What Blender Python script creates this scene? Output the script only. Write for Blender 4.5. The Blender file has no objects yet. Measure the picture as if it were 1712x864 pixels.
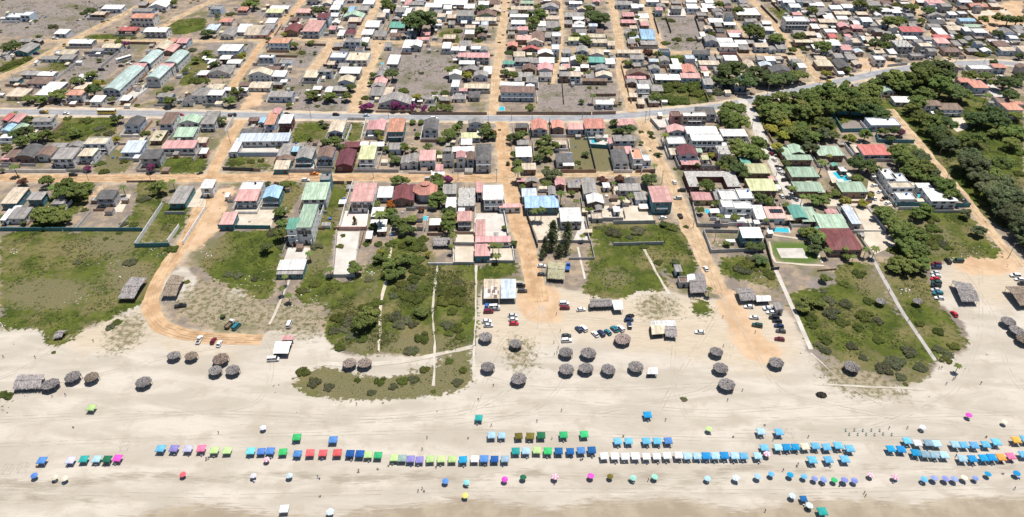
import bpy, math, random
import numpy as np
from mathutils import Vector

# ------------------------------------------------------------------ camera, sky, sun, exposure
scene = bpy.context.scene
col = scene.collection
FPX, CAM_H, PITCH = 1240.0, 215.0, math.radians(36.6)
cam = bpy.data.objects.new('camera', bpy.data.cameras.new('camera'))
col.objects.link(cam)
cam.location = (0, 0, CAM_H)
cam.rotation_euler = (math.radians(90) - PITCH, 0, 0)
cam.data.sensor_width = 36.0
cam.data.lens = FPX / 1712.0 * 36.0
cam.data.clip_start = 1.0
cam.data.clip_end = 12000.0
scene.camera = cam

SUN_DIR = Vector((0.20, 0.17, 1.0)).normalized()          # towards the sun
SUN_EL = math.asin(SUN_DIR.z)
SUN_AZ = math.atan2(SUN_DIR.x, SUN_DIR.y)
world = bpy.data.worlds.new('World')
scene.world = world
world.use_nodes = True
wn, wl = world.node_tree.nodes, world.node_tree.links
sky = wn.new('ShaderNodeTexSky')
sky.sky_type = 'NISHITA'
sky.sun_disc = False
sky.sun_elevation = SUN_EL
sky.sun_rotation = SUN_AZ
sky.altitude = 50
wl.new(sky.outputs['Color'], wn['Background'].inputs['Color'])
wn['Background'].inputs['Strength'].default_value = 0.075
sun = bpy.data.objects.new('sun', bpy.data.lights.new('sun', 'SUN'))
col.objects.link(sun)
sun.data.energy = 4.9
sun.data.angle = math.radians(0.5)
sun.data.color = (1.0, 0.965, 0.905)
sun.rotation_euler = SUN_DIR.to_track_quat('Z', 'Y').to_euler()
sun.location = (0, 0, 400)
scene.view_settings.view_transform = 'Standard'
scene.view_settings.look = 'None'
scene.view_settings.exposure = 0.20
scene.view_settings.gamma = 1.0
scene.view_settings.use_curve_mapping = False

scene.cycles.max_bounces = 6
scene.cycles.diffuse_bounces = 1

# ------------------------------------------------------------------ survey: photo pixel <-> ground point
SP, CP = math.sin(PITCH), math.cos(PITCH)
def unp(px, py, z=0.0):
    u, v = (px - 856.0) / FPX, (py - 432.0) / FPX
    t = (z - CAM_H) / (-SP - v * CP)
    return (u * t, (CP - v * SP) * t)
def proj(x, y, z=0.0):
    d = y * CP - (z - CAM_H) * SP
    return 856.0 + FPX * x / d, 432.0 - FPX * (y * SP + (z - CAM_H) * CP) / d
def ppm(py):                                                # photo pixels per metre at a row, on the ground
    return (FPX * SP + (py - 432.0) * CP) / CAM_H
TILES = {'T%d%d' % (r, c): (ox, oy) for r, oy in enumerate((0, 172, 344, 516, 689)) for c, ox in enumerate((0, 342, 684, 1026, 1367))}
ZS = 4.936
def tp(t, x, y):                                            # survey sheet coordinates -> photo pixel
    ox, oy = TILES[t]
    return ox + x / ZS, oy + y / ZS
def rows(data):
    for t, s in data.items():
        for rec in s.replace('\n', ' ').split(';'):
            f = [a.strip() for a in rec.split(',')]
            if len(f) > 1:
                yield t, f

rng = random.Random(7)

# ------------------------------------------------------------------ materials
MATS = {}
class NT:
    def __init__(self, name):
        self.m = bpy.data.materials.new(name)
        self.m.use_nodes = True
        self.n, self.l = self.m.node_tree.nodes, self.m.node_tree.links
        self.b = self.n['Principled BSDF']
        self.b.inputs['Roughness'].default_value = 0.9
        self.b.inputs['Specular IOR Level'].default_value = 0.25
    def node(self, kind, **kw):
        nd = self.n.new(kind)
        for k, v in kw.items():
            if isinstance(k, str) and hasattr(nd, k): setattr(nd, k, v)
            else: nd.inputs[k].default_value = v
        return nd
    def link(self, a, b): self.l.new(a, b)
    def coord(self, which='Object'):
        return self.n.new('ShaderNodeTexCoord').outputs[which]
    def pos(self):
        return self.n.new('ShaderNodeNewGeometry').outputs['Position']
    def noise(self, vec, scale, detail=3.0, rough=0.55, stretch=None, dist=0.0):
        if stretch:
            mp = self.n.new('ShaderNodeMapping'); mp.inputs['Scale'].default_value = stretch
            self.link(vec, mp.inputs['Vector']); vec = mp.outputs['Vector']
        t = self.n.new('ShaderNodeTexNoise')
        t.inputs['Scale'].default_value = scale; t.inputs['Detail'].default_value = detail
        t.inputs['Roughness'].default_value = rough; t.inputs['Distortion'].default_value = dist
        self.link(vec, t.inputs['Vector'])
        return t.outputs['Fac']
    def step(self, fac, a, b, lo=0.0, hi=1.0):
        r = self.n.new('ShaderNodeMapRange'); r.interpolation_type = 'SMOOTHSTEP'
        for i, v in zip(('From Min', 'From Max', 'To Min', 'To Max'), (a, b, lo, hi)): r.inputs[i].default_value = v
        self.link(fac, r.inputs['Value'])
        return r.outputs['Result']
    def math(self, op, a, b=None, clamp=False):
        m = self.n.new('ShaderNodeMath'); m.operation = op; m.use_clamp = clamp
        for i, v in enumerate((a, b)):
            if v is None: continue
            if isinstance(v, (int, float)): m.inputs[i].default_value = v
            else: self.link(v, m.inputs[i])
        return m.outputs[0]
    def mix(self, fac, a, b, blend='MIX'):
        m = self.n.new('ShaderNodeMix'); m.data_type = 'RGBA'; m.blend_type = blend
        for s, v in ((m.inputs[0], fac), (m.inputs[6], a), (m.inputs[7], b)):
            if isinstance(v, (int, float)): s.default_value = v
            elif isinstance(v, tuple): s.default_value = (v[0], v[1], v[2], 1)
            else: self.link(v, s)
        return m.outputs[2]
    def vary(self, colr, amount, hue=0.0):                   # per object brightness and hue
        oi = self.n.new('ShaderNodeObjectInfo')
        h = self.n.new('ShaderNodeHueSaturation')
        self.link(colr, h.inputs['Color'])
        self.link(self.step_lin(oi.outputs['Random'], 1 - amount, 1 + amount), h.inputs['Value'])
        if hue:
            self.link(self.step_lin(self.math('FRACT', self.math('MULTIPLY', oi.outputs['Random'], 7.31)), 0.5 - hue, 0.5 + hue), h.inputs['Hue'])
        return h.outputs['Color']
    def step_lin(self, fac, lo, hi):
        r = self.n.new('ShaderNodeMapRange')
        r.inputs['To Min'].default_value = lo; r.inputs['To Max'].default_value = hi
        self.link(fac, r.inputs['Value'])
        return r.outputs['Result']
    def bump(self, fac, strength=0.4, dist=0.05):
        b = self.n.new('ShaderNodeBump')
        b.inputs['Strength'].default_value = strength; b.inputs['Distance'].default_value = dist
        self.link(fac, b.inputs['Height']); self.link(b.outputs['Normal'], self.b.inputs['Normal'])
    def out(self, c):
        if isinstance(c, tuple): self.b.inputs['Base Color'].default_value = (c[0], c[1], c[2], 1)
        else: self.link(c, self.b.inputs['Base Color'])
        return self.m

def mul(c, k): return tuple(min(1.0, a * k) for a in c)

def plain(name, c, rough=0.8, spec=0.25, metal=0.0, grime=0.12, scale=1.5):
    if name in MATS: return MATS[name]
    t = NT(name)
    n = t.noise(t.coord(), scale, 3)
    cc = t.mix(t.step(n, 0.35, 0.7), mul(c, 1 - grime), mul(c, 1 + grime * 0.5))
    t.b.inputs['Roughness'].default_value = rough
    t.b.inputs['Specular IOR Level'].default_value = spec
    t.b.inputs['Metallic'].default_value = metal
    MATS[name] = t.out(cc)
    return MATS[name]

ROOF_C = {'j': (.42, .52, .49), 'l': (.52, .58, .64), 'w': (.74, .73, .71), 'g': (.30, .28, .26), 'd': (.105, .10, .10), 'p': (.60, .335, .31), 'o': (.58, .285, .20),
          'r': (.50, .16, .135), 'm': (.17, .055, .062), 'n': (.36, .47, .35), 't': (.13, .34, .27), 'c': (.58, .49, .37),
          'b': (.32, .48, .64), 'y': (.56, .56, .32), 'k': (.20, .135, .105)}
ROOF_N = {'j': 'pale grey-green', 'l': 'pale blue-grey', 'w': 'white', 'g': 'grey', 'd': 'dark grey', 'p': 'faded pink', 'o': 'terracotta orange', 'r': 'red', 'm': 'maroon', 'n': 'pale green',
          't': 'emerald green', 'c': 'cream', 'b': 'light blue', 'y': 'yellow-green', 'k': 'brown'}
WALL_C = {'w': (.74, .73, .71), 'b': (.56, .64, .73), 'g': (.42, .41, .40), 'k': (.33, .225, .165), 'c': (.58, .48, .34), 'p': (.58, .32, .29),  # b: blue paint, also white walls with sky-blue shade put in the colour
          'n': (.32, .42, .30), 't': (.10, .24, .27), 'r': (.40, .09, .07), 'm': (.15, .06, .06), 'y': (.62, .52, .26), 'd': (.08, .08, .085)}  # t also paints the blue shade on the tall pink-roofed house's left face
def roof_mat(c):
    key = 'roof_' + c
    if key in MATS: return MATS[key]
    t = NT(ROOF_N[c].replace(' ', '_') + '_roofing')
    base = ROOF_C[c]
    o = t.coord()
    n1 = t.noise(o, 0.35, 4, 0.6)
    n2 = t.noise(o, 1.0, 2, 0.5, stretch=(1.1, 0.09, 0.2))     # run of the sheets
    n3 = t.noise(o, 2.2, 4, 0.65)
    old = {'w': (.46, .43, .39), 'g': (.17, .155, .15), 'c': (.36, .29, .22), 'd': (.16, .15, .145)}.get(c, mul(base, .62))
    cc = t.mix(t.step(n2, 0.40, 0.62), mul(base, 0.76), mul(base, 1.10))
    cc = t.mix(t.step(n1, 0.46, 0.68, 0, 0.75), cc, old)
    cc = t.mix(t.step(n3, 0.58, 0.72, 0, 0.55), cc, (.22, .14, .095))
    cc = t.vary(cc, 0.16 if c != 'w' else 0.10, 0.012)
    wv = t.node('ShaderNodeTexWave', wave_type='BANDS', bands_direction='X'); wv.inputs['Scale'].default_value = 1.2
    t.link(o, wv.inputs['Vector'])
    t.bump(wv.outputs['Fac'], 0.35, 0.06)
    t.b.inputs['Roughness'].default_value = 0.62
    MATS[key] = t.out(cc)
    return MATS[key]
def wall_mat(c):
    key = 'wall_' + c
    if key in MATS: return MATS[key]
    t = NT({'w': 'white', 'b': 'blue_and_shade', 'g': 'grey', 'k': 'brown', 'c': 'cream', 'p': 'pink', 'n': 'green', 't': 'teal', 'r': 'red', 'm': 'maroon', 'y': 'yellow', 'd': 'dark'}[c] + '_render')
    base = WALL_C[c]
    o = t.coord()
    n1 = t.noise(o, 0.5, 4, 0.6, stretch=(1, 1, 0.4))
    n2 = t.noise(o, 3.0, 3)
    cc = t.mix(t.step(n1, 0.45, 0.75, 0, 0.6), base, mul(base, 0.6))
    cc = t.mix(t.step(n2, 0.6, 0.75, 0, 0.35), cc, (.25, .20, .16))
    MATS[key] = t.out(t.vary(cc, 0.13, 0.015))
    return MATS[key]
M_GLASS = NT('window_glass'); M_GLASS.b.inputs['Roughness'].default_value = 0.12; M_GLASS.b.inputs['Specular IOR Level'].default_value = 0.5
M_GLASS = M_GLASS.out((.018, .022, .030))
M_FRAME = plain('window_frame', (.55, .55, .54))
M_DOOR = plain('door_wood', (.14, .075, .045))
M_DARK = plain('dark_interior', (.03, .03, .033))
M_CONC = plain('concrete', (.43, .41, .38), grime=0.25, scale=0.6)
M_POST = plain('grey_post', (.20, .18, .16))
M_WOOD = plain('weathered_wood', (.19, .14, .10), grime=0.3)
M_WHITE = plain('white_paint', (.80, .80, .79))
M_RUBBER = plain('tyre_rubber', (.02, .02, .02))
M_METAL = plain('grey_metal', (.40, .41, .42), rough=0.4, metal=0.6)
M_TANK = plain('black_tank', (.03, .035, .05))
M_TANKB = plain('blue_tank', (.03, .14, .42))

def leaf_mat(name, c1, c2, c3=None, dry=0.0):
    t = NT(name)
    g = t.n.new('ShaderNodeNewGeometry')
    r = g.outputs['Random Per Island']
    cc = t.mix(t.step_lin(r, 0, 1), c1, c2)
    if c3: cc = t.mix(t.step(t.noise(t.coord(), 0.7, 2), 0.52, 0.68), cc, c3)
    t.b.inputs['Roughness'].default_value = 0.75
    t.b.inputs['Specular IOR Level'].default_value = 0.2
    tr = t.n.new('ShaderNodeBsdfTranslucent')
    vc = t.vary(cc, 0.24, 0.02)
    t.link(vc, tr.inputs['Color']); t.link(vc, t.b.inputs['Base Color'])
    ms = t.n.new('ShaderNodeMixShader'); ms.inputs[0].default_value = 0.30
    t.link(t.b.outputs[0], ms.inputs[1]); t.link(tr.outputs[0], ms.inputs[2])
    t.link(ms.outputs[0], t.n['Material Output'].inputs['Surface'])
    return t.m
LEAF = {'G': leaf_mat('green_foliage', (.115, .160, .036), (.235, .275, .080), (.17, .23, .055)),
        'D': leaf_mat('dark_foliage', (.078, .116, .038), (.155, .198, .070)),
        'Y': leaf_mat('yellow_green_foliage', (.26, .27, .040), (.40, .38, .07)),
        'K': leaf_mat('grey_green_foliage', (.098, .124, .056), (.185, .205, .098)),
        'B': leaf_mat('magenta_blossom', (.20, .025, .11), (.34, .06, .20), (.07, .11, .03)),
        'O': leaf_mat('orange_blossom', (.45, .12, .02), (.50, .20, .03), (.09, .13, .03)),
        'R': leaf_mat('reddish_foliage', (.13, .06, .04), (.22, .10, .07), (.08, .08, .04)),
        'S': leaf_mat('dry_foliage', (.100, .108, .055), (.172, .172, .092), (.095, .118, .040)),
        'L': leaf_mat('scrub_foliage', (.075, .100, .020), (.150, .170, .038), (.12, .12, .035))}
LEAF['C'] = LEAF['K']; LEAF['P'] = LEAF['G']
M_BARK = plain('bark', (.12, .09, .065), grime=0.3)
def thatch_mat(name, a, b):
    t = NT(name)
    g = t.n.new('ShaderNodeNewGeometry')
    cc = t.mix(t.step_lin(g.outputs['Random Per Island'], 0, 1), a, b)
    cc = t.mix(t.step(t.noise(t.coord(), 0.5, 3), 0.45, 0.7, 0, 0.6), cc, mul(a, 0.7))
    return t.out(t.vary(cc, 0.12, 0.01))
THATCH = {'g': thatch_mat('grey_thatch', (.17, .15, .145), (.46, .42, .405)), 'k': thatch_mat('brown_thatch', (.18, .13, .10), (.43, .34, .27)),
          'p': thatch_mat('pinkish_thatch', (.26, .19, .165), (.52, .42, .37)), 'y': thatch_mat('straw_thatch', (.27, .25, .15), (.46, .44, .30))}

# ------------------------------------------------------------------ mesh helpers
class MB:
    def __init__(self): self.v, self.f, self.m = [], [], []
    def add(self, vs, fs, mi=0):
        k = len(self.v)
        self.v += vs
        for f in fs: self.f.append(tuple(i + k for i in f)); self.m.append(mi)
    def box(self, x0, x1, y0, y1, z0, z1, mi=0, top=True, bottom=False):
        v = [(x0, y0, z0), (x1, y0, z0), (x1, y1, z0), (x0, y1, z0), (x0, y0, z1), (x1, y0, z1), (x1, y1, z1), (x0, y1, z1)]
        f = [(0, 1, 5, 4), (1, 2, 6, 5), (2, 3, 7, 6), (3, 0, 4, 7)]
        if top: f.append((4, 5, 6, 7))
        if bottom: f.append((3, 2, 1, 0))
        self.add(v, f, mi)
    def tube(self, p, q, r0, r1=None, n=6, mi=0, caps=True):
        r1 = r0 if r1 is None else r1
        p, q = Vector(p), Vector(q)
        d = (q - p).normalized()
        a = d.orthogonal().normalized(); b = d.cross(a)
        vs = []
        for c, r in ((p, r0), (q, r1)):
            for i in range(n):
                t = 2 * math.pi * i / n
                vs.append(tuple(c + a * (r * math.cos(t)) + b * (r * math.sin(t))))
        fs = [(i, (i + 1) % n, n + (i + 1) % n, n + i) for i in range(n)]
        if caps: fs += [tuple(range(n - 1, -1, -1)), tuple(range(n, 2 * n))]
        self.add(vs, fs, mi)
    def prism(self, pts, z0, z1, mi=0):
        n = len(pts)
        vs = [(x, y, z0) for x, y in pts] + [(x, y, z1) for x, y in pts]
        fs = [(i, (i + 1) % n, n + (i + 1) % n, n + i) for i in range(n)] + [tuple(range(n, 2 * n)), tuple(range(n - 1, -1, -1))]
        self.add(vs, fs, mi)
    def mesh(self, name, mats, smooth=False):
        me = bpy.data.meshes.new(name)
        me.from_pydata(self.v, [], self.f)
        for m in (mats if isinstance(mats, (list, tuple)) else [mats]): me.materials.append(m)
        if any(self.m): me.polygons.foreach_set('material_index', self.m)
        if smooth: me.polygons.foreach_set('use_smooth', [True] * len(self.f))
        me.update()
        return me
def link(name, data, parent=None, loc=None, rz=0.0, scale=None):
    o = bpy.data.objects.new(name, data)
    col.objects.link(o)
    if parent is not None: o.parent = parent
    if loc is not None: o.location = loc
    if rz: o.rotation_euler = (0, 0, rz)
    if scale is not None: o.scale = scale if isinstance(scale, (tuple, list)) else (scale,) * 3
    return o
KIDS = {}
def child(name, data, parent, loc=None, rz=0.0, scale=None):
    o = link(name, data, parent, loc, rz, scale)
    KIDS.setdefault(parent.name, []).append(o)
    return o
def copy_tree(o, loc=None, rz=None, scale=None, parent=None):
    c = o.copy(); col.objects.link(c)
    if parent is not None: c.parent = parent; KIDS.setdefault(parent.name, []).append(c)
    if loc is not None: c.location = loc
    if rz is not None: c.rotation_euler = (0, 0, rz)
    if scale is not None: c.scale = scale if isinstance(scale, (tuple, list)) else (scale,) * 3
    for ch in KIDS.get(o.name, []): copy_tree(ch, parent=c)
    return c
def empty(name, loc, rz=0.0):
    o = link(name, None, None, loc, rz)
    o.empty_display_size = 0.5
    return o
THINGS = []                                                  # (object, look, category, group, px, py): labelled at the end
def thing(o, look, cat, group, px, py, tail=None):
    o['category'] = cat
    if group: o['group'] = group
    THINGS.append((o, look, px, py, tail))
def structure(o): o['kind'] = 'structure'; return o
def stuff(o, label, cat): o['kind'] = 'stuff'; o['label'] = label; o['category'] = cat; return o
def quad_cloud(name, centers, normals, sizes, mat, aspect=0.6, rs=None):
    """many loose leaf faces as one mesh"""
    rs = rs or np.random.RandomState(1)
    n = len(centers)
    nr = normals / np.maximum(np.linalg.norm(normals, axis=1, keepdims=True), 1e-6)
    ref = rs.normal(size=(n, 3))
    a = np.cross(nr, ref); a /= np.maximum(np.linalg.norm(a, axis=1, keepdims=True), 1e-6)
    b = np.cross(nr, a)
    s = sizes[:, None]
    q = np.stack([centers - a * s - b * s * aspect * .4, centers + b * s * aspect, centers + a * s - b * s * aspect * .2, centers - b * s * aspect], 1).reshape(-1, 3)
    me = bpy.data.meshes.new(name)
    me.vertices.add(4 * n); me.loops.add(4 * n); me.polygons.add(n)
    me.vertices.foreach_set('co', q.astype(np.float32).ravel())
    me.loops.foreach_set('vertex_index', np.arange(4 * n, dtype=np.int32))
    me.polygons.foreach_set('loop_start', np.arange(0, 4 * n, 4, dtype=np.int32))
    me.update(calc_edges=True)
    for m in (mat if isinstance(mat, list) else [mat]): me.materials.append(m)
    return me
# ------------------------------------------------------------------ ground zones, surveyed on the photograph (pixel outlines of flat ground)
def P(s): return [tuple(float(a) for a in p.split(',')) for p in s.split()]
Z_GREEN = [P(s) for s in (
 '0,384 120,387 235,388 228,412 300,412 290,440 268,452 246,490 238,512 205,522 180,535 140,550 70,545 0,556',
 '372,384 398,384 470,388 476,440 462,465 455,500 432,508 415,485 380,478 352,462 336,452 330,436 352,420',
 '500,470 552,468 545,500 520,512 490,500', '534,300 584,300 560,390 546,470 505,462 528,385',
 '552,472 590,470 650,400 700,388 722,440 800,442 797,575 730,595 640,590 600,600 560,585 543,560',
 '497,618 545,614 575,620 640,634 700,618 792,588 795,642 745,662 690,664 640,672 560,668 510,664 492,640',
 '808,441 870,436 868,464 806,470', '985,412 1072,408 1100,455 1122,488 1060,486 1045,502 1000,500 962,492 982,470',
 '986,374 1140,374 1146,392 1166,438 1168,466 1132,474 1090,420 1080,404 988,404',
 '1192,434 1240,426 1288,432 1302,480 1318,520 1300,500 1282,474 1215,466', '1322,486 1392,478 1400,440 1452,436 1480,500 1556,602 1560,630 1520,640 1470,628 1400,600 1362,590 1330,520',
 '1466,436 1545,442 1562,500 1600,540 1622,580 1560,602 1510,520', '1486,352 1560,348 1618,356 1650,400 1684,430 1600,430 1556,444 1486,424 1500,400 1478,370',
 '1152,498 1195,500 1180,540 1158,530', '60,552 130,550 120,575 85,582 70,570', '0,655 40,655 20,676 0,682',
 '185,250 236,250 212,288 152,290', '270,262 352,262 340,290 256,290', '118,190 200,192 190,230 150,238 70,240 90,215', '498,204 545,204 546,236 482,238',
 '580,204 610,204 604,236 572,236', '378,262 430,262 470,285 375,282', '105,300 165,300 140,345 95,385 50,385 70,345', '225,305 285,300 270,345 235,385 205,380 228,340',
 '280,340 325,330 300,400 240,402', '452,305 505,300 500,330 470,380 460,385 470,335', '948,228 1000,228 1010,248 990,288 955,286', '1000,250 1024,250 1030,286 998,288',
 '60,130 90,100 118,100 112,118 60,120', '0,105 60,92 50,108 0,128', '140,58 225,55 226,66 145,66', '270,35 345,28 345,50 290,60', '1090,132 1180,135 1195,172 1110,182',
 '1180,40 1225,42 1230,48 1195,55', '1280,10 1350,20 1380,40 1310,38', '760,45 775,75 750,70 730,55',
 '1110,92 1165,92 1190,104 1120,108', '720,160 760,170 750,180 720,178', '300,105 350,80 370,110 300,150',
 '1250,180 1500,130 1560,130 1712,190 1712,400 1640,360 1590,300 1500,190 1420,200 1340,260 1290,230')]
Z_DRY = [P(s) for s in (
 '655,78 760,80 775,75 762,115 758,150 740,175 690,184 640,176 700,130 640,100',
 '0,0 300,0 200,30 120,62 60,60 0,60', '100,110 150,92 200,80 245,72 220,90 160,150 110,140', '690,95 762,100 755,145 700,172 650,160 660,110', '898,140 940,140 944,190 900,192', '940,142 1028,140 1036,190 946,190',
 '1092,30 1172,28 1186,82 1110,86', '500,80 545,70 520,115 488,112', '345,70 440,68 420,90 345,92', '530,110 570,118 600,150 560,170 490,165 480,140', '480,0 505,0 470,40 420,20', '540,160 600,170 590,188 490,186 500,170',
 '1395,190 1440,195 1455,215 1405,215', '980,20 1026,20 1026,50 985,50', '1640,60 1712,70 1712,100 1650,90', '1510,25 1535,30 1545,48 1500,48', '70,400 170,395 180,420 110,440', '1000,372 1040,372 1060,400 1000,402',
 '1580,370 1650,400 1660,428 1590,410', '1360,455 1412,452 1410,490 1380,505 1345,480', '930,340 965,340 960,400 900,405', '1350,575 1400,600 1390,640 1350,640')]
Z_SAND = [P(s) for s in (
 '-60,556 70,547 150,553 185,535 240,520 260,548 310,566 380,572 440,560 470,540 540,548 560,590 640,592 720,600 795,580 798,520 800,470 870,468 950,485 1060,488 1130,490 1210,500 1280,500 1320,525 1352,588 1390,640 1540,645 1570,600 1625,585 1610,540 1560,500 1556,444 1600,432 1780,440 1780,960 -60,960',
 '176,500 230,470 250,470 238,515 190,520', '290,440 322,446 330,470 320,510 270,510 268,480' , '360,480 400,480 420,500 400,515 370,505', '0,552 0,545 60,545',
 '1060,482 1130,488 1150,540 1060,540', '1590,430 1712,430 1712,470 1590,470')]
Z_OCHRE = [P(s) for s in (
 '325,345 385,305 400,305 370,360 366,390 340,412 305,430', '860,470 930,470 945,540 870,540', '1175,440 1215,470 1270,560 1330,600 1250,610 1210,540', '1590,425 1712,420 1712,452 1640,462 1590,450', '1425,95 1490,100 1505,115 1440,122',
 '740,40 745,40 730,70 716,72', '125,340 170,305 185,310 150,345', '1690,0 1712,0 1712,50 1640,60 1600,40', '888,345 930,345 938,404 904,404', '1310,60 1345,105 1375,138 1330,110', '430,145 450,148 425,185 395,185 415,160', '1650,10 1712,40 1712,60 1680,60')]
Z_WET = [P('150,900 200,868 250,856 300,846 350,840 410,852 470,864 560,862 620,848 690,845 745,834 800,832 850,842 905,852 950,845 1000,832 1060,838 1120,830 1165,838 1230,852 1290,846 1340,830 1400,838 1450,832 1530,846 1600,828 1660,832 1780,836 1780,960 150,960')]
Z_WRACK = [P(s) for s in ('-30,800 80,806 160,800 240,788 290,790 350,802 420,790 470,788 560,796 620,798 660,790 720,792 780,800 830,790 900,786 950,800 980,788 1040,794 1150,790 1250,775 1330,782 1420,790 1420,794 1330,788 1250,784 1150,797 1040,800 980,795 950,806 900,793 830,797 780,808 720,800 660,797 620,806 560,804 470,796 420,798 350,809 290,800 240,797 160,808 80,815 -30,812',
 '-30,832 60,828 140,832 200,840 190,845 130,838 60,834 -30,842', '1440,778 1560,782 1700,778 1700,784 1560,788 1440,784', '1060,812 1140,808 1230,800 1230,806 1140,814 1060,818')]
Z_TAN = [P('800,466 960,484 1060,490 1130,486 1190,500 1280,500 1330,540 1352,590 1300,640 1180,600 1080,600 960,560 850,600 800,590'), P('1590,425 1740,420 1740,500 1640,520 1600,500 1560,470'), P('245,520 330,560 440,575 460,600 340,600 250,590'), P('60,556 180,530 240,520 250,560 180,600 100,590')]
Z_DRYG = [P('492,618 545,614 640,634 792,588 795,642 690,668 560,672 492,640'), P('1362,560 1420,600 1500,600 1562,605 1560,640 1470,632 1380,600'), P('20,462 130,468 170,500 70,520 0,505'), P('110,392 240,390 225,425 130,418'), P('560,545 640,560 795,560 797,580 700,592 560,588'), P('600,470 660,470 650,500 600,500'), P('1000,440 1050,450 1060,486 1000,480'), P('1440,440 1475,440 1500,500 1460,520 1440,480'), P('175,430 250,440 240,500 190,490'), P('370,400 400,392 390,440 350,440'), P('505,400 550,400 545,470 505,460'), P('940,222 1032,228 1032,292 945,290'), P('185,250 236,250 212,288 152,290'), P('1500,380 1560,360 1600,400 1560,430 1500,420')]
Z_BRUSH = [P('318,470 345,466 440,505 462,505 545,500 545,560 520,575 470,556 440,545 380,552 320,540 290,520 300,490'), P('170,528 240,518 246,556 200,600 160,600 190,560'), P('1350,580 1400,600 1545,650 1530,665 1440,665 1385,650'), P('1060,490 1130,492 1145,530 1070,540'), P('840,560 880,555 905,600 880,640 850,620')]
Z_LAWN = [P('1286,404 1350,404 1358,412 1376,436 1340,444 1296,434')]

STREETS = {   # name: (outline, width in metres, material)
 'S1s': (P('405,200 385,232 362,270 346,325 330,360 305,412 284,440 266,466 254,492 252,520 264,544 300,558 340,564 380,567 438,567'), 7.0, 'M_STREET'),
 'S3s': (P('838,203 842,250 848,297 856,330 870,385 886,440 896,475 902,505'), 8.5, 'M_STREET'),
 'S5s': (P('1074,202 1090,250 1117,294 1138,350 1158,392 1178,435 1190,462 1200,485'), 8.5, 'M_STREETF'),
 'B': (P('-40,297 120,298 250,298 362,297 480,296 600,296 720,297.5 850,298'), 8.6, 'M_STREET'),
 'B2': (P('850,296 930,293 1026,291 1100,289'), 5.0, 'M_STREETF'),
 'CAR': (P('1238,165 1259,190 1270,225 1287,263 1310,302 1330,335 1345,350'), 6.5, 'M_LANE'),
 'FRL': (P('1488,182 1510,208 1530,232 1560,270 1596,310 1626,348 1650,378 1670,402 1690,425 1712,446'), 5.4, 'M_STREETF'),
 'S0n': (P('-40,146 0,130 65,99 130,63 180,37 219,18 255,0 290,-16'), 7.5, 'M_STREETF'),
 'S0b': (P('262,50 300,28 345,6 380,-10'), 6.5, 'M_STREETF'),
 'S1n': (P('385,150 391,140 415,106 439,71 470,38 504,4 515,-14'), 6.0, 'M_STREET'),
 'S1m': (P('522,118 545,90 562,64'), 8.5, 'M_STREETF'),
 'S2n': (P('592,188 600,162 618,110 636,70'), 9.0, 'M_STREETF'),
 'S2t': (P('592,78 604,56 622,24 637,-8'), 7.0, 'M_STREETF'),
 'S3n': (P('822,192 826,174 832,120 838,60 843,20 846,-12'), 7.5, 'M_STREETF'),
 'LANE': (P('936,-12 940,40 938,70 937,96 927,115 925,140'), 3.2, 'M_STREETF'),
 'S4n': (P('1018,-12 1026,20 1032,45 1038,85 1038,118 1046,150 1056,188'), 6.6, 'M_STREETF'),
 'S5n': (P('1071,-12 1080,10 1094,45 1109,86'), 5.0, 'M_STREETF'),
 'S6n': (P('1252,-12 1262,6 1282,25 1300,47 1318,70 1336,92 1356,118 1372,138'), 6.4, 'M_STREETF'),
 'S6b': (P('1222,24 1232,40 1246,62'), 2.6, 'M_STREETF'),
 'S7n': (P('1528,0 1535,22 1553,47 1566,70 1582,96 1590,104'), 4.8, 'M_STREETF'),
 'FC': (P('0,92 40,74 80,67.5 200,68.5 320,69 440,66.5 560,66 690,72 760,75 832,76.5 930,81 1030,86 1110,87.5 1200,89 1300,92 1345,96'), 6.0, 'M_STREETF'),
 'S8n': (P('1640,8 1690,30 1740,50'), 6.0, 'M_STREETF')}

def axis(lo, hi, step, far):
    core = np.arange(lo, hi + 1e-6, step)
    return np.concatenate([[-far, -2500, -1100], core, [1100, 2500, far]]) if lo < 0 else np.concatenate([[-far, -1500, 40], core, [1000, 2500, far]])
gx, gy = axis(-530, 530, 1.25, 9000), axis(128, 735, 1.25, 9000)
GX, GY = np.meshgrid(gx, gy)
_d = np.maximum(GY * CP + CAM_H * SP, 1.0)
GPX, GPY = 856.0 + FPX * GX / _d, 432.0 - FPX * (GY * SP - CAM_H * CP) / _d
def inside(poly):
    m = np.zeros(GPX.shape, bool)
    n = len(poly)
    for i in range(n):
        (x0, y0), (x1, y1) = poly[i], poly[(i + 1) % n]
        if y0 == y1: continue
        c = (y0 > GPY) != (y1 > GPY)
        m ^= c & (GPX < (x1 - x0) * (GPY - y0) / (y1 - y0) + x0)
    return m
def blur(a, k):
    for ax in (0, 1):
        for _ in range(2):
            p = np.pad(a, [(k, k) if i == ax else (0, 0) for i in (0, 1)], mode='edge')
            c = np.cumsum(p, axis=ax)
            c = np.insert(c, 0, 0, axis=ax)
            n = 2 * k + 1
            a = (np.take(c, range(n, c.shape[ax]), axis=ax) - np.take(c, range(0, c.shape[ax] - n), axis=ax)) / n
    return a
def zone(polys, k=2):
    m = np.zeros(GPX.shape, bool)
    for p in polys: m |= inside(p)
    return blur(m.astype(float), k)
zg, zd, zs, zo, zw, zr, zl = zone(Z_GREEN, 3), zone(Z_DRY, 3), zone(Z_SAND, 4), zone(Z_OCHRE, 4), zone(Z_WET, 3), zone(Z_WRACK, 1), zone(Z_LAWN, 1)
zt, zb, zy = zone(Z_TAN, 7), zone(Z_BRUSH, 5), zone(Z_DRYG, 6)
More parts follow.
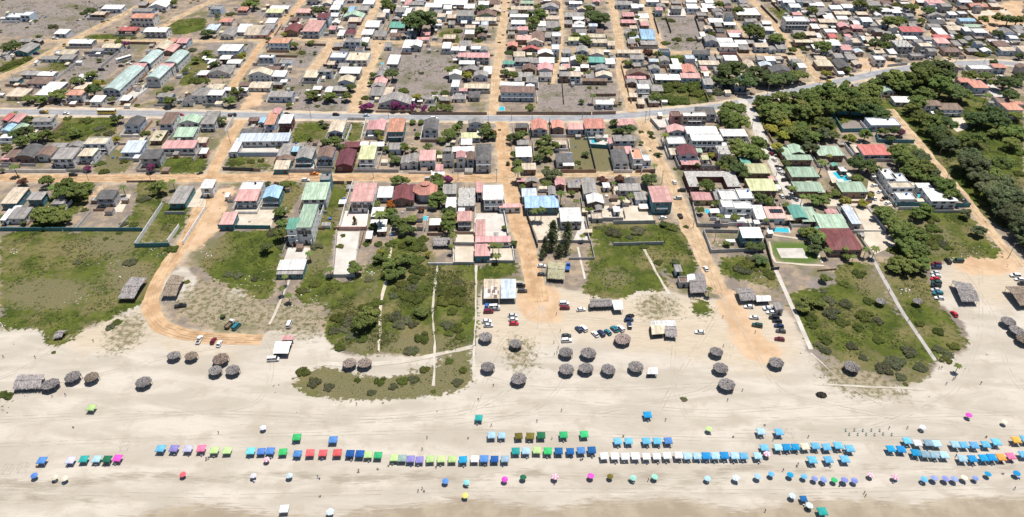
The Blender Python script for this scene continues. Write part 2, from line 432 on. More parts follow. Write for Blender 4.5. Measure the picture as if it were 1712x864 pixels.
def near_lines(lines, rad):
    """grid cells within rad metres of surveyed street centre lines"""
    m = np.zeros(GX.shape)
    for px, w in lines:
        g = [unp(*p) for p in px]
        for (x0, y0), (x1, y1) in zip(g[:-1], g[1:]):
            n = max(1, int(math.hypot(x1 - x0, y1 - y0) / 3))
            for k in range(n):
                x, y = x0 + (x1 - x0) * k / n, y0 + (y1 - y0) * k / n
                R = w / 2 + rad; jx, jy = np.searchsorted(gx, [x - R, x + R]), np.searchsorted(gy, [y - R, y + R])
                s = np.s_[jy[0]:jy[1], jx[0]:jx[1]]
                m[s] = np.maximum(m[s], (GX[s] - x) ** 2 + (GY[s] - y) ** 2 < R * R)
    return m
ny, nx = GX.shape
me = bpy.data.meshes.new('ground')
me.vertices.add(nx * ny)
me.vertices.foreach_set('co', np.stack([GX, GY, np.zeros_like(GX)], -1).astype(np.float32).ravel())
idx = np.arange(nx * ny, dtype=np.int32).reshape(ny, nx)
q = np.stack([idx[:-1, :-1], idx[:-1, 1:], idx[1:, 1:], idx[1:, :-1]], -1).reshape(-1, 4)
me.loops.add(q.size); me.polygons.add(len(q))
me.loops.foreach_set('vertex_index', q.ravel())
me.polygons.foreach_set('loop_start', np.arange(0, q.size, 4, dtype=np.int32))
me.update(calc_edges=True)
zt = np.maximum(zt, 0.75 * blur(near_lines([(p, w) for p, w, m in STREETS.values()], 2.6), 2))
for nm, ch in (('zone_a', (zg, zd, zs)), ('zone_b', (zo, zw, zr)), ('zone_c', (zl, zt, zb)), ('zone_d', (zy, zy, zy))):
    at = me.attributes.new(nm, 'FLOAT_COLOR', 'POINT')
    at.data.foreach_set('color', np.stack([*ch, np.ones_like(zg)], -1).astype(np.float32).ravel())

t = NT('ground_soil')
pos = t.pos()
def attr(name):
    a = t.n.new('ShaderNodeAttribute'); a.attribute_name = name
    s = t.n.new('ShaderNodeSeparateColor'); t.link(a.outputs['Color'], s.inputs[0])
    return s.outputs
A, B, C3 = attr('zone_a'), attr('zone_b'), attr('zone_c')
D4 = attr('zone_d')
nA = t.noise(pos, 0.035, 6, 0.62)
nB = t.noise(pos, 0.11, 6, 0.62)
nC = t.noise(pos, 0.45, 5, 0.65)
nD = t.noise(pos, 1.7, 4, 0.6)
nE = t.noise(pos, 0.06, 5, 0.6, stretch=(0.5, 1.8, 1), dist=0.6)
def mask(z, amp=0.9, lo=0.40, hi=0.60, n=None):
    return t.step(t.math('ADD', z, t.math('MULTIPLY', t.math('SUBTRACT', n or nC, 0.5), amp)), lo, hi)
soil = t.mix(t.step(nB, 0.42, 0.60), (.205, .168, .14), (.335, .255, .18))
soil = t.mix(t.step(nA, 0.52, 0.62, 0, 0.8), soil, (.13, .125, .055))
soil = t.mix(t.step(nC, 0.56, 0.70, 0, 0.75), soil, (.085, .10, .035))
dry = t.mix(t.step(nC, 0.36, 0.66), (.205, .172, .155), (.268, .228, .205))
dry = t.mix(t.step(nB, 0.50, 0.66, 0, 0.75), dry, (.145, .135, .090))
dry = t.mix(t.step(nA, 0.50, 0.63, 0, 0.65), dry, (.120, .115, .058))
dry = t.mix(t.step(nD, 0.60, 0.78, 0, 0.5), dry, (.12, .11, .08))
ochre = t.mix(t.step(nB, 0.35, 0.65), (.43, .285, .17), (.53, .38, .25))
nF = t.noise(pos, 0.8, 5, 0.7, stretch=(0.22, 1.6, 1), dist=0.4)
nG = t.noise(pos, 5.0, 2, 0.6)
sand = t.mix(t.step(nE, 0.35, 0.68), (.392, .346, .286), (.515, .462, .396))
sand = t.mix(t.step(nB, 0.50, 0.68, 0, 0.60), sand, (.355, .305, .24))
sand = t.mix(t.step(nF, 0.50, 0.70, 0, 0.55), sand, (.40, .355, .30))
sand = t.mix(t.step(nC, 0.62, 0.78, 0, 0.35), sand, (.36, .31, .25))
sand = t.mix(t.step(nG, 0.52, 0.78, 0, 0.42), sand, (.33, .29, .24))
grass = t.mix(t.step(nB, 0.36, 0.60), (.044, .064, .010), (.095, .112, .020))
grass = t.mix(t.step(nA, 0.46, 0.60, 0, 0.70), grass, (.200, .158, .078))
grass = t.mix(t.step(nC, 0.48, 0.66, 0, 0.85), grass, (.042, .056, .012))
grass = t.mix(t.step(nD, 0.56, 0.74, 0, 0.65), grass, (.20, .17, .10))
grass = t.mix(t.step(nG, 0.58, 0.75, 0, 0.5), grass, (.035, .042, .012))
grass = t.mix(t.math('MULTIPLY', mask(D4[0], 1.6, 0.30, 0.62, n=nC), 0.85), grass, t.mix(t.step(nD, 0.4, 0.6), (.20, .165, .095), (.12, .11, .055)))
c = t.mix(mask(A[1]), soil, dry)
c = t.mix(mask(A[2], 0.75, n=nB), c, sand)
c = t.mix(t.math('MULTIPLY', mask(C3[1], 1.0, 0.25, 0.85, n=nB), 0.75), c, t.mix(t.step(nF, 0.4, 0.65), (.50, .415, .31), (.42, .34, .245)))
c = t.mix(t.math('MULTIPLY', mask(C3[2], 1.5, 0.30, 0.75, n=nC), 0.9), c, t.mix(t.step(nC, 0.44, 0.6), (.30, .25, .175), (.135, .125, .06)))
c = t.mix(mask(B[0], 1.0, n=nB), c, ochre)
c = t.mix(t.math('MULTIPLY', mask(B[1], 1.3, 0.30, 0.72, n=nF), 0.82), c, t.mix(t.step(nB, 0.40, 0.65), (.245, .195, .135), (.34, .28, .20)))
c = t.mix(t.math('MULTIPLY', mask(B[2], 1.3, 0.16, 0.66, n=nF), 0.80), c, (.27, .23, .175))
c = t.mix(mask(t.math('ADD', A[0], t.math('MULTIPLY', t.math('SUBTRACT', nB, 0.5), 0.9)), 1.25, 0.42, 0.58, n=nC), c, grass)
c = t.mix(C3[0], c, t.mix(nC, (.06, .11, .02), (.115, .165, .04)))
t.bump(t.math('ADD', nC, t.math('MULTIPLY', nD, 0.6)), 0.55, 0.25)
t.b.inputs['Roughness'].default_value = 0.95
t.b.inputs['Specular IOR Level'].default_value = 0.1
me.materials.append(t.out(c))
structure(link('ground', me))

# ------------------------------------------------------------------ streets and paths (strips with worn edges)
def dirt(name, a, b, spec=0.1):
    t = NT(name); pos = t.pos()
    n = t.noise(pos, 0.16, 6, 0.65); n2 = t.noise(pos, 0.9, 4, 0.6)
    c = t.mix(t.step(n, 0.35, 0.66), a, b)
    c = t.mix(t.step(n2, 0.56, 0.8, 0, 0.4), c, mul(a, 0.72))
    t.bump(n2, 0.5, 0.15)
    t.b.inputs['Specular IOR Level'].default_value = spec
    return t.out(c)
M_STREET = dirt('orange_dirt', (.39, .245, .135), (.54, .37, .225))
M_STREETF = dirt('tan_dirt', (.385, .27, .165), (.54, .40, .26))
M_LANE = dirt('pale_gravel', (.42, .385, .34), (.55, .51, .46))
M_PATH = dirt('worn_sand', (.42, .37, .30), (.53, .48, .41))
M_ASPH = dirt('worn_asphalt', (.235, .235, .245), (.30, .30, .31), 0.3)
M_SHOULDER = dirt('roadside_dirt', (.42, .34, .25), (.54, .44, .33))
M_SLAB = dirt('pale_concrete', (.47, .43, .385), (.58, .54, .49))
M_WALK = dirt('grey_boardwalk', (.34, .31, .29), (.43, .40, .37))
M_PINKSLAB = dirt('pinkish_tiles', (.60, .49, .44), (.68, .60, .55))
M_YARD = dirt('yard_sand', (.47, .40, .31), (.58, .51, .42))
M_LINE = plain('road_paint', (.72, .72, .70), grime=0.3)
def resample(pts, step):
    out = []
    for a, b in zip(pts[:-1], pts[1:]):
        d = math.dist(a, b); n = max(1, int(d / step))
        for i in range(n): out.append((a[0] + (b[0] - a[0]) * i / n, a[1] + (b[1] - a[1]) * i / n))
    return out + [pts[-1]]
def smooth(pts, it=3):
    for _ in range(it):
        pts = [pts[0]] + [((a[0] + 2 * b[0] + c[0]) / 4, (a[1] + 2 * b[1] + c[1]) / 4) for a, b, c in zip(pts, pts[1:], pts[2:])] + [pts[-1]]
    return pts
SEQ = [0.0]
def strip(name, px, width, mat, jit=0.5, z=None, step=3.0):
    if z is None: SEQ[0] += 0.004; z = 0.02 + SEQ[0]
    pts = smooth(resample([unp(*p) for p in px], step), 4)
    r = random.Random(len(pts) + int(px[0][0]))
    mb = MB(); vs = []
    jl = jr = 0.0
    for i, p in enumerate(pts):
        a, b = pts[max(0, i - 1)], pts[min(len(pts) - 1, i + 1)]
        d = math.hypot(b[0] - a[0], b[1] - a[1]) or 1
        nxx, nyy = -(b[1] - a[1]) / d, (b[0] - a[0]) / d
        jl = 0.6 * jl + r.uniform(-jit, jit); jr = 0.6 * jr + r.uniform(-jit, jit)
        w = width / 2
        vs += [(p[0] + nxx * (w + jl), p[1] + nyy * (w + jl), z), (p[0] - nxx * (w + jr), p[1] - nyy * (w + jr), z)]
    fs = [(2 * i + 1, 2 * i + 3, 2 * i + 2, 2 * i) for i in range(len(pts) - 1)]
    mb.add(vs, fs)
    return structure(link(name, mb.mesh(name, mat)))
ASPH = P('-40,187 67,187 200,188.5 342,191 500,194 684,196.5 850,198 960,197.5 1026,194.5 1070,191 1117,186.5 1160,182.5 1210,177 1269,164 1320,153.5 1370,142.5 1420,132.5 1468,122 1529,112 1600,106 1660,103.5 1712,108 1770,116')
strip('road_shoulder', ASPH, 15.0, M_SHOULDER, 0.8)
strip('asphalt_road', ASPH, 8.4, M_ASPH, 0.1)
EDGE = smooth(resample([unp(*p) for p in ASPH], 3.0), 4)
def painted(off, w, dash=None):
    mb = MB(); n = len(EDGE)
    for i in range(1, n - 2):
        if dash and i % dash[1] >= dash[0]: continue
        q = []
        for k in (i, i + 1):
            a, b = EDGE[k - 1], EDGE[k + 1]; d = math.dist(a, b)
            nn = (-(b[1] - a[1]) / d, (b[0] - a[0]) / d)
            q.append([(EDGE[k][0] + nn[0] * (off + s), EDGE[k][1] + nn[1] * (off + s), 0.036) for s in (-w / 2, w / 2)])
        mb.add([q[0][0], q[1][0], q[1][1], q[0][1]], [(0, 1, 2, 3)])
    structure(link('road_markings', mb.mesh('road_markings', M_LINE)))
painted(3.7, 0.16); painted(-3.7, 0.16); painted(0, 0.18, (2, 4))
SEQ[0] = 0.02
ST_NAMES = {'asphalt': 'asphalt_road'}
STREETS = {k: (p, w, globals()[m]) for k, (p, w, m) in STREETS.items()}
for k, (px, w, m) in STREETS.items(): strip('paved_lane' if k == 'CAR' else 'dirt_street', px, w, m, 0.55)
SEQ[0] = 0.0
for px, w, m in ((P('1297,451 1312,485 1328,520 1342,552 1356,584'), 1.9, M_LANE), (P('1456,427 1480,470 1507,520 1535,560 1564,603'), 1.7, M_WALK), (P('797,443 796,480 795,520 793,580 793,629'), 1.3, M_PATH),
                 (P('731,444 727,480 722,520 727,562 726,600 725,645'), 1.2, M_PATH), (P('655,412 651,430 646,468 638,500 635,530 633,588'), 1.5, M_YARD), (P('484,466 470,500 462,520 450,542'), 0.9, M_PATH),
                 (P('1075,412 1084,432 1095,452 1108,474 1120,492'), 1.6, M_PATH), (P('966,413 972,440 978,466'), 0.9, M_SLAB), (P('1355,590 1400,632 1440,660 1475,676'), 0.9, M_PATH), (P('1360,641 1450,646 1545,650'), 1.3, M_PATH),
                 (P('530,610 545,605 600,612 690,602 793,580'), 2.6, M_PATH), (P('1290,392 1330,398 1352,400'), 1.5, M_YARD), (P('1350,402 1364,418 1376,440'), 0.9, M_YARD), (P('1296,438 1320,440 1350,444 1378,444'), 0.9, M_YARD), (P('1286,404 1290,425 1296,438'), 0.9, M_YARD)):
    strip('footpath', px, w * (.85 if m is M_PATH else 1), m, 0.30 if m in (M_PATH, M_YARD) else 0.05, z=0.052 + SEQ[0]); SEQ[0] += 0.004
def slab(name, t, pts, mat, z=0.012):
    mb = MB(); mb.prism([unp(*tp(t, *p)) for p in pts], -0.05, z + 0.06)
    return structure(link(name, mb.mesh(name, mat)))
for i, (t_, pts, m) in enumerate((('T21', P('1100,212 1280,212 1230,568 1066,568'), M_SLAB), ('T21', P('690,345 878,345 822,462 650,462'), M_SLAB), ('T21', P('262,0 600,0 545,188 222,188'), M_YARD), ('T21', P('1162,42 1360,42 1336,196 1118,196'), M_PINKSLAB),
        ('T22', P('552,62 782,62 812,250 548,250'), M_SLAB), ('T22', P('400,190 534,190 534,300 382,300'), M_YARD), ('T22', P('372,336 538,336 532,480 382,474'), M_YARD), ('T22', P('1430,40 1470,190 1490,296 1350,296 1400,180'), M_SLAB), ('T22', P('980,60 1236,60 1252,288 1070,300'), M_YARD),
        ('T11', P('300,320 640,320 606,404 272,404'), M_SLAB), ('T24', P('300,20 408,20 552,204 392,204'), M_YARD), ('T24', P('330,215 555,212 650,325 470,400'), M_YARD), ('T23', P('1342,350 1560,350 1604,434 1382,430'), M_LANE), ('T03', P('446,74 588,70 598,136 446,136'), M_SLAB),
        ('T10', P('920,756 1084,756 1010,900 880,900'), M_YARD), ('T22', P('660,350 850,345 866,450 650,462'), M_YARD), ('T14', P('420,640 560,720 620,850 80,850 90,790 400,760'), M_YARD), ('T14', P('80,560 260,560 280,660 110,640'), M_SLAB), ('T13', P('0,690 30,690 60,860 -20,860'), M_YARD),
        ('T23', P('20,0 290,0 330,120 0,130'), M_YARD), ('T22', P('1470,0 1703,0 1703,110 1480,110'), M_YARD), ('T04', P('1220,60 1540,70 1610,120 1260,130'), M_YARD), ('T14', P('1020,130 1200,120 1250,210 1150,240'), M_YARD), ('T23', P('1060,90 1140,90 1140,155 1060,155'), M_SLAB),
        ('T00', P('1010,800 1200,690 1225,720 1080,850'), M_LANE), ('T10', P('1165,120 1225,120 1120,285 1085,285'), M_SLAB), ('T10', P('1590,750 1700,650 1700,860 1520,860'), M_YARD), ('T11', P('850,470 925,400 905,540 850,560'), M_SLAB), ('T04', P('1300,640 1420,680 1560,780 1500,840'), M_SLAB),
        ('T12', P('1450,270 1640,260 1650,345 1490,360'), M_SLAB), ('T13', P('300,130 420,130 440,230 360,210'), M_SLAB), ('T13', P('480,110 560,190 430,190 400,130'), M_SLAB))):
    slab('paved_yard', t_, pts, m, 0.012 + 0.004 * (i % 5))
# faint tyre tracks over the sand
M_TRACK = dirt('track_sand', (.335, .295, .24), (.42, .375, .315))
r = random.Random(31); mb = MB(); zz = 0.010
for px in ('-20,700 200,690 420,690 640,700 900,668 1200,690 1500,668 1740,700', '-20,705 300,690 600,706 900,690 1250,702 1740,690', '905,510 930,560 960,620 900,690 760,712', '905,510 900,570 860,650 780,694 600,704 400,712', '1205,490 1230,560 1200,650 1000,690', '1205,490 1260,580 1300,660 1500,700 1740,720', '440,568 462,600 440,680 200,700', '1640,450 1640,560 1600,660 1450,720 1200,722', '1600,440 1660,520 1690,640 1740,680',
           '905,512 960,530 1100,545 1200,520', '812,630 880,650 1060,650 1230,640', '-20,745 400,728 800,720 1200,735 1740,730', '-20,822 400,830 800,818 1300,822 1740,812', '120,560 60,610 -20,640', '440,570 300,590 120,640 -20,660', '905,512 880,540 840,560 810,640 790,690', '1110,490 1130,560 1120,640 1150,700', '1212,500 1180,560 1150,600 1100,690'):
    pts = smooth(resample([unp(*p) for p in P(px)], 3.0), 12)
    zz += 0.0006
    for off in (-.75, .75):
        vs = []
        for i, p in enumerate(pts):
            a, b_ = pts[max(0, i - 1)], pts[min(len(pts) - 1, i + 1)]; d = math.dist(a, b_) or 1
            n_ = (-(b_[1] - a[1]) / d, (b_[0] - a[0]) / d); w = .13 + r.uniform(-.06, .07)
            vs += [(p[0] + n_[0] * (off + w), p[1] + n_[1] * (off + w), zz), (p[0] + n_[0] * (off - w), p[1] + n_[1] * (off - w), zz)]
        mb.add(vs, [(2 * i + 1, 2 * i + 3, 2 * i + 2, 2 * i) for i in range(len(pts) - 1) if r.random() < .8])
structure(link('tyre_tracks', mb.mesh('tyre_tracks', M_TRACK)))
M_RUT = dirt('wheel_ruts', (.36, .245, .15), (.45, .32, .205))
mb = MB(); zz = 0.15
for k, (px, w, m) in STREETS.items():
    if k in ('CAR', 'LANE'): continue
    pts = smooth(resample([unp(*p) for p in px], 3.0), 5)
    for off in ((-1.9, -.5, .6, 1.9) if w > 6 else (-.75, .75)):
        drift = 0.0; vs = []
        for i, p in enumerate(pts):
            a, b_ = pts[max(0, i - 1)], pts[min(len(pts) - 1, i + 1)]; d = math.dist(a, b_) or 1
            n_ = (-(b_[1] - a[1]) / d, (b_[0] - a[0]) / d); drift = .85 * drift + r.uniform(-.14, .14); wd = .17 + r.uniform(-.1, .1)
            vs += [(p[0] + n_[0] * (off + drift + wd), p[1] + n_[1] * (off + drift + wd), zz), (p[0] + n_[0] * (off + drift - wd), p[1] + n_[1] * (off + drift - wd), zz)]
        mb.add(vs, [(2 * i + 1, 2 * i + 3, 2 * i + 2, 2 * i) for i in range(len(pts) - 1) if r.random() < .62])
        zz += 0.0006
structure(link('tyre_tracks', mb.mesh('tyre_tracks', M_RUT)))
# ------------------------------------------------------------------ survey of the houses: roof left, right, back, front edge, storeys, roof, wall[, roof shape[, own look]]
HOUSES = {
'T00': '''40,165,108,145,1.1,w,b,f; 165,240,96,130,1.8,w,b,f; 740,860,96,122,1,c,k; 830,1000,46,74,1.2,w,b; 1080,1250,68,95,1.4,g,b; 1220,1370,6,58,1.4,w,w,g; 1070,1260,112,150,2.5,o,w,G; 965,1120,226,254,1,r,k; 1180,1370,226,264,1.7,w,w,G;
440,540,245,280,1,w,b; 555,755,326,360,1,w,g; 100,230,368,436,1,g,t,g; 470,610,416,450,1.1,c,g; 330,470,462,490,.8,g,b; 480,600,456,490,1,g,g; 835,990,360,395,1.2,c,w; 755,850,396,422,1,g,b; 1260,1370,346,410,1,c,k,g; 1340,1430,372,430,1,p,k,g; 1450,1540,312,356,1.5,p,b;
835,985,560,748,1.8,j,w,a,long white terrace house with pale grey-green arched roof; 1080,1190,529,556,1.8,p,w,s; 1130,1240,426,526,1.8,j,w,a; 1195,1315,556,650,2.2,j,w,a,white terrace house with grey-green arched roof and grid window; 1305,1420,529,554,2.2,p,w,s; 1345,1465,430,526,2.2,j,w,a;
165,320,592,620,1,g,w; 300,440,592,625,1.1,w,w; 205,390,636,692,1.1,k,w,h; 280,435,682,785,1.2,w,w,s; 40,200,738,796,1,c,c; 535,670,742,786,2,o,w,h,white two-storey house with orange hipped roof; 600,730,690,736,1,c,w; 610,730,616,660,1,w,b; 735,835,796,840,1.3,w,w;
1620,1703,582,620,1,w,p,h; 1580,1703,732,790,2,g,w; 1290,1420,770,802,1.5,g,b; 60,150,640,670,1,g,t; 1400,1450,320,345,1,o,k; 0,60,410,450,1,g,b; 1130,1200,20,45,1,g,k; 1500,1590,790,840,1.2,d,w; 980,1060,790,830,1,w,k; 255,330,326,346,1,g,d; 150,250,320,345,1,g,g''',
'T01': '''45,130,46,76,1.7,g,b,f; 265,350,56,86,1,o,p,h; 500,640,76,106,1.3,y,w,s; 535,690,46,74,1.3,w,w; 750,880,72,105,1.2,p,c; 835,960,0,10,1.2,g,w; 1030,1110,50,80,1,w,b; 1060,1140,2,38,1.3,w,b; 920,1020,112,148,2.8,m,b,s,tall narrow blue-grey house with dark pink roof; 1025,1100,106,136,1,w,w; 1140,1310,112,145,1,n,b; 1300,1395,5,35,1.2,w,b; 1240,1350,46,84,1.2,g,w; 1180,1230,52,98,1.5,b,b; 1570,1650,60,100,1.6,g,b; 1630,1690,70,130,1,w,k; 1650,1703,0,40,1,p,c;
120,225,150,182,1,o,w; 0,95,206,250,1,l,w; 120,240,236,300,1,g,w; 250,355,212,266,1,w,w; 320,450,206,290,1,c,w; 405,520,250,290,1,g,p; 500,580,156,190,1.2,w,w; 475,570,196,240,1,g,w;
650,770,206,264,1.3,m,k,g; 800,945,172,260,2,p,b,s,grey two-storey house with big flat pink roof; 1020,1080,212,245,1.2,p,g; 1090,1145,252,295,1,w,w; 1150,1235,250,286,1,m,w; 1320,1440,170,224,1.3,w,w; 1290,1385,246,286,1,w,w; 1390,1500,252,300,1,g,w; 1520,1650,180,230,1.2,t,k,G;
525,690,312,356,2,o,b,h,blue two-storey house with orange hipped roof; 100,280,366,420,1.6,w,b,h; 120,210,456,490,1.3,w,k; 180,295,492,525,1,w,w; 20,70,490,525,1,w,w; 20,215,576,610,1,g,w; 120,235,540,570,1,g,w; 445,565,452,478,1.8,w,b,f; 615,710,490,525,1,g,b,f; 355,545,582,620,1.8,c,w; 550,660,590,632,1.3,w,w; 510,620,546,576,1,k,k; 810,925,586,640,1.3,c,g; 930,1045,576,592,1.8,g,b; 1110,1280,562,606,1.6,w,g; 1095,1230,636,680,1.3,c,b; 1030,1160,432,478,1.4,w,b,f; 1165,1340,432,500,1.5,c,w,f; 1150,1285,316,346,2,g,w,f; 1285,1350,316,350,1,w,w; 1060,1140,352,386,1,g,k;
1500,1595,456,530,1.2,w,g,s; 1400,1490,592,636,1,g,k; 1390,1500,646,692,1,p,k; 1370,1490,696,722,1,g,k; 1360,1470,732,790,1,g,w; 360,540,676,726,1,c,w; 280,365,676,710,1,k,k; 10,150,692,736,1,c,w; 0,145,746,786,2,w,w,s; 520,720,752,800,1.4,g,b,G; 890,960,716,740,1,w,k; 990,1050,716,760,1,w,k; 1050,1180,710,750,1,g,k; 150,350,726,748,1,w,w; 1630,1703,332,395,1.3,w,b; 1430,1700,796,860,1.2,g,w,g; 1470,1540,730,790,.9,c,c; 560,640,680,700,1,g,k; 700,760,140,170,1,k,k; 1180,1290,150,180,1,c,k; 790,850,200,240,1,k,c; 1660,1703,250,300,1,w,b''',
'T02': '''0,120,12,42,1.2,g,b; 130,270,32,60,1.3,w,b; 280,350,36,76,1,w,b; 200,350,2,34,1.5,w,w; 350,480,2,40,1.3,w,b; 450,540,42,70,1,w,w; 40,160,66,100,1,c,c; 570,660,12,40,1.3,w,b; 660,750,6,36,1,k,k; 390,530,86,132,2,g,b; 230,300,110,140,1.4,c,b; 555,720,96,135,1,k,n; 545,720,142,172,1,c,w; 640,760,76,98,1,c,c; 570,650,206,250,1.2,g,d; 275,380,286,320,1,c,k,h; 90,170,256,290,1,p,p; 60,165,306,330,1,p,w; 0,60,250,290,1,g,g; 0,100,340,386,1.4,w,g,g;
830,985,116,140,1.4,w,w; 840,1030,50,80,1,c,c; 1095,1240,42,70,1,g,b; 920,1030,6,30,1,n,w; 840,960,166,200,1.6,w,b; 805,950,222,245,1,g,c; 1050,1130,182,216,1.2,w,b; 1130,1240,172,230,1,g,w; 1020,1130,226,256,1,g,k; 885,1010,290,330,1.3,p,k; 1010,1120,268,340,1.2,k,k; 1180,1255,266,302,2,w,w,f; 1122,1178,270,310,1,g,b; 970,1110,336,352,1.2,c,w; 810,895,352,386,1.2,o,k; 930,1080,396,416,.9,r,k; 1180,1240,366,410,2,w,b,f; 1060,1190,420,450,1.3,w,k,g; 1070,1200,482,520,1,w,w; 870,1000,480,510,1.2,g,b; 770,868,502,530,1,t,b; 1002,1068,486,520,1,g,b; 1060,1190,532,582,1.2,p,w; 935,1045,540,580,1,k,k; 1075,1180,596,636,1.2,g,w; 890,1020,596,636,1,g,c; 965,1055,632,680,1.4,g,b; 750,950,682,706,1,w,w; 750,1040,712,764,2.2,k,b,G,long light-blue three-storey block with brown roof;
270,340,356,400,1.2,w,b; 345,410,390,416,1,w,w; 412,465,386,420,1,w,b; 410,508,340,380,1,g,w; 510,588,376,410,1.6,w,b,f; 590,650,386,420,1.2,g,b; 400,470,436,470,1.8,p,w,h; 472,665,440,476,1.8,p,w,s,long white two-storey row with pink roof; 410,540,500,530,1.1,w,w; 435,575,556,590,1,g,k; 530,650,596,632,1.2,g,b,g; 610,680,560,612,1,w,k; 345,410,660,720,2,w,w,f; 450,665,692,730,1,c,g; 400,480,735,752,1,p,w; 135,205,800,822,1.2,g,w; 250,335,800,830,1.3,g,k; 0,45,800,832,1,w,w;
1320,1430,10,32,1.5,w,b; 1290,1450,112,140,1,g,w; 1350,1450,142,162,1,w,k; 1290,1348,166,200,1,g,k; 1350,1450,200,226,1.3,w,w,f; 1315,1425,306,336,1.3,y,b; 1480,1620,280,310,1,c,w; 1490,1640,322,354,1,c,w; 1640,1703,346,376,1,c,w; 1380,1480,386,430,1.5,g,b,g; 1265,1340,402,440,1,g,b; 1490,1610,420,456,1,c,w; 1485,1615,476,516,1.4,t,t; 1255,1320,476,510,1.3,w,b; 1415,1485,532,560,1,w,k; 1345,1413,556,586,1,w,w; 1540,1645,542,580,1.3,g,b; 1540,1680,602,636,1.1,c,b; 1240,1322,592,630,1.7,g,k; 1325,1420,596,632,1.7,c,b; 1430,1640,648,670,1,k,k; 1622,1703,482,528,1,w,w; 1540,1690,830,862,1.2,w,b; 1180,1250,20,45,1,k,k; 600,700,145,165,1,g,k; 1060,1150,90,115,1,c,k; 1130,1240,130,160,1,c,c; 700,760,40,66,1,c,c; 1450,1540,40,60,1,g,k; 820,900,85,110,1,g,k; 480,560,75,92,1,k,k; 310,385,120,150,1,c,k''',
'T03': '''20,160,12,40,1.3,g,b; 160,250,36,60,1,w,b; 270,375,0,16,1.4,w,b; 75,175,102,136,1.6,p,k,h; 65,185,162,190,1,p,k; 210,295,116,150,1,w,c; 215,290,156,180,1,c,c; 225,295,186,212,1,p,k; 220,345,252,292,1,b,b; 230,345,298,326,1,b,b; 225,370,336,370,1,g,k; 120,185,326,360,1,g,k; 600,690,0,20,1.2,w,b; 610,700,36,70,1.3,w,b; 735,845,36,66,1,w,k; 1020,1220,66,126,1.6,w,c,f,wide cream two-storey house with white flat roof; 1230,1310,172,200,1.2,w,g; 1090,1160,156,182,1.3,g,b; 1225,1330,220,252,1.3,w,b,h; 1425,1610,136,178,3,w,w,f,white three-storey block with a grid of dark windows; 1400,1500,0,22,1.6,w,b; 1460,1550,36,62,1.6,w,b; 1620,1703,26,46,1,w,b; 1640,1703,206,236,1,w,k; 1590,1680,266,292,1.3,c,k; 1500,1650,326,350,1.5,c,k; 790,910,156,186,1,w,b; 912,1010,182,206,1,w,w; 940,1060,250,274,1,p,w; 960,1065,278,306,1.2,w,k; 860,990,320,346,1.3,w,b; 880,1030,352,386,1.4,w,w; 760,860,302,346,1.4,g,b; 720,765,272,302,1,w,w; 1010,1110,336,366,1,w,g; 1040,1130,378,410,1,g,k; 1170,1280,362,390,1.6,c,b; 1110,1165,326,360,1,g,k; 1290,1348,386,416,1,g,b; 1352,1430,372,404,1,g,b;
30,230,412,440,1.1,c,w; 140,255,456,490,1.7,g,w; 380,465,472,510,1,g,w; 660,800,416,450,1.4,d,b; 710,880,506,536,1,c,b; 920,1030,462,500,1.2,w,w; 1190,1288,466,496,1,g,w; 1262,1340,470,502,1.3,w,b; 1300,1480,556,602,1,d,w; 470,565,536,570,1.3,w,b; 572,690,542,606,1.2,o,b,g; 560,720,608,645,1.2,p,b; 345,555,612,660,1,w,w; 105,300,592,622,1,k,p; 110,270,628,652,1,p,p; 200,300,692,736,1.8,w,w,f; 130,200,772,802,1,c,k; 290,380,796,850,1,g,k; 105,200,660,690,1,g,k; 745,825,642,700,1.5,g,b; 750,790,602,630,1,w,w; 1000,1090,668,714,1.2,c,b; 1060,1150,632,690,1,b,b; 390,460,5,25,1,c,k; 480,560,12,30,1,g,k; 1050,1120,40,62,1,g,k; 760,830,5,26,1,w,k; 200,260,820,860,1,c,k; 1560,1640,2,24,1.2,g,k; 1480,1560,100,125,1,p,k; 840,900,190,220,1,g,k; 1180,1230,190,220,1,g,g; 1240,1310,290,320,1,g,k; 1490,1580,250,280,1,g,w''',
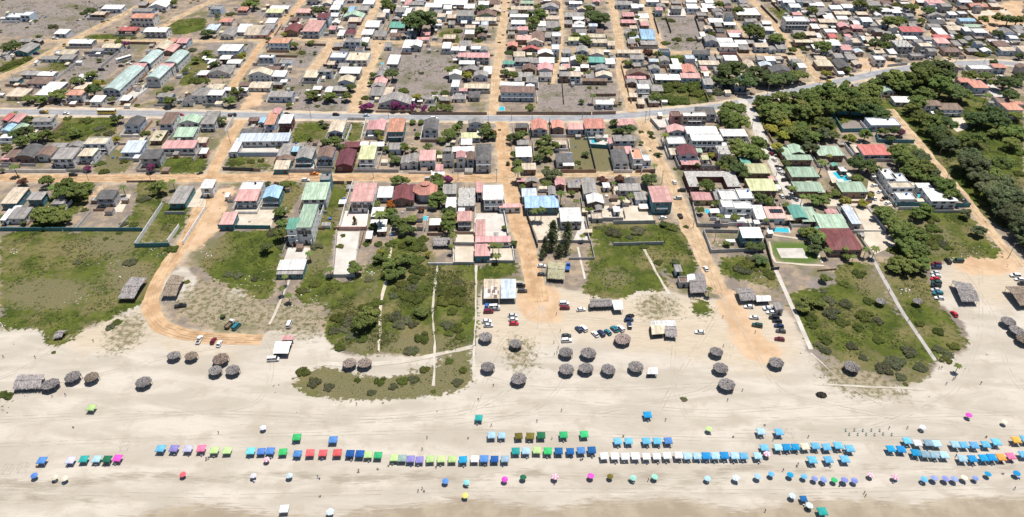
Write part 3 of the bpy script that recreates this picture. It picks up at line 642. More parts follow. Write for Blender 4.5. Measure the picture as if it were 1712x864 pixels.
'T04': '''830,910,2,22,1,w,k; 915,1060,2,28,1.6,p,w,h; 1175,1280,2,20,1.5,w,b; 1265,1410,28,56,1.1,o,k; 1440,1520,32,56,1,c,k; 920,1045,112,136,1,g,w; 1180,1310,150,176,1.2,b,b; 1220,1350,200,226,1,n,c; 940,1068,166,200,1,d,g; 1070,1140,182,204,1,c,w; 920,1020,196,222,1,g,w; 965,1050,232,256,1,w,k; 1000,1080,260,286,1,w,p; 970,1110,288,316,1.1,r,k; 990,1100,318,358,1.6,p,w,s; 700,880,226,264,1.3,r,b,s,long blue house with red roof; 660,790,332,386,2,c,g,u,grey unfinished concrete shell with bare upper storey; 850,960,352,386,2,c,g,f; 720,830,300,322,1,w,b; 1050,1190,392,430,1.2,k,c,h; 1300,1410,236,270,1.3,w,b,h; 1520,1640,242,280,1.3,g,b; 1590,1660,292,320,1,w,b; 1470,1590,346,380,1,k,k; 1520,1640,392,420,1.3,c,b; 1640,1703,206,240,1,g,b;
530,610,66,96,1,w,w; 730,810,60,86,1.2,w,g; 620,700,80,106,1,w,b; 110,210,50,76,1,w,b; 215,305,40,66,1.2,w,b; 0,60,26,50,1,w,w; 420,530,16,46,1,g,b; 145,280,92,120,1,c,k; 0,100,102,130,1,g,k; 60,145,120,154,1,w,k; 0,100,66,92,1,g,g; 370,460,142,180,1.7,w,b; 510,580,172,206,1,c,b; 300,355,168,202,1,w,k; 20,170,162,186,1.7,c,k; 180,265,192,226,1.4,p,p; 290,375,212,236,1.4,p,p; 170,260,138,160,1,w,b; 100,170,282,312,1,r,p; 85,198,340,376,1.8,w,w,s; 202,290,376,414,1.3,p,w; 290,370,312,356,1,c,g,f; 372,415,296,330,1,w,b; 420,500,312,354,1,c,k; 480,565,462,496,1.8,w,w,f; 0,135,496,546,1.2,c,k,h; 170,280,496,566,1,d,k,g; 1270,1450,536,572,1.1,w,w,f; 1460,1570,526,560,1.6,o,b,h; 1180,1290,640,680,1.3,o,w,h; 1290,1420,664,726,1.4,o,b,h,white villa with wide orange tiled roof; 540,640,716,760,1,n,w,g; 640,800,802,846,1,w,w,s; 310,400,692,732,1,g,k; 1490,1600,802,850,1,k,w; 1600,1703,836,862,1.2,o,w,h; 0,40,280,310,1,w,b; 265,320,150,172,1,g,k; 570,640,170,196,1,g,k; 440,500,185,215,1,g,k; 20,90,200,230,1,c,c; 330,420,100,122,1,c,k; 640,700,60,80,1,w,k; 880,960,300,330,1,g,b; 1080,1210,210,250,1,c,k; 1420,1500,330,345,.9,w,k; 740,800,110,135,1,g,b; 590,660,460,475,.9,c,c; 220,300,255,275,1,k,k; 560,620,40,60,1,g,k''',
'T10': '''0,62,92,150,1.6,r,w,g; 62,150,96,164,1.5,p,w,g; 0,78,178,236,1.2,b,b,g; 82,180,180,240,1.2,n,w,g; 0,100,258,290,1,w,b; 260,420,120,156,1.8,g,w; 1020,1150,122,190,1.7,d,b,g; 1305,1420,88,176,2.2,k,w,s,two-storey white house with a steep dark-brown lean-to roof; 1470,1640,112,170,1.1,n,w; 1425,1592,214,282,1.1,n,w,s; 1335,1600,318,376,1.3,p,w,s,long low white house with pink roof and porch; 1230,1330,238,314,1,c,k; 995,1150,326,410,1.3,l,b,s,small blue shed with pale blue metal roof and two skylights;
690,870,286,342,2,c,w,f,white two-storey house with roof terrace; 635,760,376,440,1.8,c,w,h; 420,595,382,464,2,g,w,s,white two-storey house with wide grey roof and long balcony; 290,418,372,440,1.4,k,w,g; 112,280,362,458,1.3,d,k,a,low brown hall with big dark arched roof; 410,540,332,368,1,g,w; 545,680,332,370,1,g,w; 1150,1310,394,462,2,d,g,s; 30,125,396,452,1.2,k,p; 0,70,432,468,1.1,p,p; 0,135,712,832,1.4,c,t,s; 215,340,742,802,1.5,g,t,s; 780,930,728,796,1.9,d,g,s,grey two-storey house with dark roof beside a pale terrace; 1385,1522,692,832,1.3,g,t,s; 420,520,802,840,.9,g,g,f; 1330,1420,330,372,1,c,k; 1610,1700,290,330,1,c,p; 1640,1703,380,420,1,w,p''',
'T11': '''-40,78,84,176,1.8,g,w,s; -40,62,640,706,2,w,w,s; 490,575,98,180,2.1,o,b,s,tall narrow grey house with orange-pink lean-to roof; 545,620,50,92,2.4,p,b; 605,710,102,170,2,w,m,s,two-storey maroon-fronted house with white roof; 270,690,256,318,1.4,l,w,s,long pale metal roof along the back of a walled yard; 205,268,296,404,1.3,w,w,s; 290,470,218,250,.9,d,g; 440,490,122,166,1.1,b,b; 355,440,122,150,1,k,k; 1015,1140,158,245,1.6,c,b,g,house with tan ribbed gable roof facing the beach; 1335,1436,146,220,1.6,p,w,h; 1400,1482,142,230,1.3,p,w,g; 1505,1640,132,240,2.2,o,t,s,teal two-storey house with big flat orange roof; 600,698,362,440,1.1,g,w; 702,770,366,404,1,b,t; 640,820,336,362,1,g,w; 745,885,372,466,1.7,g,t,g,two-storey blue-fronted house with light grey gable roof; 920,1055,372,456,1.7,k,b,g,two-storey house with brown gable roof and glazed gable; 1075,1220,392,522,1.4,m,m,g,maroon house with large maroon roof; 1150,1278,322,366,1.1,m,m; 1265,1400,362,466,2.1,y,w,s; 1280,1350,326,352,1.2,w,w; 1362,1480,326,360,1,w,w; 1520,1620,332,386,1.2,g,b; 1615,1703,442,502,1.3,g,w,g; 565,690,486,550,1.1,c,t,s; 590,730,446,482,1,k,w;
245,430,726,810,1.7,p,w,s,white house with big faded pink roof beside the curving street; 285,460,652,722,1.7,w,w,f; 470,610,696,790,1.8,b,t,g,small bright-blue-roofed house; 795,1000,676,800,2,n,w,s,two-storey white house with wide pale green roof; 950,1030,582,640,2.6,g,t,f; 1200,1390,668,815,2.4,p,w,s,tall white house with a large smooth pink roof; 1420,1545,692,782,1.2,w,b,h; 1550,1703,690,805,1.4,m,k,g''',
'T12': '''0,30,690,805,1.4,m,k,s; 45,210,656,764,1.8,o,w,o,round white pavilion with orange octagonal roof; 110,240,142,226,2.1,d,w,g; 485,615,142,176,1.7,g,w; 425,590,252,290,1.1,y,b; 425,520,300,346,1,w,w; 545,680,342,472,2.8,d,w,h,three-storey white house with dark grey hipped roof on the corner; 355,538,362,402,1.5,w,b; 385,465,404,456,2.3,p,w; 470,540,406,472,1.9,k,w; 270,370,432,482,1.5,d,w; 80,215,402,476,2.1,p,w,s; 0,72,422,492,1.5,g,w,g; 215,280,516,560,1.1,p,w; 1010,1145,148,226,1.6,o,w,g; 1180,1282,152,212,1.5,o,k,g; 1310,1440,168,220,1.3,p,b,h; 1450,1620,142,212,1.8,o,w,s,white two-storey house with orange roof above a turquoise yard; 880,1015,376,446,1.9,w,w,s; 930,1050,506,552,1.3,c,k; 890,990,306,346,1,g,g; 1215,1360,418,490,1.4,d,w; 1270,1365,496,520,1.2,w,k; 880,980,172,206,1,d,k; 1215,1300,315,345,1,c,w; 1650,1703,292,340,1.2,p,w; 965,1060,622,656,1.1,g,k; 1205,1290,628,682,1.1,p,k; 1150,1215,692,762,1.1,g,g; 930,1055,716,776,1.5,l,b,s; 955,1240,780,866,1.6,b,t,s,long teal house with bright light-blue metal roof; 1440,1560,632,756,1.3,g,w,g; 1470,1610,762,832,1.2,w,k,g; 1310,1410,642,700,1,g,k; 610,780,692,800,2.4,w,w,s,white three-storey house with blue-railed balconies; 555,605,652,740,2,p,w; 275,390,682,752,1.1,g,g; 300,385,786,864,1.2,w,w,s; 400,545,700,850,1.1,g,g,u,roofless grey concrete building under construction; 740,925,846,864,1.2,p,w; 885,960,625,650,1,p,k; 180,290,585,600,.9,w,w; 1600,1660,660,700,1,w,w; 1560,1620,790,830,1,g,g; 280,350,370,400,1,g,g''',
'T13': '''30,180,142,186,1.1,p,w; 0,190,266,316,1.8,g,w,G; 160,245,378,466,2.1,o,w,f,white two-storey house with orange roof terrace; 0,130,392,500,1.5,d,w,g; 0,150,362,386,1,k,g; 575,770,78,112,3,w,c,f,three-storey cream block with rows of balconies; 690,850,34,96,1.8,d,b,h; 480,560,72,112,2,k,p,f; 445,605,196,246,1.6,p,w,g; 605,870,202,256,2.4,w,w,s,upper of two long white roofs on the white hotel block; 645,905,266,312,2.5,w,w,s,white hotel block with two rows of square dark windows; 900,1110,218,276,1.7,w,w,h; 450,600,282,340,1.5,w,w,f; 540,700,362,436,1.8,m,w,g,white house with maroon gable roof; 560,720,478,512,1.1,p,m; 680,735,376,410,1,n,w; 870,970,352,424,1.8,c,w,u; 1060,1140,462,510,1,t,k; 1110,1300,502,582,1.3,y,k,h; 1130,1360,628,726,1.4,y,k,h; 1400,1480,376,440,1.2,n,k,g; 1430,1650,430,472,1.4,n,k,h; 1470,1580,352,420,1.2,n,k,g; 1470,1703,530,612,1.4,n,k,h; 1510,1720,652,732,1.4,n,k,h;
45,230,676,726,1.2,g,w; 100,190,626,682,1.1,d,w,g; 180,285,742,802,1.1,g,b; 320,490,696,820,2.5,p,t,s,tall teal-sided house with sloping pink roof; 655,820,738,804,1.1,p,y,h,low yellow house with pink tiled roof and arched front; 900,1000,802,864,2,w,w,f; 1040,1160,712,792,1.8,w,w,f; 890,1030,722,800,1.6,w,w,f; 470,530,380,430,1,c,w; 30,100,690,720,1,w,w; 840,900,720,800,1,g,g; 730,790,440,470,1,y,w; 1210,1330,790,830,.9,g,g,f; 100,160,370,420,1,p,w; 250,310,430,480,1,w,w,f; 1290,1330,610,640,.9,p,k''',
'T14': '''10,225,356,436,1.4,n,k,h; 200,420,652,736,1.4,n,k,h; 380,610,352,430,1.4,r,b,s,house with bright red-pink roof over a grey yard; 440,690,126,188,1.4,w,b,f; 565,660,546,630,2,w,w,f; 650,745,585,650,2,w,w,f; 610,800,656,702,2,c,w,f,white modern villa with stepped roof terraces; 675,810,742,800,1.4,w,w,f; 830,950,666,702,1.3,w,w,s; 940,1165,716,812,1.7,w,w,s,white two-storey house with large plain white roof beside the ochre lane; 885,1030,-22,24,2,k,w; 1010,1210,2,58,1.6,k,b,h,curved white villa with brown roof in the woods; 1570,1703,2,60,1.3,o,w,h; 0,65,664,740,1.3,n,k,s; 120,180,500,525,.8,t,k; 190,250,530,565,.9,w,k,h; 310,370,350,410,1,c,w''',
'T20': '60,200,22,108,1.2,g,w,s; 0,40,36,120,1.2,w,b,s; 100,160,0,30,1,w,w',
'T21': '''120,235,66,156,1.3,p,t,s; 750,880,-4,180,3.4,n,w,s,tall narrow white house with long pale green roof facing the scrub; 668,758,112,195,3.3,t,w,s; 595,820,452,530,1.2,w,t,s; 590,810,533,566,1,g,t,s; 1325,1380,218,274,.9,w,k; 1425,1500,188,214,1,w,k; 1360,1500,116,166,1,w,k,h; 1370,1470,20,90,1,w,g''',
'T22': '''165,270,112,160,1.2,w,k,s; 395,515,56,128,1.9,p,g,s,house with pink lean-to roof over two glazed bays; 545,630,128,250,1.1,p,w,s,pink lean-to along the left of a white yard; 545,840,258,300,1.2,p,w,s,long pink lean-to roof along a white yard; 540,670,318,416,1.3,p,t,h,small pink hipped roof at the beach edge of a walled yard; 1250,1430,28,130,1.7,w,w,s,white house with plain white roof and glazed front; 1540,1600,0,40,1,g,k; 1510,1600,60,110,.8,c,g,f''',
'T23': '''925,1150,-30,26,1.9,w,w,f,white house with arched windows; 1270,1430,22,106,1.3,p,w,s,house with pink roof and a dark solar panel; 1180,1270,12,112,1.1,w,w,s; 1485,1610,8,112,1.2,t,k,a,long hall with emerald green arched roof; 1560,1703,22,132,1.1,n,k,s; 1065,1240,188,266,1.9,w,t,s,teal-sided house with white roof above the beach grass; 510,570,492,545,1.1,g,b; 545,620,588,636,1,k,g,f; 1340,1410,806,862,1,g,g; 0,60,10,50,1,w,w; 800,930,30,60,.8,w,w; 1180,1190,130,150,1,w,w; 1410,1500,85,120,1.1,c,k; 1040,1100,-10,10,1.2,w,w''',
'T24': '''285,365,8,150,1.3,l,g,s,long narrow hall with pale turquoise-white roof; 110,380,188,366,1.4,m,k,h,large dark maroon hipped roof above the boardwalk; 20,260,86,186,1.1,n,w,s; 0,50,66,130,1.1,n,k,s; 80,175,36,76,.9,p,k; 0,40,180,220,1,t,k'''}
# barns and sheds with a roof on posts: front left, front right, back right, back left corner of the roof, eave height, roofing, [own look]
BARNS = [('T20', '975,755 1110,755 1210,602 1078,595', 2.6, 'g', 'long grey thatched barn beside the curving street'), ('T20', '1330,735 1455,735 1522,592 1412,576', 2.6, 'k', 'rusty brown thatched barn right of the curving street'),
 ('T22', '1142,590 1282,600 1287,482 1147,466', 2.4, 'y', 'straw-coloured mottled shelter at the foot of the middle dirt street'), ('T22', '1490,825 1690,815 1655,770 1492,776', 2.6, 'g', 'grey thatched barn with a white tin end'),
 ('T23', '5,860 80,858 66,778 -25,780', 2.5, 'w', 'white tin roof joined to a grey thatched barn'), ('T23', '630,710 770,705 745,562 622,568', 2.6, 'g', 'grey thatched barn left of the right dirt street'), ('T23', '1045,775 1180,765 1142,684 1012,692', 2.5, 'g', 'grey thatched barn near the concrete walkway'),
 ('T23', '1180,792 1300,786 1290,742 1168,742', 2.2, 'w', 'low white tin shed joined to a thatched barn'), ('T33', '315,215 420,206 420,132 302,136', 2.4, 'c', 'rusty cream tin shack on the sand'), ('T33', '426,218 525,226 514,152 421,146', 2.3, 'g', 'grey thatched half of a tin shack on the sand'),
 ('T33', '303,134 514,146 508,98 312,102', 2.6, 'w', 'whitish tin roof behind a rusty shack on the sand'), ('T24', '1185,780 1335,780 1270,652 1106,622', 2.8, 'g', 'grey thatched barn by the long row of parked cars'), ('T24', '1665,815 1790,800 1710,672 1548,672', 2.8, 'k', 'brown thatched barn at the right edge of the sand'),
 ('T31', '566,370 690,370 722,272 590,272', 2.6, 'w', 'white tent hall with open dark front on the sand'), ('T22', '200,320 335,320 340,266 203,270', 2.3, 'g', 'small grey thatched shelter beside a sandy yard'), ('T30', '105,655 335,645 365,552 152,552', 2.3, 'g', 'long grey thatched shelter at the far left of the sand'),
 ('T33', '276,540 364,540 356,486 290,486', 2.0, 'w', 'small white kiosk with dark counter on the sand'), ('T30', '440,232 512,226 550,186 482,186', 1.6, 'g', 'collapsed grey thatched shack in a grass patch'), ('T31', '638,262 735,256 735,222 642,224', 2.2, 'p', 'pale pink shelter behind the white tent hall'),
 ('T22', '613,768 752,766 752,606 618,606', 3.0, 'c', 'patched cream and brown tin half of a shelter beside the middle street'), ('T22', '756,766 886,764 880,606 756,606', 3.0, 'l', 'pale blue-grey tin half of a shelter beside the middle street'), ('T23', '606,628 676,624 664,566 604,570', 2.9, 'w', 'white tarpaulin roof beside a grey thatched barn')]
PALAPAS = '''T30,410,610,150,g;T30,595,548,140,g;T30,750,552,122,k;T30,1430,372,110,g;T30,1575,376,110,k;T30,1180,592,132,g;T31,130,402,142,k;T31,85,497,116,g;T31,230,492,120,g;T31,1195,436,124,p;T31,1320,436,124,p;T32,630,220,120,g;T32,650,467,126,g;T32,880,276,110,g;T32,905,566,132,g;T32,1295,346,126,g;T32,1480,352,136,g;T32,1300,486,126,g;T32,1460,477,132,g;T32,1645,487,126,g;
T33,75,236,146,p;T33,185,466,132,g;T33,850,341,116,g;T33,885,476,132,g;T33,935,611,142,g;T33,1345,431,126,g;T34,285,467,130,g;T34,1580,92,122,g;T34,1650,167,132,g;T34,1712,240,130,k;T24,525,774,80,g;T24,830,774,80,g'''
TENTS = {'T40': '345,396,blue;580,393,lavender;690,383,teal;795,383,pale blue;882,385,dark green;968,376,magenta;1325,298,sky blue;1435,298,purple;1550,298,lavender;1660,298,pink', 'T30': '752,815,lime',
'T41': '80,313,lime;185,313,lime;380,318,turquoise;465,318,blue;540,318,blue;645,323,green;760,204,green;1060,224,blue;765,338,blue;870,333,coral red;975,333,coral red;1095,333,coral red;1200,338,navy;1280,343,navy;1350,348,lime;1430,353,green;1565,373,lime;1630,378,grey green;1700,384,purple;655,795,white',
'T42': '85,388,purple;175,383,lime;265,383,lime;355,383,lime;445,388,azure;540,383,white;620,383,blue;705,383,navy;790,383,grey blue;680,189,pale blue;765,189,pale blue;905,194,olive;1000,194,olive;1090,189,dark green;1275,184,green;1445,180,green;575,44,teal;880,318,teal;965,318,pale blue;1055,313,lime;1145,318,green;1235,318,navy;1330,318,navy;1420,313,blue;1508,309,navy;1610,360,white',
'T43': '10,360,white;95,363,white;180,360,white;270,363,white;355,360,white;440,358,white;535,355,white;610,358,pale blue;690,358,pale blue;765,358,azure;840,358,pale blue;915,355,azure;1000,358,pale blue;1075,358,sky blue;1190,358,pale blue;35,235,sky blue;125,235,sky blue;270,235,sky blue;360,235,sky blue;450,233,blue;280,18,azure;1215,158,pale blue;1365,163,sky blue;1245,288,sky blue;1358,288,pale blue;1430,286,azure;1502,284,azure;1580,280,cream;1665,278,sky blue;1640,393,sky blue;1570,706,navy',
'T44': '75,284,sky blue;170,274,sky blue;265,299,sky blue;90,388,sky blue;225,384,sky blue;605,299,azure;690,303,azure;740,234,sky blue;825,252,white;915,250,grey blue;985,256,pale blue;810,333,azure;890,345,grey blue;965,349,grey blue;1045,351,pale blue;1135,265,pale blue;1210,266,sky blue;1295,270,sky blue;1390,262,sky blue;1475,245,sky blue;1640,227,orange;1715,222,sky blue;1195,380,pale blue;1280,381,azure;1370,377,azure;1440,372,azure;1515,369,orange;1595,359,pink;1700,345,sky blue;40,818,teal'}
UMBRELLAS = {'T40': '280,515,blue;450,530,cream;535,540,cream;1510,505,coral red', 'T41': '480,122,lavender;400,520,lavender;700,520,white;1033,815,white;515,382,pink', 'T42': '300,560,blue;475,570,aqua;790,545,magenta;940,535,dark green;1205,530,pink;1500,525,magenta;1665,525,olive;465,680,yellow',
'T43': '160,535,mint;335,530,mint;775,540,pale blue;1015,540,white;1185,525,pale blue;1300,505,sky blue;1460,510,azure;1575,525,sky blue;1660,545,periwinkle;1270,342,pink;1470,685,white;1615,770,white;790,135,lime', 'T44': '45,550,periwinkle;140,555,green;225,560,periwinkle;305,555,periwinkle;440,515,pink;640,525,pink;880,545,sky blue;965,545,periwinkle;1055,545,periwinkle;1130,550,periwinkle;1215,540,cream;1305,535,periwinkle;1410,505,azure;1650,500,azure;1255,20,magenta;1545,75,cream;870,120,lavender'}
PEOPLE = {'T40': '600,118;300,445;1557,358;1700,390;866,436', 'T41': '115,170;35,380;20,385;512,425;965,392;948,545;935,535;1262,490;1272,483;1425,465;955,690;1520,440;1190,384', 'T42': '148,210;487,210;678,108;108,305;222,450;75,650;108,630;125,650;1178,215;1415,385;1430,385;1200,582;1513,372;1055,75',
'T43': '80,195;428,65;985,200;1250,105;1315,228;815,410;1520,430;1510,440;1398,480;1250,815;1605,205;540,395;285,560;125,560;1600,800', 'T44': '205,325;215,335;35,605;625,578;1140,360;1610,405;1590,268;1395,200;740,130;590,130;1625,630;385,665;395,690;1520,415;1535,505;180,605', 'T32': '1215,45;1248,185;695,635;570,752;1258,840;1230,325;1220,365;1198,378;1195,280', 'T33': '905,308;1168,195;980,697;900,70;940,755;1063,672', 'T34': '750,97;835,195;775,70;985,425;1020,432;1000,492;1022,490;1118,580;1132,575;1062,620;1347,615', 'T30': '28,398;290,402;770,268;430,720;540,712', 'T24': '560,600;590,700;430,385', 'T31': '1255,788'}
# cars: x, y, kind, colour, heading in degrees (0 = along the beach, 90 = away from the beach)
CARS = {'T20': '1490,825,pickup,black,10', 'T31': '210,130,truck,white,70;265,147,van,teal,68;72,265,car,maroon,85;122,287,car,white,88;568,418,van,white,5;700,128,van,white,88', 'T30': '1645,256,pickup,white,88',
'T22': '1095,495,car,white,0;1095,565,car,dark grey,0;920,658,suv,black,0;935,702,suv,dark grey,0;705,835,van,white,5;1280,805,suv,white,2;1285,842,suv,maroon,0;1420,855,car,white,10;1310,510,truck,blue,80;640,825,car,blue,85', 'T32': '655,24,suv,maroon,3;712,2,car,grey,5;640,102,car,white,3;655,137,car,silver,3;855,55,car,silver,3;860,87,car,white,3;865,122,car,red,0;1398,170,car,navy,120;1440,162,suv,white,120;1298,222,car,dark grey,5;1300,262,suv,white,5;1535,208,car,white,122;1585,203,suv,navy,118;1640,192,car,teal,120;1690,167,car,teal,120',
'T33': '15,165,car,teal,120;57,162,suv,white,118;135,60,car,black,25;125,92,car,navy,5;130,137,suv,navy,88;710,192,car,white,175;1160,72,car,white,172;1185,137,suv,dark green,165;1300,30,car,white,172;1325,74,suv,black,168;1350,102,car,black,168;1365,142,car,navy,168;1380,184,car,dark grey,170;1370,250,car,maroon,170;1275,2,car,silver,172',
'T23': '1115,832,car,white,175;1270,842,car,white,172;760,517,car,white,100;548,84,suv,black,100;405,97,car,white,10', 'T24': '978,482,suv,maroon,176;980,508,suv,navy,176;970,552,car,silver,176;980,577,car,white,176;970,602,car,red,176;980,635,suv,dark green,176;975,660,suv,black,176;975,693,car,silver,174;990,723,suv,teal,174;1005,760,car,white,172;1075,456,suv,black,90;1160,456,van,dark green,178;1630,575,suv,white,174;1665,606,car,white,172;1690,642,car,black,178', 'T34': '1128,42,car,red,95',
'T13': '1243,305,car,silver,100;1268,345,car,black,105;1280,380,car,navy,108;1300,417,car,maroon,108;1325,467,car,white,105;1352,525,car,black,110;1366,548,car,white,110;1380,577,car,silver,110;1330,642,car,grey,105;1415,636,suv,black,15;1362,702,car,dark grey,105;1385,766,car,white,100;1440,697,car,black,115;1470,752,car,silver,115;1500,792,car,grey,115;502,655,car,white,95;562,722,suv,black,176;528,786,suv,silver,178', 'T14': '468,680,car,white,20;515,732,car,white,30;560,786,suv,black,25;580,826,car,white,30;440,742,car,black,20;425,805,suv,black,30;465,786,car,white,100;475,852,car,black,10;1190,800,car,grey,120',
'T10': '885,82,bus,yellow,0;545,88,car,white,0;605,595,suv,black,5;1490,97,car,red,5;365,78,truck,yellow,0', 'T11': '680,90,car,black,0;1085,97,suv,black,0;1335,103,car,pale blue,0;835,637,suv,white,2;905,585,pickup,orange,0;230,102,truck,navy,0;1380,285,van,white,5', 'T12': '207,126,suv,white,0;160,627,suv,silver,3', 'T04': '95,667,car,yellow,14;930,480,car,white,5;1060,500,car,white,175;1500,632,suv,white,120;1210,130,suv,silver,130', 'T00': '1025,495,bus,white,50;840,576,van,dark grey,5;455,318,suv,white,5;1000,542,car,black,20;1130,695,car,silver,50;1160,668,car,black,50;300,442,suv,navy,10;1100,505,car,grey,10;1060,525,car,white,15', 'T03': '500,0,car,white,60', 'T02': '787,92,car,white,85', 'T01': '1085,560,car,navy,5'}
# boundary walls: colour, height, outline
WALLS = {'T20': 't,2.2,0,207 515,207;t,2.2,528,207 1180,208;w,2.3,1345,0 1122,334;t,2.4,1120,342 1400,336;w,2.2,1482,180 1388,308;w,2.2,1700,30 1516,320;g,1.2,745,60 632,194;g,1.2,1060,100 975,194', 'T10': 'w,2.0,60,572 545,574;g,2.0,600,570 720,572;g,1.8,478,110 360,215;g,1.4,1040,345 905,350;g,1.8,1320,430 1700,440;k,1.2,1050,655 1290,652;w,2.2,900,345 760,525',
'T11': 'd,2.2,155,555 405,562;k,2.0,412,562 460,564;g,2.2,700,572 1050,572;w,3.6,1048,640 985,860;w,2.6,1228,668 1170,860;w,2.6,1402,668 1366,860;w,2.0,742,140 692,318;w,2.0,1182,140 1335,142;w,2.0,1172,150 1140,318;w,2.2,1335,148 1292,320;w,2.2,1662,140 1628,322;w,2.0,240,128 172,250;b,2.6,205,440 610,440;g,2.0,1235,570 1600,572;k,2.0,1055,668 1150,668;k,2.0,1178,668 1225,668;g,1.6,1110,370 1080,400;g,2.0,880,405 930,560', 'T12': 'k,2.0,20,97 640,98;k,2.2,722,96 1500,98;k,2.2,1512,96 1703,92;t,2.4,1448,210 1492,365;t,2.6,1492,368 1640,378;d,2.2,1495,380 1540,568;d,2.2,1645,384 1705,570;k,2.2,1250,576 1540,574;d,2.2,888,650 960,860;w,2.2,766,690 795,860;d,2.0,1160,150 1166,320;d,2.0,995,230 1003,300;k,2.0,100,322 240,325;w,1.6,0,582 200,588',
'T02': 'g,2.2,345,785 665,772;d,1.8,1262,690 1276,860;k,2.0,1520,795 1703,792;d,1.6,1052,690 1050,800;k,1.8,292,207 730,212;g,1.6,466,215 438,318;k,1.6,800,378 930,392;g,1.6,1430,680 1680,682', 'T03': 'd,2.2,330,152 370,282;d,2.2,430,155 472,275;d,2.2,668,150 752,400;d,2.2,676,148 772,150 808,246;k,2.0,60,545 145,855;g,2.2,92,552 460,556;g,2.2,832,455 900,540;g,2.2,1168,468 1200,520;k,2.0,1362,482 1490,484 1582,578;g,2.2,702,570 868,574;p,2.4,872,455 1012,456;d,2.2,1212,55 1350,195;k,1.6,1010,450 1080,540;g,1.6,120,400 370,402;d,1.8,1300,30 1370,95;w,1.0,445,140 595,140;k,2.0,720,690 780,840;d,2.0,920,690 1010,790;d,1.8,600,20 640,120;k,1.6,1700,120 1640,80',
'T04': 'g,2.2,418,495 505,565;w,2.4,682,472 912,474;k,2.0,1122,22 1352,212;g,2.0,575,552 735,535;d,1.8,280,310 345,400;w,1.8,1045,430 1080,470;k,1.8,1240,80 1530,78;g,1.6,600,250 690,250;g,1.8,110,400 110,440', 'T13': 'g,2.2,302,145 372,225;g,2.4,432,290 535,545;g,2.2,540,545 880,540;d,2.2,588,600 655,860;k,1.8,1232,190 1312,335;w,2.0,0,575 150,577;k,2.0,180,575 340,570;g,1.6,380,220 560,215;g,2.0,240,560 225,590', 'T14': 't,2.6,112,98 198,238;t,2.6,200,242 445,236;t,2.6,120,90 362,104;t,2.6,365,106 450,195;t,2.4,478,268 492,322;t,2.4,496,326 790,332;w,2.2,502,662 606,668;g,2.2,955,692 1112,702 1240,850;t,2.6,625,852 1250,860;g,2.0,400,480 640,490;t,2.4,640,440 680,520', 'T24': 'w,1.0,412,22 558,202;g,1.4,325,240 432,400;w,.9,300,208 555,212;k,1.0,0,540 150,528', 'T23': 'g,2.2,650,0 690,168;g,2.2,694,172 940,176;g,2.2,740,222 802,388;g,2.0,806,388 1230,372;g,2.0,742,218 1020,224;g,2.0,0,150 340,144;g,1.8,0,328 405,318;w,2.2,945,165 1210,168;d,2.2,1242,285 1310,525;d,1.6,1300,530 1360,525',
'T22': 'g,2.2,1480,122 1703,126;g,1.6,1062,302 1496,304;g,1.4,1500,308 1528,440;g,1.4,1525,442 1320,444;g,2.0,1450,130 1488,296;d,2.2,1240,40 1256,160;w,2.2,546,0 541,245;g,1.8,362,322 536,324;w,1.4,364,332 366,478;g,1.6,368,484 536,484;g,1.6,645,468 866,470;w,1.4,850,335 868,466;w,2.2,782,60 815,252;d,2.2,945,0 1060,345;w,1.2,160,486 360,486', 'T21': 'p,2.2,1116,200 1336,200;t,2.4,118,185 210,190;t,2.2,215,186 545,190;g,1.4,1092,214 1058,560;g,1.8,1008,590 1240,588;k,1.6,930,196 985,196;k,1.6,1068,196 1112,196;w,3.0,1000,0 884,330;w,2.4,1166,0 1116,192;w,2.4,1366,0 1340,192;g,1.2,1286,220 1246,560;w,1.8,840,470 812,560', 'T01': 'k,1.8,580,300 640,210;k,1.8,832,375 1000,378;k,1.8,575,470 760,474;g,2.2,402,540 700,548;k,1.6,800,395 765,470;d,1.8,982,548 1150,550;k,1.6,1010,520 1050,440;g,2.0,590,345 510,405;d,1.8,1055,410 1370,415', 'T00': 'k,2.0,105,718 305,720;g,2.2,700,446 950,448;k,2.0,1060,362 1290,366;g,2.0,840,560 980,440;g,1.8,470,660 700,480;w,2.0,1080,860 1225,745;g,1.6,320,500 480,500;g,1.8,1590,460 1480,590;w,2.2,1200,720 1330,720'}
POLES = {'T10': '735,645;1247,645', 'T11': '215,335;700,622;1395,622;880,132;1520,128', 'T12': '405,640;723,650;653,152;877,602;843,388;1015,142;845,147;1430,132', 'T13': '395,668;258,167;290,132;1140,202;1340,602', 'T14': '1055,652;1005,424', 'T04': '430,602;1140,512;1375,512;5,722;1645,362', 'T03': '1265,787;1575,522;40,842', 'T02': '935,852;670,772', 'T00': '755,242;1020,322;130,702', 'T24': '1575,424;1655,312;1460,92', 'T23': '655,180;830,300', 'T01': '1240,300;690,400', 'T32': '548,300', 'T22': '870,480'}
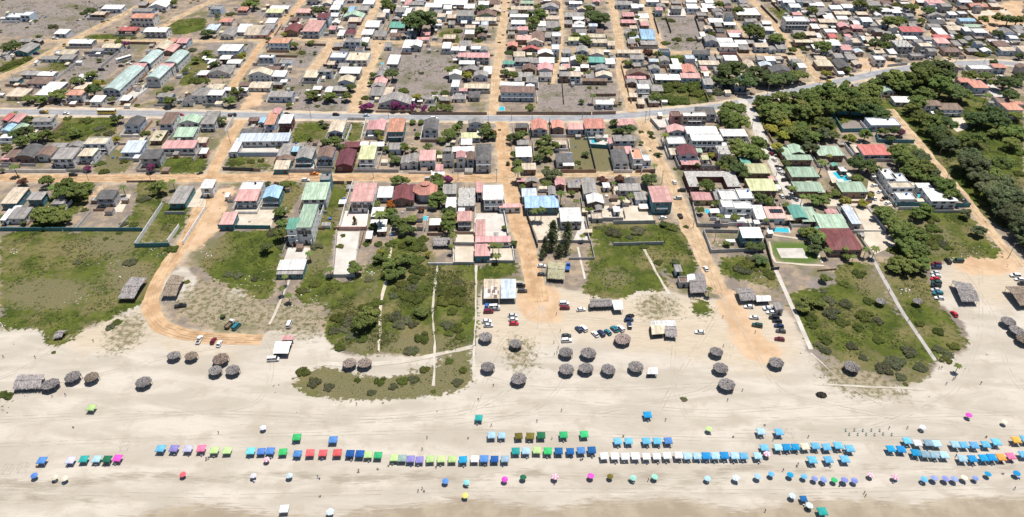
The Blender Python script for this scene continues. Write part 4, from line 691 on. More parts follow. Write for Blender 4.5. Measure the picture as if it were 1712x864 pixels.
# trees and shrubs: crown centre, crown radius, kind
TREES = {
'T00': '60,360,70,D;325,320,25,D;750,85,45,D;440,215,40,S;1440,25,35,G;980,350,35,G;1040,365,35,B;640,680,55,G;760,635,55,G;820,690,45,Y;770,750,60,D;480,770,75,G;330,820,55,G;230,810,50,G;1380,730,50,L;1610,490,35,G;1530,575,30,G;1690,270,40,D;1620,650,70,L;1320,770,30,G;1400,840,50,G;920,820,30,G;1580,410,40,S;60,540,45,L;140,510,45,L;220,475,40,L;0,560,50,L;90,390,50,D;20,400,50,D;700,100,40,L;850,55,30,S;280,170,30,L;1000,310,30,L;1100,310,25,S',
'T01': '20,260,50,D;400,20,60,G;340,40,40,G;220,110,40,L;105,155,28,P;940,75,60,D;1160,75,35,G;1500,15,50,G;1540,55,45,G;1690,180,60,D;330,470,35,Y;320,440,25,G;85,535,40,D;655,290,28,Y;735,365,40,G;500,325,24,D;880,345,30,G;15,680,35,G;130,745,30,G;270,765,55,G;205,830,55,G;700,735,35,L;880,775,60,G;935,805,45,S;1040,790,60,G;1215,710,50,D;1210,795,45,G;1550,610,60,D;1380,620,35,D;1360,680,30,G;1330,800,40,L;1310,360,30,D;1560,770,50,L;1640,740,50,L;800,430,35,L;10,430,30,G;145,640,20,P;1020,790,50,G',
'T02': '90,160,125,D;180,190,60,D;0,170,50,D;600,65,50,D;550,140,22,Y;1080,130,60,G;1030,180,55,G;1060,55,32,G;1010,230,45,D;990,110,40,D;820,70,22,G;1545,120,90,D;1580,160,70,D;1470,70,45,G;1450,320,50,G;1370,285,45,G;830,430,45,L;880,450,40,L;1000,455,45,L;360,580,60,G;470,620,45,Y;790,590,45,D;860,620,42,G;1420,490,60,G;1350,580,28,G;1480,600,35,G;70,800,42,Y;300,760,45,L;220,800,30,G;1515,780,32,P;60,260,25,G;520,320,35,S;570,330,35,L;1240,245,32,D;1470,345,40,D;585,255,40,D;745,120,20,P;750,640,18,R;500,90,25,D;400,250,40,L;100,600,25,S',
'T03': '470,165,40,L;1000,90,40,G;870,30,40,G;1130,260,65,G;1190,290,60,G;820,275,50,L;1340,310,60,G;1470,300,45,G;1470,415,32,G;150,280,42,G;200,330,28,G;1640,80,38,G;280,440,42,R;370,450,40,G;330,500,50,Y;480,490,60,L;580,490,60,L;960,590,90,D;900,640,70,D;860,740,75,S;1200,600,85,D;1050,560,40,G;1150,710,80,D;1280,640,65,D;1370,660,75,D;1450,640,60,D;1570,640,60,G;1510,545,30,G;400,720,85,L;500,690,75,L;600,720,85,L;680,760,70,L;450,810,85,L;560,820,75,L;680,690,60,L;350,790,60,G;1240,835,65,G;1380,830,75,G;1490,790,48,D;1600,800,85,G;1140,850,50,G;1690,760,60,G;920,850,45,G;100,520,35,G;430,85,26,P;340,90,22,Y;430,350,40,L;520,320,40,L;640,320,40,L;200,145,22,G;1560,390,45,L',
'T04': '360,40,50,G;480,70,45,D;670,30,55,L;780,50,50,G;620,165,65,G;690,165,48,G;900,75,48,D;895,170,35,G;1370,165,40,G;1490,155,45,G;1570,165,48,D;1640,170,48,G;590,300,58,D;560,370,48,G;480,370,48,D;1180,290,58,L;1250,330,75,L;1340,350,80,L;1440,400,75,L;1330,430,68,L;1220,400,50,L;1130,310,38,L;40,400,58,G;230,330,40,L;1490,270,38,D;980,560,110,D;1060,600,88,D;880,600,90,G;820,660,90,G;640,640,88,G;560,640,60,K;940,670,80,G;700,700,70,G;1020,720,90,G;1130,740,90,D;1200,770,70,G;880,760,80,G;480,680,50,G;1260,610,60,G;1400,620,48,G;1450,520,30,D;1600,670,68,D;1540,690,60,D;1660,650,48,D;1590,790,60,D;1390,800,40,P;80,780,88,G;220,790,88,G;350,780,80,G;470,780,80,G;150,850,80,G;300,850,80,G;430,850,80,G;820,840,70,G;240,690,30,G;1660,460,30,D;1440,690,38,G;90,490,30,L;200,470,30,L;70,610,38,Y;140,620,30,R;270,590,28,G;560,60,25,G;320,25,30,G;680,380,30,D;1090,45,28,G;1690,300,25,D',
'T10': '125,70,26,P;225,130,45,D;220,240,60,D;300,270,58,G;180,320,58,G;380,270,58,G;620,240,48,G;580,280,48,L;710,140,58,L;960,130,50,D;960,300,42,Y;60,370,50,G;1200,250,45,L;1320,285,32,G;190,645,45,R;390,650,58,G;430,690,46,P;560,700,85,G;640,740,88,G;530,740,75,G;700,690,60,G;105,510,44,P;725,535,34,B;1240,545,40,B;1310,700,68,G;1180,780,58,S;1420,640,36,P;1010,690,34,P;1290,690,60,L;540,630,28,R;450,260,50,L;820,200,50,S;900,250,45,S;560,120,35,L;860,560,45,L;830,490,40,L;1020,480,35,L;1640,570,26,G;10,560,26,K;120,250,55,D',
'T11': '130,140,48,D;1000,180,30,D;1070,320,55,G;1000,320,40,D;870,290,26,G;1150,360,40,D;1500,380,36,G;1570,460,50,D;1650,370,44,G;230,480,40,L;680,665,48,G;520,670,26,D;590,665,24,R;1120,145,26,P;1435,250,40,G;1450,290,28,Y;1590,640,58,G;1660,650,40,G;1540,835,40,O;1410,825,44,G;1350,40,45,B;1560,55,45,B;1300,60,40,B;300,490,35,L;380,480,38,L;470,470,30,L;250,560,0,L;570,690,28,G;1260,30,30,G;700,20,28,G;1640,60,30,B',
'T12': '30,150,30,G;330,250,68,G;390,220,48,G;270,300,40,G;420,170,30,D;630,250,58,D;690,260,46,D;640,200,40,G;700,250,30,O;840,290,50,D;930,260,58,G;1130,290,50,G;1090,340,48,G;1130,410,62,G;1210,360,40,G;1060,460,40,D;1165,540,80,K;830,430,40,G;850,510,48,G;900,540,50,P;230,620,56,G;315,625,46,B;240,680,48,G;240,790,68,G;200,820,58,G;150,370,40,G;1250,740,46,P;1460,415,34,D;1390,490,34,L;1130,660,44,G;930,690,30,G;1590,630,44,R;1430,690,30,G;1320,660,26,G;1690,160,40,D;70,265,30,G;230,420,30,G;1340,745,30,G;1380,800,36,P;100,150,30,G;190,60,38,G;270,30,44,G;120,60,35,B;20,60,40,B;1000,50,40,G;330,50,40,G;1690,660,26,P;40,380,30,D',
'T13': '20,230,30,G;130,220,52,D;60,230,40,D;230,330,20,G;340,500,30,P;930,90,66,G;1000,130,58,G;1050,170,66,G;960,180,58,G;940,40,58,G;1030,60,58,G;1080,380,85,G;1180,350,68,G;1150,410,75,G;1010,320,58,G;1020,400,58,G;960,480,58,D;1030,540,66,D;940,540,48,G;1080,580,48,D;290,635,66,D;50,620,44,R;770,690,58,G;690,520,32,D;140,750,32,P;70,770,36,P;1400,270,48,Y;1490,240,58,G;1550,250,58,G;1330,360,48,Y;1250,60,78,G;1350,110,78,G;1450,60,78,G;1550,90,78,G;1650,60,70,G;1300,200,58,Y;1440,180,58,Y;1640,260,58,G;1480,680,42,P;1200,790,48,D;1280,820,40,G;1420,840,30,G;1640,800,58,G;1620,370,58,K;1530,190,58,G;1440,560,40,G;1180,60,58,G;1430,230,48,G;870,500,34,G;800,430,34,Y;840,440,30,R;1390,400,40,D;1380,500,36,D;680,790,22,B;850,830,34,G;1560,770,36,P;420,270,40,P;300,240,28,L;1200,450,60,G;1590,310,44,D',
'T14': '60,60,68,G;160,40,68,G;280,30,68,G;400,50,68,D;500,60,76,D;60,250,58,K;130,260,48,G;260,300,48,Y;390,270,48,G;540,240,38,G;620,230,44,D;730,240,42,B;350,510,76,D;420,520,58,D;480,570,48,G;150,735,40,G;230,810,44,Y;370,820,44,Y;440,760,28,Y;690,90,58,G;800,110,58,G;740,40,58,G;870,170,76,G;960,230,76,D;1040,190,78,D;870,260,68,D;980,320,76,D;1080,330,76,K;760,390,86,G;700,460,76,G;830,500,76,G;880,560,76,G;750,560,58,G;640,390,58,G;900,450,66,K;1100,440,92,K;1150,520,92,K;1050,560,76,K;1230,600,86,K;1160,640,76,G;1280,700,86,K;1380,760,92,K;1250,780,66,G;1420,830,76,K;1290,130,68,D;1380,110,78,D;1500,150,78,D;1450,60,68,D;1330,300,58,G;1200,310,48,G;1470,240,48,G;1560,230,58,G;1660,220,66,G;1390,480,86,G;1500,510,78,G;1440,580,68,G;1560,470,48,G;1350,560,58,G;1650,390,66,L;1600,330,58,G;1670,580,48,L;1530,680,78,K;1600,740,86,K;1660,820,78,K;1500,800,76,K;40,480,48,P;80,760,38,G;1250,400,38,L;1640,100,48,G;40,810,48,G;1000,80,34,D;700,640,0,L;950,620,60,G;830,610,60,G;1000,660,45,G;100,160,40,K;30,170,50,G;100,420,30,P;340,620,45,G;470,430,32,D;560,440,25,G;600,300,30,D',
'T20': '330,70,85,G;420,110,76,G;500,90,76,G;250,80,48,S;480,40,66,G;1430,350,48,L;1540,625,28,L;1070,455,58,S;870,270,24,L;60,130,34,S;640,460,38,S;700,30,30,L;190,140,28,K;1100,150,44,L;1020,145,38,S;30,100,30,G;1390,350,38,L;980,220,26,L;370,170,60,L;450,150,50,L',
'T21': '510,350,52,D;560,210,60,S;640,230,68,G;640,130,48,G;620,50,58,G;640,330,44,S;930,330,52,S;1440,70,60,P;1530,60,58,G;1600,150,68,G;1650,190,58,G;1340,310,34,L;1440,310,40,L;1540,310,46,L;1640,320,44,L;1120,330,34,L;1140,245,24,L;1035,520,36,P;1240,530,58,G;860,380,36,P;665,595,32,P;635,680,32,P;690,730,36,P;1450,430,56,G;1520,480,56,G;1600,440,56,G;1540,570,58,G;1620,540,48,G;1660,440,58,G;1450,380,34,Y;1650,400,30,Y;1420,790,55,L;1340,840,66,L;1238,120,26,C;1390,180,38,D;1220,470,28,G;1660,730,60,L;1560,740,40,S;280,570,44,S;200,560,44,S;420,600,34,S;800,690,48,L;910,640,50,L;830,700,40,S;1360,600,44,S;1620,640,50,L;1500,560,44,G;1560,100,50,D;1690,280,40,G',
'T22': '340,100,66,G;320,180,66,G;330,60,58,D;360,250,40,P;20,100,48,G;100,30,28,R;690,310,44,P;740,320,40,P;720,400,36,P;870,310,30,D;1190,170,66,C;1180,280,70,C;1310,230,64,C;1120,340,52,C;1240,360,52,C;1295,340,52,C;1100,400,34,C;1040,40,42,P;1090,40,42,P;1680,210,58,S;1560,180,24,S;50,440,76,L;80,520,76,L;30,600,58,L;350,720,85,L;300,780,76,L;80,330,76,L;50,750,76,L;420,620,34,S;1480,30,38,G;1430,240,26,P;20,200,44,D;270,190,26,R;420,700,60,L;220,690,40,S;790,180,26,G;350,340,26,P;160,400,26,Y;400,780,60,L;110,270,50,L;30,680,55,S;1540,180,20,S',
'T23': '190,200,66,S;410,140,34,D;480,170,58,L;30,220,58,S;630,390,26,L;1210,440,58,D;1100,480,76,L;1200,500,58,L;1140,330,46,D;1210,330,38,D;1000,90,38,G;880,90,36,P;1090,520,58,S;940,310,28,G;1040,150,22,B;1640,230,56,G;1680,280,58,D;1580,210,46,G;710,40,36,G;500,460,38,S;1600,790,68,G;1560,830,58,G;1690,800,58,L;130,250,34,S;520,470,30,D;1030,520,50,S;1260,120,20,P;1480,130,22,G;1660,350,50,D;1340,560,36,L;1290,550,46,L;600,170,26,L;1540,830,44,D;250,330,40,L;1140,430,50,S;370,460,40,L;790,690,18,P',
'T24': '550,45,72,G;240,420,38,G;680,160,85,G;620,140,58,D;760,210,85,G;700,250,85,G;800,260,76,G;740,320,85,G;830,370,76,G;790,410,68,G;670,460,76,G;760,490,85,G;860,480,76,G;640,500,58,G;880,40,58,G;830,60,58,G;940,100,66,L;960,180,66,L;1000,260,58,L;1040,310,48,S;620,360,48,L;480,345,42,P;400,355,36,P;90,350,40,P;40,230,46,P;1430,60,85,K;1500,130,85,K;1560,80,85,K;1650,100,85,K;1600,200,76,K;1660,260,66,K;1560,250,58,K;1400,20,66,K;1680,340,58,K;50,600,38,G;100,600,28,L;220,640,44,L;350,550,58,L;100,780,60,S;240,800,60,S;420,780,50,L;920,290,60,L;880,230,60,L;230,360,28,P;160,355,26,B;320,360,26,D;1330,70,40,K;1480,200,50,K;50,700,30,S;20,800,44,G;960,330,50,L;1080,340,40,L;820,540,50,S;300,410,26,P',
'T30': '960,110,42,L;440,360,20,L;900,150,40,S;60,720,44,L;20,700,40,L', 'T31': '1200,110,76,S;1350,60,85,G;1300,130,76,G;1220,220,56,S;1100,60,66,L;1580,60,66,S;1600,130,58,S;1660,90,66,S;810,520,60,L;1630,590,50,L;1450,590,50,L;1120,310,50,L;1260,590,30,L;1160,160,50,S;1400,30,60,L;1300,240,50,L;900,600,60,S;1020,640,50,S;150,60,22,D;1380,690,40,S;1550,640,40,S;1060,180,50,S;1690,340,50,S', 'T32': '60,40,58,L;110,230,66,L;330,130,58,S;400,150,58,L;350,20,48,L;100,20,58,G;40,340,50,S;480,90,40,L;420,230,40,L;40,570,50,S;330,430,40,L;400,600,50,S;130,500,44,L;450,500,40,L;200,680,24,L;290,120,40,S;30,120,50,S;330,200,40,L', 'T33': '1620,60,56,L;1640,130,44,L;580,740,30,S;1690,300,40,S', 'T34': '1165,462,16,P;500,100,48,S;130,30,76,S;60,250,58,L;400,50,76,L;650,430,85,S;550,480,76,S;330,150,50,L;200,100,60,L;760,350,70,S;850,480,60,S;280,300,50,S;60,330,50,S;1080,380,46,S;1000,330,50,S;1120,300,50,L;730,620,24,L;900,300,50,L;500,250,50,L;380,400,40,S;690,560,50,S;850,120,44,L;1000,180,50,L'}
POOLS = [('T14', '118,575 215,565 270,640 190,650'), ('T14', '805,740 840,735 858,775 825,782'), ('T12', '1500,300 1545,296 1552,332 1505,334'), ('T23', '1280,178 1440,185 1450,222 1278,215'), ('T12', '742,34 785,32 790,64 744,66'), ('T22', '75,85 155,88 150,122 68,120'), ('T03', '480,590 545,588 540,608 480,606'), ('T23', '750,30 780,25 795,60 760,66'), ('T01', '1455,518 1476,516 1480,532 1458,534')]
# ------------------------------------------------------------------ houses
OVER = 0.35
def roof_into(mb, w, d, H, style, mi, tilt, front=0.5):
    """roof shell from local (-w/2..w/2, 0..d) at eave height H, overhanging; front is the overhang over the front wall"""
    x0, x1, y0, y1, th = -w / 2, w / 2, -front, d + OVER, 0.14
    if style == 's':
        up = tilt * (y1 - y0)
        v = [(x0, y0, H), (x1, y0, H), (x1, y1, H + up), (x0, y1, H + up)]
        v += [(a, b, c + th) for a, b, c in v]
        mb.add(v, [(3, 2, 1, 0), (4, 5, 6, 7), (0, 1, 5, 4), (1, 2, 6, 5), (2, 3, 7, 6), (3, 0, 4, 7)], mi)
    elif style in 'Gg':
        if style == 'G': rise = 0.22 * d / 2
        else: rise = 0.34 * w / 2
        if style == 'G':
            ym = (y0 + y1) / 2
            pr = [(y0, H), (ym, H + rise), (y1, H)]
            v = [(x, y, z + o) for x in (x0, x1) for o in (0, th) for y, z in pr]
        else:
            pr = [(x0, H), (0, H + rise), (x1, H)]
            v = [(x, y, z + o) for y in (y0, y1) for o in (0, th) for x, z in pr]
        # 0-2 low end A, 3-5 high end A, 6-8 low end B, 9-11 high end B
        f = [(3, 4, 10, 9), (4, 5, 11, 10), (0, 6, 7, 1), (1, 7, 8, 2), (0, 3, 9, 6), (2, 8, 11, 5), (0, 1, 4, 3), (1, 2, 5, 4), (6, 9, 10, 7), (7, 10, 11, 8)]
        mb.add(v, f, mi)
    elif style == 'h':
        rise = 0.40 * min(w, d) / 2
        k = min(w, d) / 2 * 0.98
        yc0, yc1 = y0 + k, y1 - k
        xc0, xc1 = x0 + k, x1 - k
        if w >= d: r0, r1 = (xc0, (y0 + y1) / 2, H + rise), (xc1, (y0 + y1) / 2, H + rise)
        else: r0, r1 = (0, yc0, H + rise), (0, yc1, H + rise)
        v = [(x0, y0, H), (x1, y0, H), (x1, y1, H), (x0, y1, H), (x0, y0, H + th), (x1, y0, H + th), (x1, y1, H + th), (x0, y1, H + th),
             (r0[0], r0[1], r0[2] + th), (r1[0], r1[1], r1[2] + th)]
        f = [(3, 2, 1, 0), (0, 1, 5, 4), (1, 2, 6, 5), (2, 3, 7, 6), (3, 0, 4, 7)]
        f += [(4, 5, 9, 8), (5, 6, 9), (6, 7, 8, 9), (7, 4, 8)] if w >= d else [(4, 5, 8), (5, 6, 9, 8), (6, 7, 9), (7, 4, 8, 9)]
        mb.add(v, f, mi)
    elif style == 'a':
        n = 10; rise = 0.17 * w
        pr = [(x0 + (x1 - x0) * i / n, H + rise * math.sin(math.pi * i / n) ** 0.8) for i in range(n + 1)]
        v = [(x, y, z + o) for y in (y0, y1) for o in (0, th) for x, z in pr]
        m = n + 1
        f = []
        for i in range(n):
            f += [(m + i, m + i + 1, 3 * m + i + 1, 3 * m + i), (i, 2 * m + i, 2 * m + i + 1, i + 1), (i, i + 1, m + i + 1, m + i), (2 * m + i, 3 * m + i, 3 * m + i + 1, 2 * m + i + 1)]
        f += [(0, m, 3 * m, 2 * m), (n, 2 * m + n, 3 * m + n, m + n)]
        mb.add(v, f, mi)
    elif style == 'o':
        n, R, cy = 8, max(w, d) / 2, d / 2
        ring = lambda r, z: [(r * math.cos(math.pi * (2 * i + 1) / n), cy + r * math.sin(math.pi * (2 * i + 1) / n), z) for i in range(n)]
        v = ring(R * 1.05, H) + ring(R * 1.05, H + th) + ring(R * 0.3, H + R * .42) + ring(R * 0.3, H + R * .42 + .5) + ring(R * .36, H + R * .42 + .5) + [(0, cy, H + R * .42 + 1.2)]
        f = [tuple(range(n - 1, -1, -1))]
        for b in range(4):
            f += [(b * n + i, b * n + (i + 1) % n, b * n + n + (i + 1) % n, b * n + n + i) for i in range(n)]
        f += [(4 * n + i, 4 * n + (i + 1) % n, 5 * n) for i in range(n)]
        mb.add(v, f, mi)
    else:                                                    # flat slab inside a parapet
        mb.box(x0 + .2, x1 - .2, .2, d - .2, H - 0.12, H, mi)
def walls_into(mb, w, d, H, style, mi, tilt, front):
    x0, x1 = -w / 2 + OVER, w / 2 - OVER
    y0, y1 = 0.0, d
    if style in 'fu':
        x0, x1 = -w / 2, w / 2
        mb.box(x0, x1, y0, y1, 0, H - 0.12, mi, top=False)
        e = 0.5 if style == 'f' else 0.0
        if e:
            for a in ((x0, x1, y0, y0 + .2), (x0, x1, y1 - .2, y1), (x0, x0 + .2, y0 + .2, y1 - .2), (x1 - .2, x1, y0 + .2, y1 - .2)): mb.box(*a, H - 0.13, H + e, mi)
        return
    if style == 'o':
        n, R, cy = 8, max(w, d) / 2 * .8, d / 2
        mb.prism([(R * math.cos(math.pi * (2 * i + 1) / n), cy + R * math.sin(math.pi * (2 * i + 1) / n)) for i in range(n)], 0, H, mi)
        return
    if style == 's':
        za, zb = H + tilt * (y0 + front), H + tilt * (y1 + front)
        v = [(x0, y0, 0), (x1, y0, 0), (x1, y1, 0), (x0, y1, 0), (x0, y0, za), (x1, y0, za), (x1, y1, zb), (x0, y1, zb)]
        mb.add(v, [(0, 1, 5, 4), (1, 2, 6, 5), (2, 3, 7, 6), (3, 0, 4, 7)], mi)
        return
    mb.box(x0, x1, y0, y1, 0, H, mi, top=False)
    if style == 'g':
        r = 0.34 * w / 2
        rr = r * (x1 / (w / 2))
        for y, o in ((y0, 1), (y1, -1)):
            mb.add([(x0, y, H), (x1, y, H), (x1, y, H + r - rr), (0, y, H + r), (x0, y, H + r - rr)], [(0, 1, 2, 3, 4)[::o]], mi)
    elif style == 'G':
        r = 0.22 * d / 2; a = r * front / (d / 2 + (front + OVER) / 2)
        for x, o in ((x0, -1), (x1, 1)):
            mb.add([(x, y0, H), (x, y1, H), (x, d / 2, H + r * .96)], [(0, 1, 2)[::o]], mi)
    elif style == 'a':
        n = 10; rise = 0.17 * w
        pts = [(-w / 2 + w * i / n, H + rise * math.sin(math.pi * i / n) ** 0.8) for i in range(1, n)]
        for y, o in ((y0, 1), (y1, -1)):
            v = [(x0, y, H), (x1, y, H)] + [(x, y, z) for x, z in reversed(pts)]
            mb.add(v, [tuple(range(len(v)))[::o]], mi)

def unit_window():
    mb = MB()
    for a in ((-.5, .5, -.03, .03, -.5, -.44), (-.5, .5, -.03, .03, .44, .5), (-.5, -.45, -.03, .03, -.44, .44), (.45, .5, -.03, .03, -.44, .44), (-.02, .02, -.025, .02, -.44, .44)): mb.box(*a, 0, bottom=True)
    mb.box(-.45, .45, -.012, .02, -.44, .44, 1)
    return mb.mesh('window', [M_FRAME, M_GLASS])
WIN = unit_window()
_mb = MB(); _mb.box(-.5, .5, -.04, .02, 0, 1, 0); _mb.box(.30, .36, -.07, -.04, .48, .52, 1); DOOR = _mb.mesh('door', [M_DOOR, M_METAL])
_mb = MB(); _mb.box(-.06, .06, -.06, .06, 0, 1, 0); POST = _mb.mesh('post', M_WHITE)
_mb = MB(); _mb.tube((0, 0, 0), (0, 0, .95), .6, .6, 10); _mb.tube((0, 0, .95), (0, 0, 1.12), .6, .2, 10); TANK = [_mb.mesh('water_tank', m) for m in (M_TANK, M_TANKB)]
_mb = MB(); _mb.box(-.5, .5, 0, 1, 0, .14, 0, bottom=True)
for i in range(11): x = -.49 + .098 * i; _mb.box(x - .008, x + .008, .02, .05, .14, .95, 1)
_mb.box(-.5, .5, .015, .055, .95, 1.02, 1, bottom=True)
BALC = _mb.mesh('balcony', [M_WHITE, M_FRAME])

def theta(px, py):
    return math.radians(-1.8 if py < 192 else (1.6 if px < 1150 else 0.0))
def survey_house(t, f):
    x0, x1, yb, yf, s = (float(a) for a in f[:5])
    H = 2.9 * max(.8, s)
    a, b = unp(*tp(t, x0, yf), H), unp(*tp(t, x1, yf), H)
    c = unp(*tp(t, (x0 + x1) / 2, yb), H)
    w = max(3.0, math.dist(a, b)); d = max(3.2, min(95.0, c[1] - (a[1] + b[1]) / 2))
    px, py = tp(t, (x0 + x1) / 2, yf)
    return dict(x=(a[0] + b[0]) / 2, y=(a[1] + b[1]) / 2, w=w, d=d, H=H, s=s, R=f[5], W=f[6], st=f[7] if len(f) > 7 else '', own=f[8] if len(f) > 8 else None, px=px, py=py, rz=theta(px, py))
HS = [survey_house(t, f) for t, f in rows(HOUSES)]
for i, h in enumerate(HS):
    r = random.Random(i * 13 + 5)
    if not h['st']: h['st'] = r.choice('GGGsssgg') if h['R'] != 'w' else r.choice('GssssG')
    h['tilt'] = r.uniform(.03, .10) if h['d'] < 16 else 0.02
    h['front'] = r.choice((.3, .5, .8, 1.1)) if h['s'] < 2.2 else .3
    if h['st'] in 'fuo': h['front'] = 0.0
    else:
        h['d'] = max(3.0, h['d'] - h['front']); h['y'] += h['front']
    k = ppm(h['py'])
    h['area'] = (h['w'] * k) * (h['d'] * k * .5 + h['H'] * k * .7)
HS.sort(key=lambda h: -h['area'])
N_IND = 288
SIZE_W = {1: 'one-storey', 2: 'two-storey', 3: 'three-storey', 4: 'four-storey'}
WALL_N = {'t': 'teal-walled', 'p': 'pink-walled', 'm': 'maroon-walled', 'y': 'yellow-walled', 'n': 'green-walled', 'k': 'brown-walled', 'c': 'cream-walled', 'b': 'bluish', 'w': 'white', 'g': 'grey', 'd': 'dark', 'r': 'red'}  # b covers blue paint and white walls coloured with their shade
SHAPE_N = {'g': 'gabled ', 'h': 'hipped ', 'a': 'arched ', 'f': 'flat ', 'u': 'unfinished '}

def windows_for(h, r):
    """(kind, x, y, z, rz, width, height) of the openings on front and both sides"""
    out = []
    w, d, H, s = h['w'], h['d'], h['H'], h['s']
    if h['st'] == 'o': return out
    fl = max(1, int(round(s)))
    fh = H / fl
    xw = w / 2 - (OVER if h['st'] not in 'fu' else 0)
    dense = 1 if h['own'] and ('dark windows' in h['own'] or 'balconies' in h['own'] or 'square' in h['own']) else 0
    big = r.random() < .72
    for k in range(fl):
        n = max(1, int(2 * xw / (2.6 if dense else 3.6)))
        n = min(n, 8)
        for i in range(n):
            x = -xw + 2 * xw * (i + .5) / n
            z = fh * k + fh * .55
            ww, wh = (2.3, 1.7) if big or dense else (1.25, 1.15)
            ww = min(ww, 2 * xw / n * .78); wh = min(wh, fh * .62)
            if k == 0 and i == (n // 2 if n > 1 else 0): out.append(('door', x, -.015, 0.02, 0, min(1.1, ww * 1.2), min(2.15, fh * .8)))
            else: out.append(('window', x, -.03, z, 0, ww, wh))
        side = 1 if h['x'] < 0 else -1
        m = min(6, max(1, int(d / 4.5)))
        if abs(h['x']) > 25:
            for i in range(m):
                out.append(('window', side * (xw + .03), d * (i + .5) / m, fh * k + fh * .58, side * math.pi / 2, 1.2, min(1.1, fh * .5)))
    return out
far_mb = {}
far_mats, far_mb = [], MB()
def far_slot(m):
    if m not in far_mats: far_mats.append(m)
    return far_mats.index(m)
for i, h in enumerate(HS):
    r = random.Random(i * 31 + 3)
    wb, rb = MB(), MB()
    walls_into(wb, h['w'], h['d'], h['H'], h['st'], 0, h['tilt'], h['front'])
    if h['st'] == 'u':
        w, d, H = h['w'], h['d'], h['H']
        rb.box(-w / 2, w / 2, 0, d, H - .12, H + .1, 0)
        nx_ = max(2, int(w / 3))
        for a in range(nx_ + 1):
            for b in (0, .5, 1): x = -w / 2 + .15 + (w - .3) * a / nx_; y = .15 + (d - .3) * b; rb.box(x - .15, x + .15, y - .15, y + .15, H + .1, H + .1 + r.uniform(.8, 2.3), 0)
    else: roof_into(rb, h['w'], h['d'], h['H'], h['st'], 0, h['tilt'], h['front'])
    wins = windows_for(h, r)
    rm = roof_mat(h['R']) if h['st'] != 'u' else M_CONC
    if i < N_IND:
        nm = {3: 'apartment_block'}.get(int(round(h['s'])), 'house') if h['s'] < 3.2 else 'house'
        if h['s'] < .95: nm = 'shed'
        o = empty(nm, (h['x'], h['y'], 0), h['rz'])
        child('wall', wb.mesh('wall', wall_mat(h['W'])), o)
        ro = child('roof', rb.mesh('roof', rm), o)
        for kd, x, y, z, rz, ww, wh in wins:
            child(kd, WIN if kd == 'window' else DOOR, o, (x, y, z), rz, (ww, 1.6, wh))
        if h['s'] >= 1.6 and h['st'] not in 'uo' and r.random() < .6:
            fh = h['H'] / max(1, int(round(h['s'])))
            for k in range(1, int(round(h['s']))):
                child('balcony', BALC, o, (0, -1.15, fh * k - .05), 0, ((h['w'] - 1.0) * r.choice((1, 1, .6)), 1.12, 1))
        elif h['s'] < 1.5 and h['st'] not in 'uofa' and h['front'] > .7 and r.random() < .6:
            n = max(2, min(5, int(h['w'] / 3)))
            for k in range(n): child('post', POST, o, (-h['w'] / 2 + .3 + (h['w'] - .6) * k / (n - 1), -h['front'] + .15, 0), 0, (1, 1, h['H']))
        if r.random() < .5 and h['st'] in 'fG':
            child('water_tank', r.choice(TANK), o, (h['w'] * r.uniform(-.3, .3), h['d'] * .75, h['H'] - .02 if h['st'] == 'f' else h['H'] + .05), 0, 1.0)
        if h['own'] and h['own'].startswith(('tall narrow white house', 'tall white house', 'teal two-storey', 'three-storey white house with blue', 'house with pink lean-to', 'white house with plain', 'house with tan', 'two-storey house with brown', 'two-storey blue')):
            gw = (h['w'] - 1.2) / 2
            for s_ in (-1, 1): child('glazing', WIN, o, (s_ * (gw / 2 + .08), -.07, h['H'] * (.70 if 'narrow' in h['own'] else .58 if 'blue-railed' not in h['own'] else .8)), 0, (gw, 1.6, min(2.4, h['H'] * .34)))
        look = h['own']
        if not look:
            look = '%s %s house with %s%s roof' % (SIZE_W[max(1, min(4, int(round(h['s']))))], WALL_N[h['W']], SHAPE_N.get(h['st'], ''), ROOF_N[h['R']]) if h['st'] != 'u' else 'unfinished grey concrete house with bare columns'
            if nm == 'shed': look = look.replace('one-storey ', 'low ').replace('house', 'shed')
        elif h['own'].startswith(('small blue shed',)): pass
        thing(o, look, {'apartment_block': 'apartment block'}.get(nm, nm), 'houses of the town', h['px'], h['py'] + 6)
        h['obj'] = o
    else:
        cx, sx = math.cos(h['rz']), math.sin(h['rz'])
        for kd, x, y, z, rz, ww, wh in wins:
            if rz == 0: wb.box(x - ww / 2, x + ww / 2, y - .03, y + .02, z - (wh / 2 if kd == 'window' else 0), z + (wh / 2 if kd == 'window' else wh), 1)
        for mbb, ms in ((wb, [wall_mat(h['W']), M_GLASS]), (rb, [rm])):
            vs = [(h['x'] + x * cx - y * sx, h['y'] + x * sx + y * cx, z) for x, y, z in mbb.v]
            k = len(far_mb.v); far_mb.v += vs
            far_mb.f += [tuple(j + k for j in q) for q in mbb.f]; far_mb.m += [far_slot(ms[j]) for j in mbb.m]
